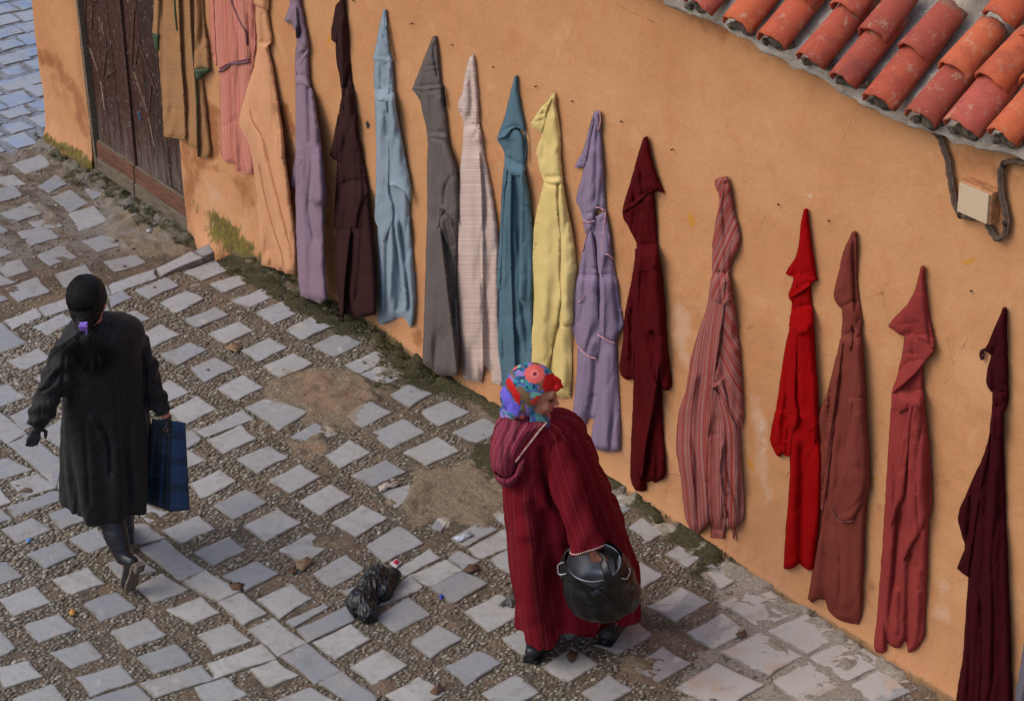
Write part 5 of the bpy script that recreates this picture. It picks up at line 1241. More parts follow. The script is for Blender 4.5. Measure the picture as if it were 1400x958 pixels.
cloth('hood', [(1165, 318), (1168, 316), (1171, 318), (1172, 340), (1172, 380), (1174, 410), (1178, 432), (1177, 455), (1171, 462), (1167, 450), (1164, 438), (1158, 428), (1151, 423), (1146, 418), (1141, 410), (1140, 400), (1143, 385), (1148, 366), (1152, 346), (1158, 332)], M, r, .06, .038, 9, [('v', .018, 2.2, [(1167, 322), (1167, 380), (1169, 430)], 't'), ('r', .006, 5, [(1156, 350), (1150, 400)])], seed=72)
# 15 rose pink
r = robe('rose pink robe with a wide hood point, second from the right', (1262, 364))
M = mat_cloth('rose_wool', (140, 56, 52), (118, 42, 40))
cloth('body', [(1222, 535), (1218, 560), (1215, 600), (1212, 650), (1209, 700), (1206, 750), (1202, 800), (1199, 840), (1194, 884), (1197, 891), (1206, 894), (1213, 890), (1215, 882), (1222, 885), (1230, 885), (1233, 879), (1238, 876), (1240, 880), (1241, 891), (1248, 890), (1256, 883), (1263, 868), (1266, 820), (1267, 770), (1269, 720), (1268, 660), (1266, 600), (1261, 540)], M, r, .022, .05, 10,
      [('v', .036, 3.5, [(1232, 690), (1227, 730), (1222, 790), (1216, 840), (1214, 882)], 'b'), ('r', .014, 4, [(1226, 800), (1224, 870)]), ('v', .034, 4, [(1244, 750), (1242, 800), (1240, 876)], 'b'), ('r', .014, 5, [(1255, 770), (1254, 870)]), ('v', .014, 3, [(1250, 770), (1258, 810)])], seed=73)
cloth('sleeve', [(1245, 545), (1238, 575), (1231, 605), (1226, 640), (1222, 680), (1216, 716), (1218, 721), (1224, 708), (1229, 692), (1236, 678), (1239, 650), (1244, 600), (1250, 550)], M, r, .055, .035, 6, [('v', .010, 2.4, [(1239, 600), (1231, 650)])], seed=74)
cloth('sleeve', [(1250, 542), (1246, 570), (1243, 610), (1241, 650), (1238, 700), (1235, 740), (1234, 769), (1239, 762), (1247, 746), (1255, 733), (1263, 718), (1271, 705), (1274, 690), (1273, 650), (1270, 610), (1266, 575), (1262, 540)], M, r, .07, .045, 9, [('r', .008, 5, [(1254, 580), (1254, 690)]), ('v', .006, 2, [(1252, 588), (1266, 594)])], seed=75)
cloth('neck', [(1221, 530), (1219, 560), (1230, 566), (1246, 556), (1262, 560), (1262, 520), (1261, 495), (1240, 500)], M, r, .045, .035, 9, [('v', .012, 2.5, [(1248, 540), (1240, 565)])], seed=76)
cloth('hood_fold', [(1237, 458), (1234, 480), (1230, 500), (1224, 522), (1220, 537), (1228, 536), (1238, 526), (1252, 511), (1262, 498), (1270, 489), (1277, 480), (1275, 470), (1266, 462), (1250, 460)], M, r, .055, .04, 8, [('S', .018, 5, [(1221, 536), (1240, 521), (1254, 508), (1276, 481)], 'x'), ('v', .008, 3, [(1238, 482), (1258, 484)])], seed=77)
cloth('hood', [(1259, 365), (1262, 363), (1264, 366), (1264, 385), (1267, 408), (1270, 428), (1274, 450), (1277, 468), (1277, 478), (1272, 474), (1264, 467), (1252, 464), (1240, 461), (1228, 456), (1220, 450), (1214, 446), (1221, 436), (1233, 424), (1244, 410), (1251, 394), (1255, 380)], M, r, .07, .04, 9, [('v', .005, 1.6, [(1218, 444), (1236, 443), (1256, 441)], 'x'), ('r', .006, 8, [(1258, 400), (1250, 440)])], seed=78)
# 16 burgundy
r = robe('very dark burgundy robe with a knotted cord on the hood, nearest the camera', (1372, 422))
M = mat_cloth('burgundy_wool', (58, 9, 16), (40, 7, 11)); MC = mat_plain('burgundy_cord', (56, 20, 24))
cloth('body', [(1357, 560), (1352, 600), (1340, 640), (1332, 680), (1326, 740), (1323, 800), (1319, 860), (1316, 900), (1308, 945), (1305, 964), (1304, 975), (1325, 984), (1345, 992), (1366, 998), (1384, 1003), (1384, 980), (1383, 920), (1381, 850), (1378, 780), (1375, 710), (1373, 640), (1371, 590), (1370, 560)], M, r, .025, .055, 12,
      [('r', .012, 5, [(1360, 620), (1356, 760), (1352, 900), (1350, 980)], 'b'), ('v', .016, 4, [(1350, 640), (1344, 780), (1336, 900), (1330, 980)], 'b'), ('v', .014, 5, [(1368, 620), (1368, 800), (1366, 1000)], 'b')], seed=79)
cloth('sleeve', [(1355, 580), (1350, 605), (1341, 630), (1331, 652), (1321, 675), (1312, 695), (1310, 710), (1314, 728), (1319, 748), (1314, 762), (1308, 777), (1316, 783), (1324, 789), (1328, 760), (1334, 720), (1342, 670), (1352, 620)], M, r, .06, .04, 8, [('v', .010, 3, [(1340, 650), (1330, 700), (1322, 750)])], seed=80)
cloth('neck', [(1357, 535), (1356, 560), (1353, 590), (1362, 600), (1372, 598), (1372, 565), (1374, 540)], M, r, .045, .035, 7, [('v', .014, 3, [(1364, 550), (1362, 600)], 'x')], seed=81)
cloth('hood', [(1371, 421), (1374, 420), (1376, 424), (1376, 445), (1377, 480), (1378, 515), (1378, 550), (1374, 562), (1370, 564), (1366, 548), (1360, 538), (1356, 536), (1350, 528), (1348, 520), (1349, 508), (1353, 494), (1355, 486), (1350, 481), (1344, 479), (1350, 470), (1356, 456), (1363, 440)], M, r, .06, .042, 9, [('v', .012, 3, [(1356, 486), (1364, 470)]), ('v', .012, 3, [(1372, 520), (1374, 555)])], seed=82)
trim('cord', [(1346, 478), (1342, 480), (1341, 486), (1343, 492)], .07, .006, MC, r)
trim('cord', [(1344, 479), (1345, 486), (1344, 491)], .072, .004, MC, r)
# 17 the edge of one more robe
r = robe('grey blue robe of which only the hem edge shows in the bottom right corner', (1440, 560))
M = mat_cloth('grey_blue_wool', (104, 98, 108), (88, 84, 94))
cloth('body', [(1430, 640), (1416, 760), (1406, 840), (1399, 885), (1393, 920), (1388, 950), (1386, 985), (1385, 1004), (1412, 1020), (1440, 1034), (1468, 1050), (1470, 800), (1450, 640)], M, r, .03, .06, 10, [('v', .02, 4, [(1410, 860), (1404, 1000)], 'b')], seed=83)
cloth('hood', [(1438, 562), (1442, 562), (1452, 620), (1458, 660), (1440, 668), (1420, 660), (1430, 600)], M, r, .06, .04, 8, seed=84)

# ================================================================== PEOPLE AND SMALL THINGS
def raw_remesh(name, V, Fs, voxel, smooth=2):
    me = mesh(name, V, Fs); o = bpy.data.objects.new(name, me); scene.collection.objects.link(o)
    m = o.modifiers.new('r', 'REMESH'); m.mode = 'VOXEL'; m.voxel_size = voxel; m.use_smooth_shade = True
    if smooth:
        k = o.modifiers.new('s', 'SMOOTH'); k.iterations = smooth; k.factor = .5
    dg = bpy.context.evaluated_depsgraph_get(); out = bpy.data.meshes.new_from_object(o.evaluated_get(dg))
    bpy.data.objects.remove(o); bpy.data.meshes.remove(me); out.name = name
    return out
def verts_of(me):
    a = np.empty(len(me.vertices) * 3, np.float32); me.vertices.foreach_get('co', a); return a.reshape(-1, 3).astype(float)
def norms_of(me):
    a = np.empty(len(me.vertices) * 3, np.float32); me.vertices.foreach_get('normal', a); return a.reshape(-1, 3).astype(float)
def set_verts(me, V):
    me.vertices.foreach_set('co', V.astype(np.float32).ravel()); me.update()
def crumple(V, across, amp, seed, w):
    """long narrow valleys between rounded hanging folds, plus short cross wrinkles"""
    n1 = vnoise(across / .045 + seed * .7 + .6 * vnoise(V[:, 2] * 4, V[:, 2] * 0, seed), V[:, 2] * 2.2 + seed, seed + 31)
    n2 = vnoise(across / .05 + V[:, 2] * 9, V[:, 2] * 16 - across * 20, seed + 37)
    return -amp * np.exp(-(n1 / .2) ** 2) * w - amp * .35 * np.exp(-(n2 / .2) ** 2) * (1.1 - w * .6)
class Parts:
    def __init__(s): s.V = []; s.F = []; s.n = 0
    def add(s, V, Fs):
        s.V.append(np.asarray(V, float)); s.F += [tuple(int(i) + s.n for i in f) for f in Fs]; s.n += len(V)
    def ell(s, c, ax, seg=16):
        """ellipsoid with axes given as the rows of ax"""
        c = np.array(c, float); ax = np.array(ax, float); V = []; Fs = []; m = seg // 2
        for j in range(1, m):
            ph = math.pi * j / m
            for i in range(seg):
                th = 2 * math.pi * i / seg
                V.append(c + ax[0] * math.sin(ph) * math.cos(th) + ax[1] * math.sin(ph) * math.sin(th) + ax[2] * math.cos(ph))
        V.append(c + ax[2]); V.append(c - ax[2]); t, b = len(V) - 2, len(V) - 1
        for j in range(m - 2):
            for i in range(seg):
                i2 = (i + 1) % seg; Fs.append((j * seg + i, (j + 1) * seg + i, (j + 1) * seg + i2, j * seg + i2))
        for i in range(seg):
            i2 = (i + 1) % seg; Fs += [(t, i, i2), (b, (m - 2) * seg + i2, (m - 2) * seg + i)]
        s.add(V, Fs)
    def sph(s, c, r, seg=12): s.ell(c, np.eye(3) * r, seg)
    def cap(s, p, q, r0, r1, seg=12):
        p, q = np.array(p, float), np.array(q, float); d = q - p; L = np.linalg.norm(d) + 1e-9; d = d / L
        a = np.cross(d, [.3, .2, .93]); a /= np.linalg.norm(a); b = np.cross(d, a); V = []
        for e, r in ((p, r0), (q, r1)):
            for k in range(seg):
                t = 2 * math.pi * k / seg; V.append(e + r * (math.cos(t) * a + math.sin(t) * b))
        Fs = [(k, (k + 1) % seg, seg + (k + 1) % seg, seg + k) for k in range(seg)] + [tuple(range(seg))[::-1], tuple(range(seg, 2 * seg))]
        s.add(V, Fs); s.sph(p, r0, seg); s.sph(q, r1, seg)
    def chain(s, pts, rs):
        for i in range(len(pts) - 1): s.cap(pts[i], pts[i + 1], rs[i], rs[i + 1])
    def done(s, name, voxel, smooth=2): return raw_remesh(name, np.concatenate(s.V), s.F, voxel, smooth)
class Frame:
    """a person's place: image points are put on upright planes through it, `dep` metres nearer the camera"""
    def __init__(s, B):
        s.B = np.array(B, float); t = CAM - s.B; t[2] = 0; s.T = t / np.linalg.norm(t); s.R = np.cross([0, 0, 1], s.T) 
        if s.R @ Xa_w < 0: s.R = -s.R
    def P(s, px, py, dep=0.0):
        d = rays([(px, py)])[0]; t = (dep + (s.B - CAM) @ s.T) / (d @ s.T); return CAM + d * t
    def Pz(s, px, z, dep=0.0):
        lo, hi = -2000.0, 3000.0
        for _ in range(40):
            m = (lo + hi) / 2
            if s.P(px, m, dep)[2] > z: lo = m
            else: hi = m
        return s.P(px, lo, dep)
Xa_w = ROT @ np.array([1.0, 0, 0])        # image-right in the world
def loft(rings, fr, nseg=72, nring=70, fold=None, cap=True, uscale=1.0):
    """garment body from traced rows: (py, xL, xR, depL, depR, half depth)"""
    L = []; 
    for (py, xl, xr, dl, dr_, hd) in rings:
        a = fr.P(xl, py, dl); b = fr.Pz(xr, a[2], dr_); L.append(np.concatenate([a, b, [hd]]))
    L = smooth_line(L, max(2, nring // (len(rings) - 1)))
    V = []; UV = []; m = len(L); arc = 0.0
    for j in range(m):
        a, b, hd = L[j][:3], L[j][3:6], L[j][6]; c = (a + b) / 2; r = (b - a) / 2; hw = np.linalg.norm(r); r = r / hw
        f = np.cross(r, [0, 0, 1]); f = f if f @ fr.T > 0 else -f
        if j: arc += np.linalg.norm(c - pc)
        pc = c; t = j / (m - 1)
        for k in range(nseg):
            th = 2 * math.pi * k / nseg; co, si = math.cos(th), math.sin(th)
            ce = np.sign(co) * abs(co) ** .9; se = np.sign(si) * abs(si) ** .9
            d = fold(th, t) if fold else 0
            V.append(c + r * (hw * ce + d * co) + f * (hd * se + d * si)); UV.append((k / nseg * uscale * 1.3, arc, 0))
    V = np.array(V); Fs = []
    for j in range(m - 1):
        for k in range(nseg):
            k2 = (k + 1) % nseg; Fs.append((j * nseg + k, j * nseg + k2, (j + 1) * nseg + k2, (j + 1) * nseg + k))
    if cap: Fs += [tuple(range(nseg))[::-1], tuple((m - 1) * nseg + k for k in range(nseg))]
    return V, Fs, np.array(UV)
def sleeve_loft(path, rad, nseg=36, fold=None, flat=1.0, k=8):
    P = smooth_line(path, k); R = smooth_line(np.array([[r, 0, 0] for r in rad]), k)[:, 0]
    T = np.gradient(P, axis=0); T /= np.linalg.norm(T, axis=1)[:, None]; V = []; UV = []; prev = None; arc = 0
    for i in range(len(P)):
        a = np.cross(T[i], [.2, .5, .3]) if prev is None else prev - T[i] * (prev @ T[i]); a /= np.linalg.norm(a); prev = a; b = np.cross(T[i], a)
        if i: arc += np.linalg.norm(P[i] - P[i - 1])
        for q in range(nseg):
            th = 2 * math.pi * q / nseg; r = R[i] + (fold(th, i / (len(P) - 1)) if fold else 0); V.append(P[i] + r * (math.cos(th) * a + math.sin(th) * b * flat)); UV.append((q / nseg * .62, arc, 0))
    Fs = [(i * nseg + q, i * nseg + (q + 1) % nseg, (i + 1) * nseg + (q + 1) % nseg, (i + 1) * nseg + q) for i in range(len(P) - 1) for q in range(nseg)]
    Fs += [tuple(range(nseg))[::-1], tuple((len(P) - 1) * nseg + q for q in range(nseg))]
    return np.array(V), Fs, np.array(UV)
def hand(pt, wrist, d, n, side, curl=.6, s=1.0, fat=1.0):
    """palm, four fingers and thumb; d along the palm, n out of the back of the hand, side towards the thumb"""
    d, n, side = _n(d), _n(n), _n(side); w = np.array(wrist, float)
    pt.cap(w, w + d * .03 * s, .021 * s * fat, .022 * s * fat)
    for k in (-1, -.33, .33, 1): pt.cap(w + d * .02 * s + side * .012 * k * s, w + d * .085 * s + side * .028 * k * s, .013 * s * fat, .011 * s * fat)
    for k, ln in ((-1, .062), (-.33, .076), (.33, .08), (1, .07)):
        a = w + d * .085 * s + side * .027 * k * s; ang = 0; r = .0088 * s * fat
        for q, fr_ in enumerate((.45, .32, .25)):
            ang += curl * (1.0 if q else .8); v = d * math.cos(ang) - n * math.sin(ang); b = a + v * ln * fr_ * s * 1.05
            pt.cap(a, b, r, r * .9, 8); a = b; r *= .9
    a = w + d * .025 * s + side * .026 * s; v = _n(d * .6 + side * .75 - n * .35 * curl)
    b = a + v * .038 * s; pt.cap(a, b, .0115 * s * fat, .010 * s * fat, 8); v2 = _n(d * .95 + side * .1 - n * .6 * curl); pt.cap(b, b + v2 * .034 * s, .0098 * s * fat, .0085 * s * fat, 8)
def head_parts(pt, c, f, up):
    """skull, jaw, nose, lips, brow, cheeks and ears; c is the middle of the skull"""
    f = _n(f); up = _n(np.array(up) - f * (np.array(up) @ f)); r = np.cross(f, up); c = np.array(c, float)
    g = lambda a, b, d: c + f * a + r * b + up * d
    pt.ell(g(-.008, 0, .022), [f * .094, r * .075, up * .092], 24)
    pt.ell(g(.036, 0, -.040), [f * .056, r * .056, up * .066], 20)
    pt.ell(g(.074, 0, -.092), [f * .022, r * .024, up * .017], 14)
    pt.ell(g(.070, 0, .035), [f * .025, r * .058, up * .040], 16)
    pt.cap(g(.088, 0, .018), g(.108, 0, -.020), .0075, .0105, 10); pt.sph(g(.112, 0, -.022), .0105, 10)
    for s in (-1, 1):
        pt.sph(g(.099, .011 * s, -.028), .0075, 8); pt.ell(g(.068, .038 * s, -.028), [f * .022, r * .020, up * .024], 12)
        pt.cap(g(.086, .014 * s, .030), g(.076, .044 * s, .030), .0085, .007, 8)
        pt.ell(g(-.008, .077 * s, -.006), [f * .018, r * .008, up * .031], 12)
    pt.ell(g(.093, 0, -.051), [f * .011, r * .024, up * .0065], 12); pt.ell(g(.091, 0, -.062), [f * .011, r * .020, up * .007], 12)
    return g
def mat_skin(c):
    n = N('skin'); p = n.pos(); a = n.noise(p, 22, 4, .6)
    col = n.mix(n.step(a, .35, .7), lin(c), lin((c[0] * .93, c[1] * .82, c[2] * .78)))
    return n.done(col, .5, n.bump(n.noise(p, 300, 3), .15, .002), Subsurface_Weight=.08, Subsurface_Radius=(.01, .004, .002))
M_SKIN = mat_skin((202, 140, 112)); M_SKIN2 = mat_skin((196, 130, 100))
def mat_black_leather():
    n = N('black_leather'); p = n.pos(); return n.done(n.mix(n.noise(p, 30, 4), lin((20, 20, 24)), lin((38, 37, 42))), n.math('ADD', .28, n.math('MULTIPLY', n.noise(p, 12, 4), .25)), n.bump(n.noise(p, 160, 4), .2, .002), Specular_IOR_Level=.5)
M_LEATHER = mat_black_leather()
M_SOLE = mat_plain('worn_sole', (118, 104, 92), .9)

# ---------------------------------------------------------------- woman in the black coat, walking away
fb = Frame(gpt(166, 776))
T, Rv = fb.T, fb.R; UP = np.array([0, 0, 1.0])
woman = empty('person', fb.B); tag(woman, 'woman seen from behind in a long black coat, dark hair in a purple clip', 'person')
def pchild(o): return child(o, woman)
hc = fb.P(121.5, 407, .0)
body = Parts()
head_f = _n(-T * .93 + Rv * .42 - UP * .12)
g = head_parts(body, hc - head_f * .01 - UP * .01, head_f, UP)
sh = fb.P(136, 462, 0); pel = fb.P(146, 590, 0)
body.cap(g(-.02, 0, -.06), fb.P(131, 452, 0), .05, .055)
Ls, Rs = fb.P(99, 470, .03), fb.P(180, 470, -.05)
body.cap(Ls + Rv * .05, Rs - Rv * .05, .03, .03); body.chain([sh, fb.P(142, 520, 0), pel], [.085, .08, .09])
lw, rw = fb.P(50, 580, .16), fb.P(226, 566, .02)
le, re_ = fb.P(72, 535, .10), fb.P(205, 520, -.02)
body.chain([Ls + Rv * .05, le, lw], [.03, .03, .022]); body.chain([Rs - Rv * .03, re_, rw], [.038, .034, .024])
kneeA, ankA = fb.P(146, 690, .08), fb.P(168, 760, .20)
kneeB, ankB = fb.P(160, 690, -.10), fb.P(174, 745, -.20)
body.chain([pel - Rv * .07, kneeA, ankA], [.06, .036, .018]); body.chain([pel + Rv * .07, kneeB, ankB], [.06, .036, .018])
hand(body, lw, -UP + T * .3 - Rv * .35, T, Rv, .45, .72, .8)
hand(body, rw, -UP + Rv * .25, Rv, T, 1.15, .76, .8)
toeA = fb.P(173, 799, .21); toeA[2] = max(toeA[2], float(H(toeA[0], toeA[1])) + .02)
body.cap(ankA, toeA - (toeA - ankA) * .55, .014, .010); body.cap(ankB - UP * .01, ankB - T * .10 - UP * .03, .022, .018)
pchild(link('body', body.done('body', .0055), M_SKIN))
# boots
def boot(name, knee, ank, heel, toe, sole_n, r=(.062, .058, .040)):
    pt = Parts(); mid = knee * .45 + ank * .55
    pt.chain([knee, mid, ank], list(r)); pt.cap(ank, heel, .036, .030); pt.chain([heel, (heel + toe) / 2, toe], [.032, .034, .026])
    q = _n(toe - heel)
    me = pt.done('boot', .0055, 2)
    V = verts_of(me); Nn = norms_of(me); V += Nn * (.0035 * fbm(V[:, 0] * 30, V[:, 2] * 40, 3))[:, None]; set_verts(me, V)
    b = pchild(link('boot', me, M_LEATHER))
    sn = _n(sole_n); w = np.cross(q, sn); pts = []
    for t_, ww in ((-.12, .018), (-.05, .028), (.15, .030), (.4, .026), (.7, .036), (.95, .034), (1.12, .020)): pts.append((t_, ww))
    L = np.linalg.norm(toe - heel); out = [(heel + (toe - heel) * t_ + w * ww) for t_, ww in pts] + [(heel + (toe - heel) * t_ - w * ww) for t_, ww in pts[::-1]]
    out = np.array(out); n = len(out); V = np.concatenate([out + sn * .026, out + sn * .038]); Fs = [(k, (k + 1) % n, n + (k + 1) % n, n + k) for k in range(n)] + [tuple(range(n))[::-1], tuple(range(n, 2 * n))]
    s = link('sole', mesh('sole', V, Fs, False), M_SOLE); s.parent = b
    hl = heel + sn * .052; s = link('heel', box_mesh('heel', hl, q * .024, w * .024, sn * .016, .004), M_SOLE); s.parent = b
    return b
heelA = fb.P(181, 768, .25)
boot('boot', kneeA, ankA, heelA, toeA, T * .8 + Rv * .45 - UP * .1)
gb = gpt(176, 752); heelB = np.array([gb[0], gb[1], float(H(gb[0], gb[1])) + .065]); toeB = heelB - T * .17 - UP * .02
ank2 = heelB + UP * .05 - T * .02
boot('boot', kneeB, ank2, heelB, toeB, -UP)
# coat
def coat_fold(th, t):
    a = sst(.35, 1.0, t); return (.016 * a * math.sin(5 * th + 1.1 + 1.2 * t) + .010 * a * math.sin(9 * th + .4 - 2 * t) + .006 * math.sin(3 * th + 9 * t) + .004 * math.sin(14 * th + 3 * t) * a)
V, Fs, UVc = loft([(438, 112, 151, .02, -.02, .072), (446, 102, 164, .03, -.03, .10), (458, 90, 184, .04, -.05, .125), (478, 84, 196, .05, -.06, .14), (520, 85, 199, .05, -.07, .145), (560, 88, 199, .05, -.07, .145),
                   (600, 87, 202, .05, -.08, .165), (640, 88, 203, .06, -.08, .185), (675, 91, 202, .06, -.08, .20), (704, 95, 196, .06, -.09, .205)], fb, 96, 90, coat_fold)
cp = Parts(); cp.add(V, Fs)
sf = lambda th, t: .006 * math.sin(16 * t + 2 * th) + .005 * math.sin(31 * t - 3 * th + 1)
V, Fs, _ = sleeve_loft([fb.P(98, 470, .03), fb.P(84, 505, .07), fb.P(68, 540, .12), fb.P(54, 568, .15), fb.P(48, 583, .16)], [.078, .074, .066, .050, .040], 40, sf); cp.add(V, Fs)
V, Fs, _ = sleeve_loft([fb.P(182, 470, -.04), fb.P(194, 500, -.03), fb.P(205, 528, -.01), fb.P(216, 552, .01), fb.P(223, 564, .02)], [.074, .066, .056, .048, .042], 40, sf); cp.add(V, Fs)
cp.cap(fb.P(114, 444, .03), fb.P(150, 444, -.03), .045, .045)
me = cp.done('coat', .0052, 3); V = verts_of(me); Nn = norms_of(me); pq = proj(V)
# drawn-in waist pleats on the back and the hanging fold below them
for kind, amp, w, line in (('v', .020, 3, [(132, 575), (142, 590), (150, 612), (152, 660)]), ('r', .016, 5, [(122, 566), (134, 580), (144, 600)]), ('v', .014, 4, [(112, 560), (118, 620), (122, 700)]), ('v', .016, 4, [(178, 560), (176, 630), (180, 690)]), ('r', .010, 8, [(160, 600), (160, 690)]),
                           ('v', .012, 2.5, [(86, 505), (66, 530), (52, 536)]), ('r', .009, 2.5, [(80, 500), (60, 524), (54, 534)]), ('v', .010, 2.5, [(206, 520), (222, 534)]), ('r', .008, 2, [(208, 528), (226, 540)]), ('v', .014, 3, [(196, 470), (199, 510), (200, 560)]), ('v', .012, 3, [(88, 480), (86, 520), (87, 556)])):
    fd, sg, tt = seg_dist(pq, line, False); front = (Nn @ T > -.1); V += Nn * ((amp if kind == 'r' else -amp) * np.exp(-(fd / w) ** 2) * sst(0, .15, tt) * sst(1, .85, tt) * front)[:, None]
V += Nn * crumple(V, (pq[:, 0] - 140) * .0032, .009, 9, .3 + .7 * sst(1.2, .6, V[:, 2]))[:, None]
V += Nn * (.0045 * fbm(V[:, 0] * 14 + V[:, 1] * 9, V[:, 2] * 7, 61) + .0018 * fbm(V[:, 0] * 55 + V[:, 1] * 40, V[:, 2] * 40, 62, 2))[:, None]
set_verts(me, V)
n = N('black_coat_cloth'); p = n.pos()
pchild(link('coat', me, n.done(n.mix(n.noise(p, 7, 5, .6), lin((19, 17, 18)), lin((34, 31, 31))), .62, n.bump(n.noise(p, 500, 2), .3, .002, n.bump(n.noise(p, 16, 5), .35, .01)), Sheen_Weight=.06)))
for s_, w_, d_, th_ in ((1, lw, -UP + T * .3 - Rv * .35, Rv), (2, rw, -UP + Rv * .25, T)):
    pt = Parts(); hand(pt, w_, d_, T if s_ == 1 else Rv, th_, .45 if s_ == 1 else 1.15, .82 if s_ == 1 else .86, 1.1); pchild(link('glove', pt.done('glove', .0045, 1), M_LEATHER))
# hair: cap, ponytail, loose strands
def mat_hair():
    n = N('dark_hair'); p = n.pos(); s = n.noise(n.scale(p, (190, 190, 14)), 1, 4, .7)
    return n.done(n.ramp(s, [(.3, lin((11, 8, 8))), (.6, lin((24, 18, 17))), (.8, lin((46, 32, 27)))]), .55, n.bump(s, 1.0, .006), Specular_IOR_Level=.35)
M_HAIR = mat_hair()
hp = Parts(); up2 = _n(UP - head_f * (UP @ head_f)); rr = np.cross(head_f, up2); c0 = hc - head_f * .012
hp.ell(c0 + up2 * .012 - head_f * .012, [head_f * .098, rr * .089, up2 * .104], 28); hp.ell(c0 - head_f * .035 - up2 * .045, [head_f * .062, rr * .072, up2 * .07], 22)
hp.chain([fb.P(116, 436, .09), fb.P(114, 448, .12), fb.P(116, 462, .14)], [.040, .030, .040])
for k, (x0, x1, x2, y2) in enumerate([(112, 104, 98, 486), (113, 110, 106, 500), (115, 118, 116, 508), (117, 124, 126, 512), (118, 132, 138, 508), (119, 138, 148, 498), (116, 112, 110, 480), (118, 128, 132, 490)]):
    hp.chain([fb.P(x0, 455, .14), fb.P(x1, 472, .145), fb.P(x2, y2 - 12, .15), fb.P(x2 + 1, y2, .145)], [.022, .026, .018, .004])
me = hp.done('hair', .005, 2); V = verts_of(me); Nn = norms_of(me)
aa = np.arctan2((V - c0) @ rr, -(V - c0) @ head_f + .02); V += Nn * (.0007 * np.sin(aa * 26 + 3 * fbm(V[:, 2] * 12, V[:, 0] * 5, 7)) + .003 * fbm(V[:, 0] * 60 + V[:, 1] * 60, V[:, 2] * 10, 71))[:, None]; 
fc = (V - c0) @ head_f > .045; low_ = (V - c0) @ up2 < .045; V[fc & low_] -= head_f * .05
set_verts(me, V); hair = pchild(link('hair', me, M_HAIR))
SV = []; SF = []; cn = 0
def add_strand(pts, r0, r1):
    global cn
    me = tube('t', pts, np.linspace(r0, r1, len(pts)), 3, False); v = verts_of(me); f_ = [tuple(q.vertices) for q in me.polygons]; bpy.data.meshes.remove(me)
    SV.append(v); SF.extend(tuple(i + cn for i in q) for q in f_); cn += len(v)
tie = fb.P(115.5, 441, .15)
for k in range(260):
    # combed back over the skull and gathered at the clip
    az = random.uniform(-1.25, 1.25); e0 = random.uniform(.5, 1.5); pts = []
    for t in np.linspace(0, 1, 7):
        el = e0 - t * (e0 + .35); aa_ = az * (1 - .45 * t)
        d_ = -head_f * math.cos(el) * math.cos(aa_) + rr * math.cos(el) * math.sin(aa_) * 1.0 + up2 * math.sin(el)
        pts.append(c0 + up2 * .012 - head_f * .012 + head_f * (d_ @ head_f) * .100 + rr * (d_ @ rr) * .0905 + up2 * (d_ @ up2) * .106 + np.array([random.gauss(0, .0006) for _ in range(3)]))
    pts.append(tie + np.array([random.gauss(0, .006) for _ in range(3)]))
    add_strand(smooth_line(pts, 3), .0011, .0009)
for k in range(320):
    x0 = random.gauss(116, 3); sp = random.gauss(0, 1); x2 = 120 + 22 * sp + random.gauss(0, 2); y2 = random.uniform(478, 516)
    pts = smooth_line([fb.P(x0, 452, .155), fb.P(x0 + (x2 - x0) * .45, 466, .17), fb.P(x2, (466 + y2) / 2 + 4, .168), fb.P(x2 + random.gauss(0, 3), y2, .155 + random.uniform(-.01, .012))], 5)
    me = tube('t', pts, np.linspace(.0016, .0006, len(pts)), 3, False); v = verts_of(me); f_ = [tuple(q.vertices) for q in me.polygons]; bpy.data.meshes.remove(me)
    SV.append(v); SF += [tuple(i + cn for i in q) for q in f_]; cn += len(v)
o = link('hair_strands', mesh('hair_strands', np.concatenate(SV), SF), M_HAIR); o.parent = hair; o['kind'] = 'stuff'
n = N('purple_clip_plastic'); M_CLIP = n.done(lin((150, 110, 214)), .35, None, Specular_IOR_Level=.5)
cv = Parts()
for x in (110.5, 113.5, 116.5): cv.chain([fb.P(x, 441, .185), fb.P(x - .3, 446, .20), fb.P(x - .2, 452, .185)], [.0042, .005, .0036])
cv.cap(fb.P(109, 446, .20), fb.P(118, 446.5, .20), .0055, .0055); cv.cap(fb.P(118.5, 441, .19), fb.P(118.2, 457, .185), .0052, .003)
pchild(link('hair_clip', cv.done('hair_clip', .0016, 1), M_CLIP))

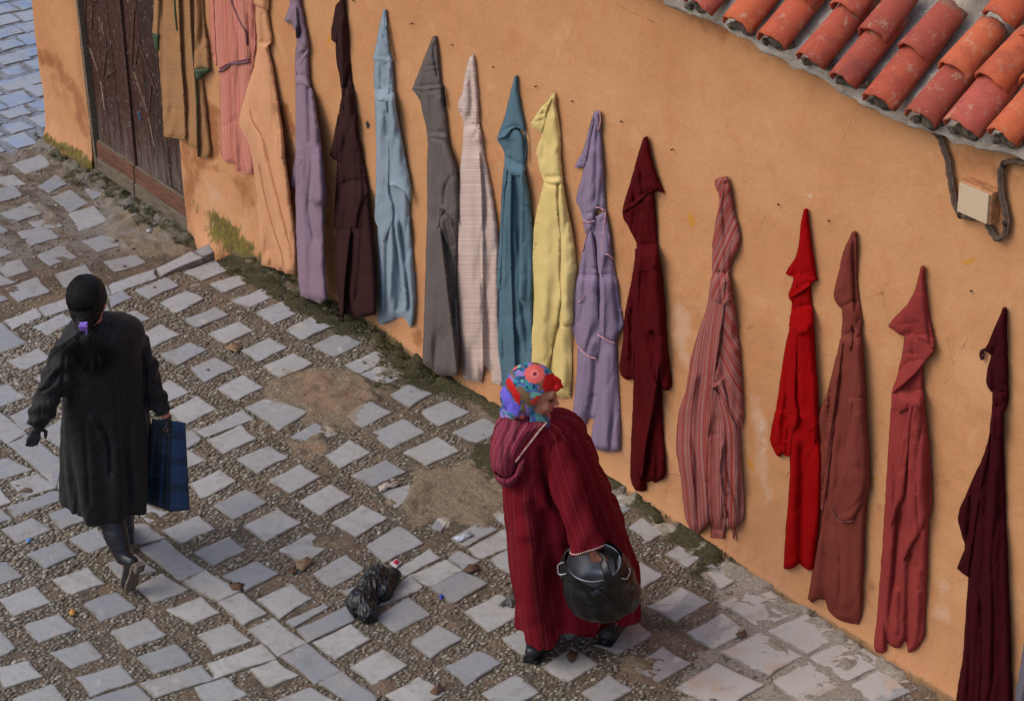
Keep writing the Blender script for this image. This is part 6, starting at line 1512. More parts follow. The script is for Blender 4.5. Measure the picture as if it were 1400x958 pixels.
# plaid carrier bag hanging from her right hand
bag = empty('shopping_bag', fb.P(226, 690, .02)); tag(bag, 'stiff dark blue plaid shopping bag held by the woman in the black coat', 'bag')
lb, mb, rb = fb.P(194, 685, .0), fb.P(233, 699, .09), fb.P(258.5, 696.5, .03); bb = lb + rb - mb
lt, mt, rt = fb.P(208, 572, .02), fb.P(235, 574.5, .045), fb.P(252.5, 577.5, .03); bt = lt + rt - mt + T * .006
def mat_plaid():
    n = N('blue_plaid_plastic'); uv = n.attr('cuv', 'Vector'); u, v = n.sep(uv, 0), n.sep(uv, 1)
    def bands(x, f, s, lo, hi):
        k = n.new('TexNoise', noise_dimensions='1D'); n.put(k.inputs['W'], n.math('ADD', n.math('MULTIPLY', x, f), s)); k.inputs['Detail'].default_value = 3
        return n.step(k.outputs[0], lo, hi)
    col = n.mix(n.math('MULTIPLY', bands(u, 14, 3.1, .5, .62), .55), lin((17, 20, 27)), lin((22, 40, 66)))
    col = n.mix(n.math('MULTIPLY', bands(v, 14, 7.7, .5, .6), .5), col, lin((24, 44, 56)))
    col = n.mix(n.math('MULTIPLY', bands(u, 60, 1.4, .58, .66), .35), col, lin((44, 84, 140)))
    col = n.mix(n.math('MULTIPLY', bands(v, 60, 2.0, .58, .66), .35), col, lin((56, 84, 104)))
    col = n.mix(n.math('MULTIPLY', n.math('MULTIPLY', n.step(n.attr('gus'), .3, .7), n.math('ADD', .3, bands(u, 50, 4.4, .42, .6))), .5), col, lin((48, 96, 150)))
    def grid(x, f, w):
        fr_ = n.math('FRACT', n.math('MULTIPLY', x, f)); return n.step(n.math('ABSOLUTE', n.math('SUBTRACT', fr_, .5)), w, w * .55)
    col = n.mix(n.math('MULTIPLY', grid(u, 26, .09), .35), col, lin((46, 82, 112))); col = n.mix(n.math('MULTIPLY', grid(v, 22, .08), .3), col, lin((42, 76, 96)))
    col = n.mix(n.math('MULTIPLY', grid(u, 8.6, .2), .5), col, lin((12, 15, 24))); col = n.mix(n.math('MULTIPLY', grid(v, 7.4, .2), .45), col, lin((14, 20, 26)))
    return n.done(col, .42, n.bump(n.noise(n.pos(), 25, 4), .4, .006), Specular_IOR_Level=.4)
M_PLAID = mat_plaid()
def panel_grid(name, c00, c10, c01, c11, nu, nv, hole=None, gus=0.0, bulge=0.0, seed=0):
    V = []; UVp = []; w = np.cross(c10 - c00, c01 - c00); w /= np.linalg.norm(w)
    for j in range(nv + 1):
        for i in range(nu + 1):
            a, b = i / nu, j / nv; P = (c00 * (1 - a) + c10 * a) * (1 - b) + (c01 * (1 - a) + c11 * a) * b
            P = P + w * (bulge * math.sin(math.pi * a) * math.sin(math.pi * b) + .004 * float(fbm(a * 3 + seed, b * 5, seed)) * math.sin(math.pi * a))
            V.append(P); UVp.append((a * np.linalg.norm(c10 - c00) + seed, b * np.linalg.norm(c01 - c00), 0))
    Fs = [(j * (nu + 1) + i, j * (nu + 1) + i + 1, (j + 1) * (nu + 1) + i + 1, (j + 1) * (nu + 1) + i) for j in range(nv) for i in range(nu) if not (hole and hole(i / nu + .5 / nu, j / nv + .5 / nv))]
    me = mesh(name, V, Fs); attr(me, 'cuv', UVp, 'FLOAT_VECTOR'); attr(me, 'gus', np.full(len(V), gus))
    o = link(name, me, M_PLAID); s = o.modifiers.new('solid', 'SOLIDIFY'); s.thickness = .002; return child(o, bag)
hol = lambda a, b: ((a - .80) / .16) ** 2 + ((b - .105) / .042) ** 2 < 1
panel_grid('front_panel', lt, mt, lb, mb, 24, 40, hol, 0, .006, 1)
panel_grid('back_panel', bt, rt, bb, rb, 24, 40, lambda a, b: ((a - .66) / .3) ** 2 + ((b - .105) / .06) ** 2 < 1, 0, 0, 2)
panel_grid('gusset', mt, rt, mb, rb, 12, 40, None, 1.0, -.004, 3); panel_grid('gusset', lt, bt, lb, bb, 8, 24, None, .2, .004, 4)
panel_grid('bottom', lb, mb, bb, rb, 8, 6, None, 0, 0, 5)
child(link('edge_piping', tube('edge_piping', [rt, rt * .5 + rb * .5, rb], .0035, 6), M_LEATHER), bag)

# ---------------------------------------------------------------- woman in the red striped djellaba
fr = Frame(gpt(782, 876)); T, Rv = fr.T, fr.R
woman = empty('person', fr.B); tag(woman, 'woman in a wine red striped hooded robe and floral headscarf carrying a pot', 'person')
hf = _n(Rv * .93 + T * .10 - UP * .30); hc = fr.P(729, 535, .0)
body = Parts(); g = head_parts(body, hc, hf, UP)
hup = _n(UP - hf * (UP @ hf)); hr = np.cross(hf, hup)
neck = fr.P(726, 578, 0); sh = fr.P(738, 615, 0); pel = fr.P(760, 730, 0)
body.cap(g(-.02, 0, -.06), neck, .05, .055); Ls, Rs = fr.P(712, 606, -.10), fr.P(768, 612, .09)
body.cap(Ls + Rv * .03, Rs - Rv * .05 - T * .05, .035, .035); body.chain([sh, fr.P(748, 670, 0), pel], [.08, .08, .09])
rw = fr.P(809, 744, .295); body.chain([Rs - Rv * .05 - T * .05, fr.P(782, 680, .16), rw], [.035, .035, .026])
lw = fr.P(790, 735, -.06); body.chain([Ls + Rv * .03, fr.P(750, 670, -.05), fr.P(790, 735, -.06)], [.035, .03, .026])
hand(body, rw, -UP * .9 + Rv * .35, T * .8 + Rv * .2, Rv, 1.0, 1.0); hand(body, lw, -UP, -T, Rv, .5, 1.0)
fa, fc_ = gpt(733, 894), gpt(833, 871)
fa[2] += .05; fc_[2] += .05
body.chain([pel - Rv * .06, (pel + fa) / 2, fa + UP * .04], [.09, .055, .036]); body.chain([pel + Rv * .06, (pel + fc_) / 2, fc_ + UP * .04], [.09, .055, .036])
body.cap(fa, fa + _n(Rv * .38 - T * .9) * .10, .03, .025); body.cap(fc_, fc_ + _n(Rv * .38 - T * .9) * .10, .03, .025)
me = body.done('body', .0045, 2); V = verts_of(me)
lip = np.exp(-(((V - g(.100, 0, -.056)) @ hup) / .0085) ** 2 - (((V - g(.1, 0, 0)) @ hr) / .024) ** 2 - (np.clip(.088 - (V - hc) @ hf, 0, 1) / .004) ** 2)
attr(me, 'lip', lip)
n = N('face_skin'); p = n.pos(); a = n.noise(p, 22, 4, .6)
col = n.mix(n.step(a, .35, .7), lin((204, 142, 114)), lin((188, 116, 92))); col = n.mix(n.math('MULTIPLY', n.attr('lip'), .8), col, lin((160, 74, 66)))
child(link('body', me, n.done(col, .5, None, Subsurface_Weight=.08, Subsurface_Radius=(.01, .004, .002))), woman)
n = N('eye'); ME = n.done(lin((40, 28, 24)), .2, None); MBR = mat_plain('eyebrow', (48, 34, 30))
for s_ in (-1, 1):
    pt = Parts(); pt.ell(g(.0795, .031 * s_, .006), [hf * .0095, hr * .013, hup * .0065], 12); child(link('eye', pt.done('eye', .0016, 1), ME), woman)
    child(link('eyebrow', tube('eyebrow', smooth_line([g(.0935, .013 * s_, .026), g(.091, .030 * s_, .033), g(.080, .049 * s_, .028)], 4), [.002, .0025, .0025, .0025, .0025, .0025, .0025, .002, .0012][:9], 6), MBR), woman)
# shoes and trouser leg
for q in (fa, fc_):
    pt = Parts(); d = _n(Rv * .38 - T * .9); s_ = np.cross(d, UP); b0 = q - UP * .012
    pt.chain([b0 - d * .035, b0 + d * .05, b0 + d * .15], [.036, .034, .028]); pt.ell(b0 - UP * .022 + d * .05, [d * .125, s_ * .044, UP * .020], 18); pt.cap(b0 + UP * .02 - d * .02, b0 + UP * .11 - d * .02, .036, .040)
    sho = child(link('shoe', pt.done('shoe', .0045, 2), M_LEATHER), woman)
    o = link('sole', box_mesh('sole', b0 - UP * .036 + d * .05, d * .12, s_ * .036, UP * .008, .006), mat_plain('black_rubber', (26, 25, 26))); o.parent = sho
pt = Parts(); pt.chain([fc_ + UP * .30, fc_ + UP * .10], [.062, .055]); child(link('trouser_leg', pt.done('trouser_leg', .006, 1), mat_plain('black_trouser', (26, 25, 28))), woman)
pt = Parts(); pt.chain([fa + UP * .30, fa + UP * .10], [.062, .055]); child(link('trouser_leg', pt.done('trouser_leg', .006, 1), bpy.data.materials['black_trouser']), woman)
# the robe
ST = [('v', 8, .58, .70, (132, 58, 52), .35, 3), ('v', 48, .68, .72, (150, 84, 74), .22, 8), ('v', 13, .705, .715, (190, 130, 112), .35, 1), ('v', 6, .54, .68, (80, 10, 24), .4, 6)]
M_RED = mat_cloth('wine_red_striped_wool', (110, 20, 32), (88, 14, 24), ST, .9, .8)
M_REDH = mat_cloth('wine_red_hood', (118, 28, 52), (92, 20, 38), [('v', 50, .58, .61, (190, 130, 130), .65, 8), ('v', 26, .54, .6, (150, 70, 84), .5, 3)], .9, .8)
MDOT = mat_plain('cream_stitch', (214, 190, 176))
def rf(th, t):
    a = sst(.25, 1.0, t); return (.020 * a * math.sin(4 * th + 2.2 + t) + .012 * a * math.sin(7 * th + 1.5 * t) + .007 * a * math.sin(13 * th) + .005 * math.sin(3 * th + 8 * t))
V, Fs, UVr = loft([(576, 712, 760, .04, -.05, .07), (588, 702, 778, .07, -.09, .10), (606, 695, 792, .09, -.12, .125), (640, 691, 806, .10, -.14, .145), (690, 693, 823, .11, -.16, .165), (740, 697, 842, .12, -.18, .19),
                   (790, 702, 857, .13, -.20, .205), (835, 707, 868, .14, -.22, .215), (872, 712, 868, .14, -.22, .215)], fr, 120, 96, rf, True)
me = mesh('robe', V, Fs); Nn = norms_of(me); pq = proj(V)
for kind, amp, w, line in (('v', .030, 5, [(741, 606), (742, 630), (748, 660), (758, 690), (772, 712)]), ('v', .02, 6, [(700, 650), (712, 662), (724, 640)]), ('r', .02, 12, [(715, 672), (722, 740)]), ('v', .018, 8, [(742, 690), (758, 760), (752, 860)]), ('r', .022, 14, [(724, 700), (728, 860)]), ('v', .03, 8, [(764, 770), (768, 830), (764, 880)]),
                           ('v', .016, 5, [(735, 640), (760, 680), (790, 700)]), ('r', .012, 6, [(722, 650), (745, 690), (772, 712)])):
    fd, sg, tt = seg_dist(pq, line, False); front = (Nn @ T > 0); V = V + Nn * ((amp if kind == 'r' else -amp) * np.exp(-(fd / w) ** 2) * sst(0, .15, tt) * sst(1, .85, tt) * front)[:, None]
gap_ = sst(812, 826, pq[:, 0]) * sst(852, 838, pq[:, 0]) * sst(800, 868, pq[:, 1]) * .075 + sst(752, 775, pq[:, 0]) * sst(812, 795, pq[:, 0]) * sst(830, 880, pq[:, 1]) * .05; V[:, 2] += gap_ * (Nn @ T > 0)
V = V + Nn * crumple(V, (pq[:, 0] - 740) * .0022, .014, 5, sst(1.4, .7, V[:, 2]))[:, None]
V = V + Nn * (.006 * fbm(V[:, 0] * 8 + V[:, 1] * 8, V[:, 2] * 5, 81) + .0025 * fbm(V[:, 0] * 30 + V[:, 1] * 20, V[:, 2] * 14, 82))[:, None]
set_verts(me, V); attr(me, 'cuv', UVr, 'FLOAT_VECTOR'); child(link('robe', me, M_RED), woman)
sf = lambda th, t: .006 * math.sin(12 * t + 2 * th) + .004 * math.sin(23 * t - 3 * th + 1) + .006 * t * math.sin(4 * th)
V, Fs, UVs = sleeve_loft([fr.P(756, 602, .0), fr.P(763, 620, .075), fr.P(772, 655, .15), fr.P(786, 698, .22), fr.P(798, 732, .275), fr.P(803, 749, .295)], [.045, .068, .073, .074, .076, .078], 48, sf, .9)
me = mesh('sleeve', V, Fs[:-1]); attr(me, 'cuv', UVs + np.array([.37, 0, 0]), 'FLOAT_VECTOR'); o = link('sleeve', me, M_RED); sm = o.modifiers.new('solid', 'SOLIDIFY'); sm.thickness = .004; child(o, woman)
ringpts = V[-48:]
child(link('cuff_braid', tube('cuff_braid', np.vstack([ringpts, ringpts[:2]]), .005, 6, False), mat_plain('red_braid', (150, 44, 50))), woman)
def dots(name, pts, r, par, k=1):
    pt = Parts()
    for q in pts: pt.sph(q, r, 6)
    return child(link(name, mesh(name, np.concatenate(pt.V), pt.F), MDOT), par)
dots('cuff_stitches', [ringpts[i] * .5 + ringpts[(i + 1) % 48] * .5 + T * .003 + UP * .004 for i in range(0, 48)], .0042, woman)
# hood hanging on her back
nv = T.copy(); F0 = (fr.B, nv)
cloth('hood', [(690, 570), (681, 580), (675, 592), (670, 612), (670, 630), (673, 642), (680, 650), (692, 655), (702, 650), (708, 636), (718, 622), (728, 608), (740, 592), (750, 580), (742, 576), (722, 574), (704, 570)], M_REDH, woman, .055, .075, 34,
      [('v', .010, 3, [(700, 570), (690, 600), (686, 640)]), ('v', .008, 3, [(716, 570), (700, 610), (694, 640)]), ('r', .01, 6, [(728, 574), (712, 604), (700, 630)])], wr=.008, seed=90, frame=F0, gap=.05, flare=.08)
cloth('hood_rim', [(671, 628), (674, 640), (682, 650), (694, 653), (703, 646), (708, 634), (716, 624), (720, 628), (714, 645), (706, 658), (697, 667), (688, 666), (680, 658), (674, 645)], M_REDH, woman, .13, .06, 9, wr=.006, seed=91, frame=F0, gap=.05)
tl = smooth_line([fr.P(747, 578, .135), fr.P(738, 588, .155), fr.P(728, 601, .172), fr.P(717, 615, .185), fr.P(706, 630, .19)], 6)
child(link('hood_braid', tube('hood_braid', tl, .006, 8), bpy.data.materials['red_braid']), woman)
dots('hood_stitches', [tl[i] + T * .006 + UP * .002 for i in range(0, len(tl))], .0046, woman)
# headscarf
pt = Parts(); sc = hc - hf * .012
pt.ell(sc + hup * .020, [hf * .112, hr * .092, hup * .106], 32); pt.ell(sc - hf * .02 - hup * .05, [hf * .098, hr * .086, hup * .075], 26)
pt.cap(g(.088, -.03, .066), g(.088, .03, .066), .014, .014); pt.cap(g(.070, 0, .085), g(.108, 0, .062), .018, .008)
for k in range(14):
    a = 2 * math.pi * k / 14; a2 = 2 * math.pi * (k + 1) / 14
    q = lambda a: g(.008 + .086 * math.cos(a), .084 * math.sin(a), -.126 + .004 * math.cos(a) + .004 * math.sin(3 * a)); pt.cap(q(a), q(a2), .031, .031)
pt.chain([fr.P(702, 556, .05), fr.P(700, 562, .08), fr.P(706, 566, .09), fr.P(714, 569, .09)], [.02, .022, .022, .01])
me = pt.done('headscarf', .004, 2); V = verts_of(me)
loc = np.stack([(V - hc) @ hf, (V - hc) @ hr, (V - hc) @ hup], 1)
face = (loc[:, 0] > .018) & (loc[:, 2] < .062) & (loc[:, 2] > -.12)
push = sst(-.118, -.108, loc[:, 2]) * sst(.022 + .25 * np.clip(loc[:, 2], 0, 1), .040 + .25 * np.clip(loc[:, 2], 0, 1), loc[:, 0]) * sst(.060, .048, loc[:, 2]) * sst(-.106, -.096, loc[:, 2])
V = V - ((V - (hc - hf * .03)) * (push * .62)[:, None])
Nn = norms_of(me); V += Nn * (.0022 * np.sin((loc[:, 0] * .25 + loc[:, 2]) * 150 + 2 * fbm(loc[:, 0] * 6, loc[:, 2] * 6, 5)) * sst(-.07, -.10, loc[:, 2]) + .002 * fbm(loc[:, 0] * 30, loc[:, 2] * 30, 9))[:, None]
set_verts(me, V); pq = proj(V)
# printed flowers
C = np.tile(np.array([42, 92, 138.]), (len(V), 1)); nz = fbm(pq[:, 0] * .13, pq[:, 1] * .13, 11, 2); nz2 = fbm(pq[:, 0] * .2, pq[:, 1] * .2, 13, 2); nz3 = fbm(pq[:, 0] * .1 + 5, pq[:, 1] * .1, 17, 2)
def ink(m, c, a=1.0):
    global C
    m = (np.clip(m, 0, 1) * a)[:, None]; C = C * (1 - m) + np.array(c, float) * m
ink(sst(.05, .2, nz), (60, 140, 150)); ink(sst(.3, .42, nz2), (98, 92, 170)); ink(sst(-.3, -.4, nz2), (28, 58, 92)); ink(sst(.22, .32, nz3), (112, 176, 160)); ink(sst(-.26, -.36, nz3), (140, 112, 172)); ink(sst(-.22, -.36, nz), (120, 92, 60))
def poly_ink(poly, c, soft=1.0): ink(mask(pq, poly, soft), c)
poly_ink([(706, 527), (716, 530), (728, 548), (726, 558), (714, 545)], (122, 96, 64), 2); poly_ink([(690, 520), (697, 516), (712, 540), (710, 556), (700, 540)], (196, 28, 26))
poly_ink([(684, 518), (692, 510), (690, 526), (700, 545), (712, 556), (708, 570), (690, 560), (682, 530)], (104, 90, 196)); poly_ink([(745, 513), (754, 510), (766, 506), (790, 500), (790, 534), (760, 536), (748, 541), (741, 528)], (196, 22, 24))
poly_ink([(725, 548), (734, 541), (744, 540), (738, 546), (728, 556)], (206, 60, 44))
for (fx, fy, R_) in ((731, 511, 14.5), (702, 500, 6), (716, 574, 7), (752, 570, 5)):
    dx, dy = pq[:, 0] - fx, (pq[:, 1] - fy) * 1.05; rr_ = np.hypot(dx, dy); an = np.arctan2(dy, dx); edge = R_ * (.86 + .14 * np.abs(np.cos(an * 6)))
    ink(sst(edge + .6, edge - .6, rr_), (222, 84, 78)); ink(sst(.5, .95, np.abs(np.cos(an * 9))) * sst(edge, edge - 1, rr_) * sst(R_ * .3, R_ * .5, rr_), (238, 122, 108), .8)
    ink(sst(R_ * .40, R_ * .36, rr_) * sst(R_ * .24, R_ * .28, rr_), (244, 150, 150)); ink(sst(R_ * .17, R_ * .12, rr_), (60, 40, 50))
ink(sst(-.105, -.118, loc[:, 2]) * (pq[:, 0] > 722), (84, 74, 160)); ink(sst(-.105, -.12, loc[:, 2]) * sst(.1, .3, nz2), (60, 60, 110))
lc = np.where(C / 255 <= .04045, C / 255 / 12.92, ((C / 255 + .055) / 1.055) ** 2.4); attr(me, 'print', np.concatenate([lc, np.ones((len(V), 1))], 1), 'FLOAT_COLOR')
n = N('printed_scarf'); p = n.pos(); child(link('headscarf', me, n.done(n.attr('print', 'Color'), .7, n.bump(n.noise(p, 60, 3), .3, .003))), woman)

# steel pot in a black plastic carrier
def mat_plastic():
    n = N('black_plastic_film'); p = n.pos(); w = n.noise(p, 26, 5, .65, 1.5)
    return n.done(lin((11, 11, 13)), n.math('ADD', .2, n.math('MULTIPLY', w, .3)), n.bump(w, .5, .008), Specular_IOR_Level=.6)
M_FILM = mat_plastic()
pc = fr.P(812, 768, .345); pot = empty('steel_pot', pc - UP * .17); tag(pot, 'steel pot with wire handles inside the black plastic bag the woman carries', 'pot')
M_STEEL = mat_metal('brushed_steel', (196, 198, 202), .42, .75)
def lathe(name, prof, c, ax=UP, seg=48):
    ax = _n(ax); a = _n(np.cross(ax, [.3, .8, .1])); b = np.cross(ax, a)
    V = [c + ax * z + r * (math.cos(2 * math.pi * k / seg) * a + math.sin(2 * math.pi * k / seg) * b) for r, z in prof for k in range(seg)]
    Fs = [(i * seg + k, i * seg + (k + 1) % seg, (i + 1) * seg + (k + 1) % seg, (i + 1) * seg + k) for i in range(len(prof) - 1) for k in range(seg)]
    return mesh(name, V, Fs)
pax = _n(UP + T * .22 - Rv * .05)
child(link('bowl', lathe('bowl', [(.001, -.16), (.085, -.16), (.098, -.145), (.107, -.02), (.113, -.002), (.116, 0), (.113, .003), (.106, -.006), (.100, -.03), (.094, -.14), (.06, -.152), (.001, -.152)], pc, pax), M_STEEL), pot)
for sgn, ox in ((1, .0), (-1, .0)):
    e = _n(Rv * sgn * .95 + T * .35 * sgn * (1 if sgn > 0 else -.2)); s2 = _n(np.cross(e, pax)); c = pc + e * .113 - pax * .022
    child(link('wire_handle', tube('wire_handle', smooth_line([c + s2 * .034, c + e * .034 + s2 * .03 - pax * .012, c + e * .040 - pax * .016, c + e * .034 - s2 * .03 - pax * .012, c - s2 * .034], 5), .0035, 8), M_STEEL), pot)
car = empty('carrier_bag', pc - UP * .26); tag(car, 'black plastic carrier bag wrapped round the steel pot at the woman in red', 'bag')
V = []; seg = 150; prof = [(.118, .004, 1), (.124, -.02, .6), (.132, -.06, 0), (.140, -.11, 0), (.146, -.16, 0), (.140, -.205, 0), (.118, -.232, 0), (.08, -.248, 0), (.03, -.252, 0)]
prof = smooth_line(prof, 9); a0 = _n(np.cross(pax, [.3, .8, .1])); b0 = np.cross(pax, a0)
for (r, z, e) in prof:
    for k in range(seg):
        th = 2 * math.pi * k / seg; u = math.cos(th) * a0 + math.sin(th) * b0
        side = (u @ Rv); dz = -.05 * e * (1 - abs(side)) * (1 if u @ T > 0 else .2) + .02 * e * abs(side)
        rg = 1 - 2 * abs(float(fbm(th * 3.4 + z * 12, z * 5 + th * .4, 5, 2))); rg2 = 1 - 2 * abs(float(fbm(th * 6 - z * 14, z * 26 + th * 2, 15, 2)))
        rr_ = r * (1 - .10 * (1 - e) * max(0, -side)) + (.010 * rg + .0022 * rg2) * (1 - .6 * e) + .008 * math.sin(2 * th + z * 22) * (1 - e)
        rr_ += .045 * (1 - e) * max(0, side) ** 3 * (-z / .2)
        V.append(pc + pax * (z + dz) + u * rr_)
Fs = [(i * seg + k, i * seg + (k + 1) % seg, (i + 1) * seg + (k + 1) % seg, (i + 1) * seg + k) for i in range(len(prof) - 1) for k in range(seg)]
o = link('bag_body', mesh('bag_body', V, Fs), M_FILM); sm = o.modifiers.new('solid', 'SOLIDIFY'); sm.thickness = .0012; child(o, car)
def strap(name, pts, w, mat, par):
    L = smooth_line(pts, 8); Tn = np.gradient(L, axis=0); V = []
    for i, q in enumerate(L):
        s_ = _n(np.cross(Tn[i], T)); ww = w * (1 - .35 * math.sin(math.pi * i / (len(L) - 1)))
        for k in range(5): V.append(q + s_ * ww * (k / 4 - .5) + T * .004 * (k % 2))
    Fs = [(i * 5 + k, i * 5 + k + 1, (i + 1) * 5 + k + 1, (i + 1) * 5 + k) for i in range(len(L) - 1) for k in range(4)]
    o = link(name, mesh(name, V, Fs), mat); sm = o.modifiers.new('solid', 'SOLIDIFY'); sm.thickness = .0015; return child(o, par)
strap('handle', [fr.P(818, 750, .32), fr.P(823, 762, .42), fr.P(829, 780, .475), fr.P(834, 800, .485)], .05, M_FILM, car)
strap('handle', [fr.P(821, 752, .32), fr.P(836, 756, .32), fr.P(846, 768, .31), fr.P(850, 790, .32)], .06, M_FILM, car)
strap('handle', [fr.P(790, 752, .29), fr.P(778, 756, .29), fr.P(772, 768, .29), fr.P(773, 790, .31)], .05, M_FILM, car)

# ---------------------------------------------------------------- crumpled black bag on the ground
pt = Parts()
def gp(px, py, up=0.0): return gpt(px, py, up)
for (x, y, u, r) in ((500, 822, .05, .07), (509, 806, .05, .06), (522, 801, .05, .06), (530, 796, .05, .05), (494, 828, .05, .072), (503, 838, .04, .055), (490, 820, .045, .055), (507, 812, .065, .07), (514, 800, .07, .062), (519, 793, .07, .048), (525, 810, .045, .055), (530, 801, .05, .045), (537, 793, .055, .038), (541, 790, .06, .024)):
    pt.sph(gp(x, y + 6, 0) + UP * u * .8, r * .92, 14)
me = pt.done('crumpled_bag', .003, 3); V = verts_of(me); Nn = norms_of(me)
rid = lambda s, sd: 1 - 2 * np.abs(fbm(V[:, 0] * s + V[:, 2] * s * .7, V[:, 1] * s - V[:, 2] * s * .5, sd, 3))
V += Nn * (.010 * rid(11, 3) + .009 * rid(30, 5) + .003 * rid(70, 8) - .010)[:, None]; gz = H(V[:, 0], V[:, 1]); V[:, 2] = np.maximum(V[:, 2], gz + .001); set_verts(me, V)
tag(link('plastic_bag', me, M_FILM), 'crumpled black plastic bag lying on the paving between the two women', 'plastic bag')

# ---------------------------------------------------------------- litter, leaves, loose stones
def flat_thing(name, poly, mat, label, cat, z=.006, bend=.004, thick=.0012, group=None):
    pts = [gpt(*p) for p in poly]; c = sum(pts) / len(pts)
    ol = []; n = len(pts)
    for i in range(n):
        for k in range(4): ol.append(pts[i] * (1 - k / 4) + pts[(i + 1) % n] * k / 4)
    V = [q + UP * (z + bend * math.sin(i * 1.7)) for i, q in enumerate(ol)]; V.append(c + UP * (z + bend * 1.6)); m = len(ol)
    V += [v - UP * thick for v in V]
    Fs = [(i, (i + 1) % m, m) for i in range(m)] + [((i + 1) % m + m + 1, i + m + 1, 2 * m + 1) for i in range(m)] + [(i, i + m + 1, (i + 1) % m + m + 1, (i + 1) % m) for i in range(m)]
    return tag(link(name, mesh(name, V, Fs), mat), label, cat, group)
MW = mat_plain('white_paper', (200, 206, 216)); MRD = mat_plain('red_print', (204, 44, 66), .5); MLF = mat_plain('dry_leaf', (150, 122, 92)); MLD = mat_plain('brown_leaf', (108, 80, 62)); MGY = mat_plain('grey_scrap', (120, 116, 110))
pk = flat_thing('cigarette_packet', [(533, 773), (541, 766), (550, 770), (542, 778)], mat_plain('packet_white', (220, 206, 208)), 'flattened red and white packet beside the black plastic bag', 'packet', .012, .001, .008)
o = flat_thing('red_panel', [(537, 772), (541.5, 768), (547, 770.5), (542.5, 775)], MRD, None, None, .0145, .0008); del_keys = [k for k in ('label', 'category') if k in o]
o.parent = pk
flat_thing('paper_scrap', [(620, 737), (640, 727), (648, 732), (629, 742)], MW, 'pale blue white strip of paper lying on a paving stone', 'paper', .007)
flat_thing('blue_wrapper', [(600, 818), (603, 813), (607, 817), (604, 821)], mat_plain('blue_foil', (46, 70, 180), .4), 'tiny bright blue wrapper in the pebbles between two slabs', 'wrapper', .008, .005)
flat_thing('blue_wrapper', [(35, 741), (40, 736), (44, 739), (38, 744)], mat_plain('light_blue_foil', (110, 168, 232), .4), 'tiny light blue wrapper near the left edge of the paving', 'wrapper', .008, .005)
flat_thing('bottle_cap', [(95, 839), (98, 834), (104, 836), (102, 842), (97, 843)], mat_plain('orange_cap', (206, 150, 74), .5), 'small orange cap lying in the pebbles below the woman in black', 'bottle cap', .012, .001, .006)
flat_thing('plastic_scrap', [(681, 832), (692, 820), (700, 806), (706, 812), (706, 824), (700, 832), (690, 829)], mat_plain('grey_film', (122, 120, 116), .4), 'crumpled grey plastic scrap next to the red robe hem', 'plastic scrap', .01, .012)
flat_thing('wrapper', [(517, 669), (522, 665), (545, 660), (546, 665), (530, 670), (520, 675)], mat_plain('cream_wrapper', (206, 190, 172)), 'crumpled cream wrapper on the sandy patch', 'wrapper', .012, .008)
flat_thing('wrapper', [(200, 318), (205, 314), (208, 317), (204, 320)], mat_plain('white_film', (210, 212, 216)), 'tiny white scrap on the mud in front of the wooden door', 'wrapper', .012, .004)
LV = [([(309, 478), (315, 470), (322, 470), (331, 475), (325, 483), (313, 480)], MLF, 'pale tan curled leaf on the pebbles near the lilac brown robes'),
      ([(632, 782), (640, 773), (652, 772), (656, 778), (645, 784)], MLD, 'brown folded leaf on the long slab left of the red robe'),
      ([(587, 948), (594, 940), (600, 936), (606, 944), (597, 951)], MLD, 'brown leaf at the bottom edge on a paving stone'),
      ([(774, 898), (780, 889), (786, 893), (792, 890), (787, 903), (779, 908)], MLD, 'brown torn leaf on the stone under the carried pot'),
      ([(313, 801), (325, 797), (334, 799), (330, 807), (318, 808)], MLD, 'dull brown leaf on the pale worn slabs'),
      ([(1005, 868), (1018, 862), (1022, 870), (1012, 874)], MLD, 'brown leaf at the corner of the slab right of the carried pot'),
      ([(404, 770), (420, 762), (428, 768), (414, 782), (406, 778)], MLF, 'light brown leaf stuck to a slab above the black bag'),
      ([(395, 780), (403, 774), (406, 782), (399, 788)], MLD, 'small orange brown leaf in the pebbles above the black bag')]
for poly, m, lab in LV: flat_thing('fallen_leaf', poly, m, lab, 'leaf', .008, .0022, .001, 'leaves lying on the paving')
MRK = mat_plain('brown_stone', (128, 112, 104), .9)
for x, y, r, lab in ((240, 363, .030, 'brown flat stone lying on the kerb slab by the robes'), (211, 393, .020, 'small brown stone on the slab beside the kerb'), (181, 340, .026, 'brown stone in front of the kerb below the door'), (158, 329, .03, 'pinkish stone half sunk in the dirt below the door'),
                     (170, 364, .022, 'brown stone on the lower slab next to the kerb'), (498, 496, .024, 'brown stone on the lichened slab below the pale blue robe'), (461, 536, .028, 'dark stone on the reddish sand patch'), (284, 506, .02, 'brown stone on a chipped slab'), (975, 958, .028, 'dark stone at the bottom edge of the pale worn slabs'),
                     (662, 640, .022, 'pale stone beside the red hood on the sand')):
    q = gpt(x, y); o = link('loose_stone', blob('loose_stone', q + UP * .003, r * .62, x * .1, (1, .8, .38), .12), MRK); tag(o, lab, 'stone', 'loose stones on the paving')

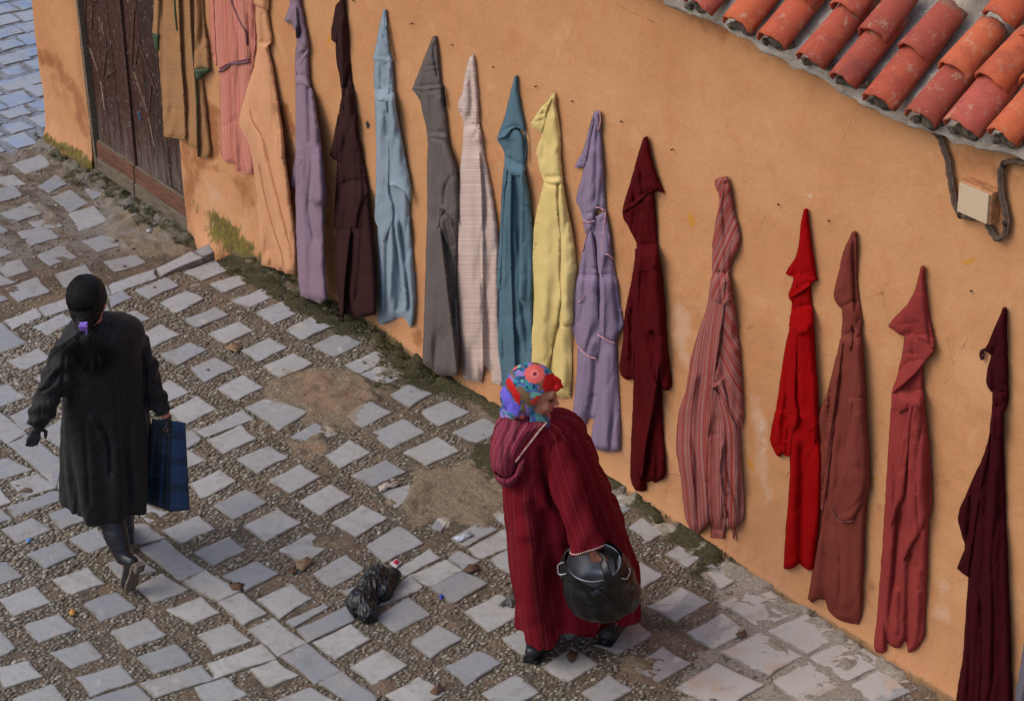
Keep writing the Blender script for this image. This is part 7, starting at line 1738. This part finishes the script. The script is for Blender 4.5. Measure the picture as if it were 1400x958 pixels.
# ---------------------------------------------------------------- junction box and cables on the wall
def mat_box():
    n = N('painted_box'); p = n.pos(); y = n.sep(p, 1)
    return n.done(n.mix(n.math('MULTIPLY', n.noise(p, 30, 4), .5), lin((206, 186, 158)), lin((190, 160, 124))), .6, n.bump(n.noise(p, 90, 3), .2, .003))
d0 = -.055; q = [hit(1312, 249, 1, d0), hit(1356, 266, 1, d0), hit(1349, 305, 1, d0), hit(1312, 289, 1, d0)]
cx_ = sum(q) / 4; w_ = (q[1][0] + q[2][0] - q[0][0] - q[3][0]) / 4; h_ = (q[0][2] + q[1][2] - q[2][2] - q[3][2]) / 4
jb = empty('junction_box', cx_); tag(jb, 'cream painted electrical junction box on the wall under the tile eaves', 'junction box')
child(link('housing', box_mesh('housing', (cx_[0], -.026, cx_[2]), (w_ + .006, 0, 0), (0, .026, 0), (0, 0, h_ + .006), .005), mat_plain('orange_painted_plastic', (206, 148, 104), .7)), jb)
child(link('cover', box_mesh('cover', (cx_[0], -.058, cx_[2]), (w_, 0, 0), (0, .006, 0), (0, 0, h_), .003), mat_box()), jb)
M_CAB = mat_plain('dusty_grey_cable', (104, 86, 74), .8)
def cable(label, pts, r=.011):
    L = smooth_line(pts, 10); W = np.array([hit(a, b, 1, -(.02 + c)) for a, b, c in L]); W += np.stack([fbm(np.arange(len(W)) * .3, np.zeros(len(W)), 4, 2)] * 3, 1) * .003
    me = tube('electric_cable', W, r, 10); o = tag(link('electric_cable', me, M_CAB), label, 'cable', 'cables on the wall by the junction box')
    me2 = tube('c', W + np.array([.013, .0, .006]), r * .55, 8); 
    b = link('thin_wire', me2, M_CAB); b.parent = o
    return o, W
o, W = cable('grey cable dropping from the eaves to the left side of the junction box', [(1262, 165, .02), (1276, 178, .01), (1285, 190, 0), (1294, 215, 0), (1299, 245, 0), (1303, 272, 0), (1309, 289, 0), (1318, 296, 0), (1332, 298, 0)])
for i in (12, 66): pt = Parts(); pt.sph(W[i], .016, 8); b = link('cable_clip', pt.done('cable_clip', .003, 1), bpy.data.materials['rusty_iron']); b.parent = o
o, W = cable('grey cable looping up from the junction box to the right edge', [(1351, 306, 0), (1356, 319, 0), (1364, 327, 0), (1373, 320, 0), (1376, 300, 0), (1370, 275, 0), (1367, 250, 0), (1369, 230, .0), (1378, 222, 0), (1392, 221, .02), (1410, 226, .03), (1440, 240, .03)])
for i in (38, 76): pt = Parts(); pt.sph(W[i], .016, 8); b = link('cable_clip', pt.done('cable_clip', .003, 1), bpy.data.materials['rusty_iron']); b.parent = o
if LOWS: scene['note_low'] = str(LOWS); print('LOWS', LOWS)
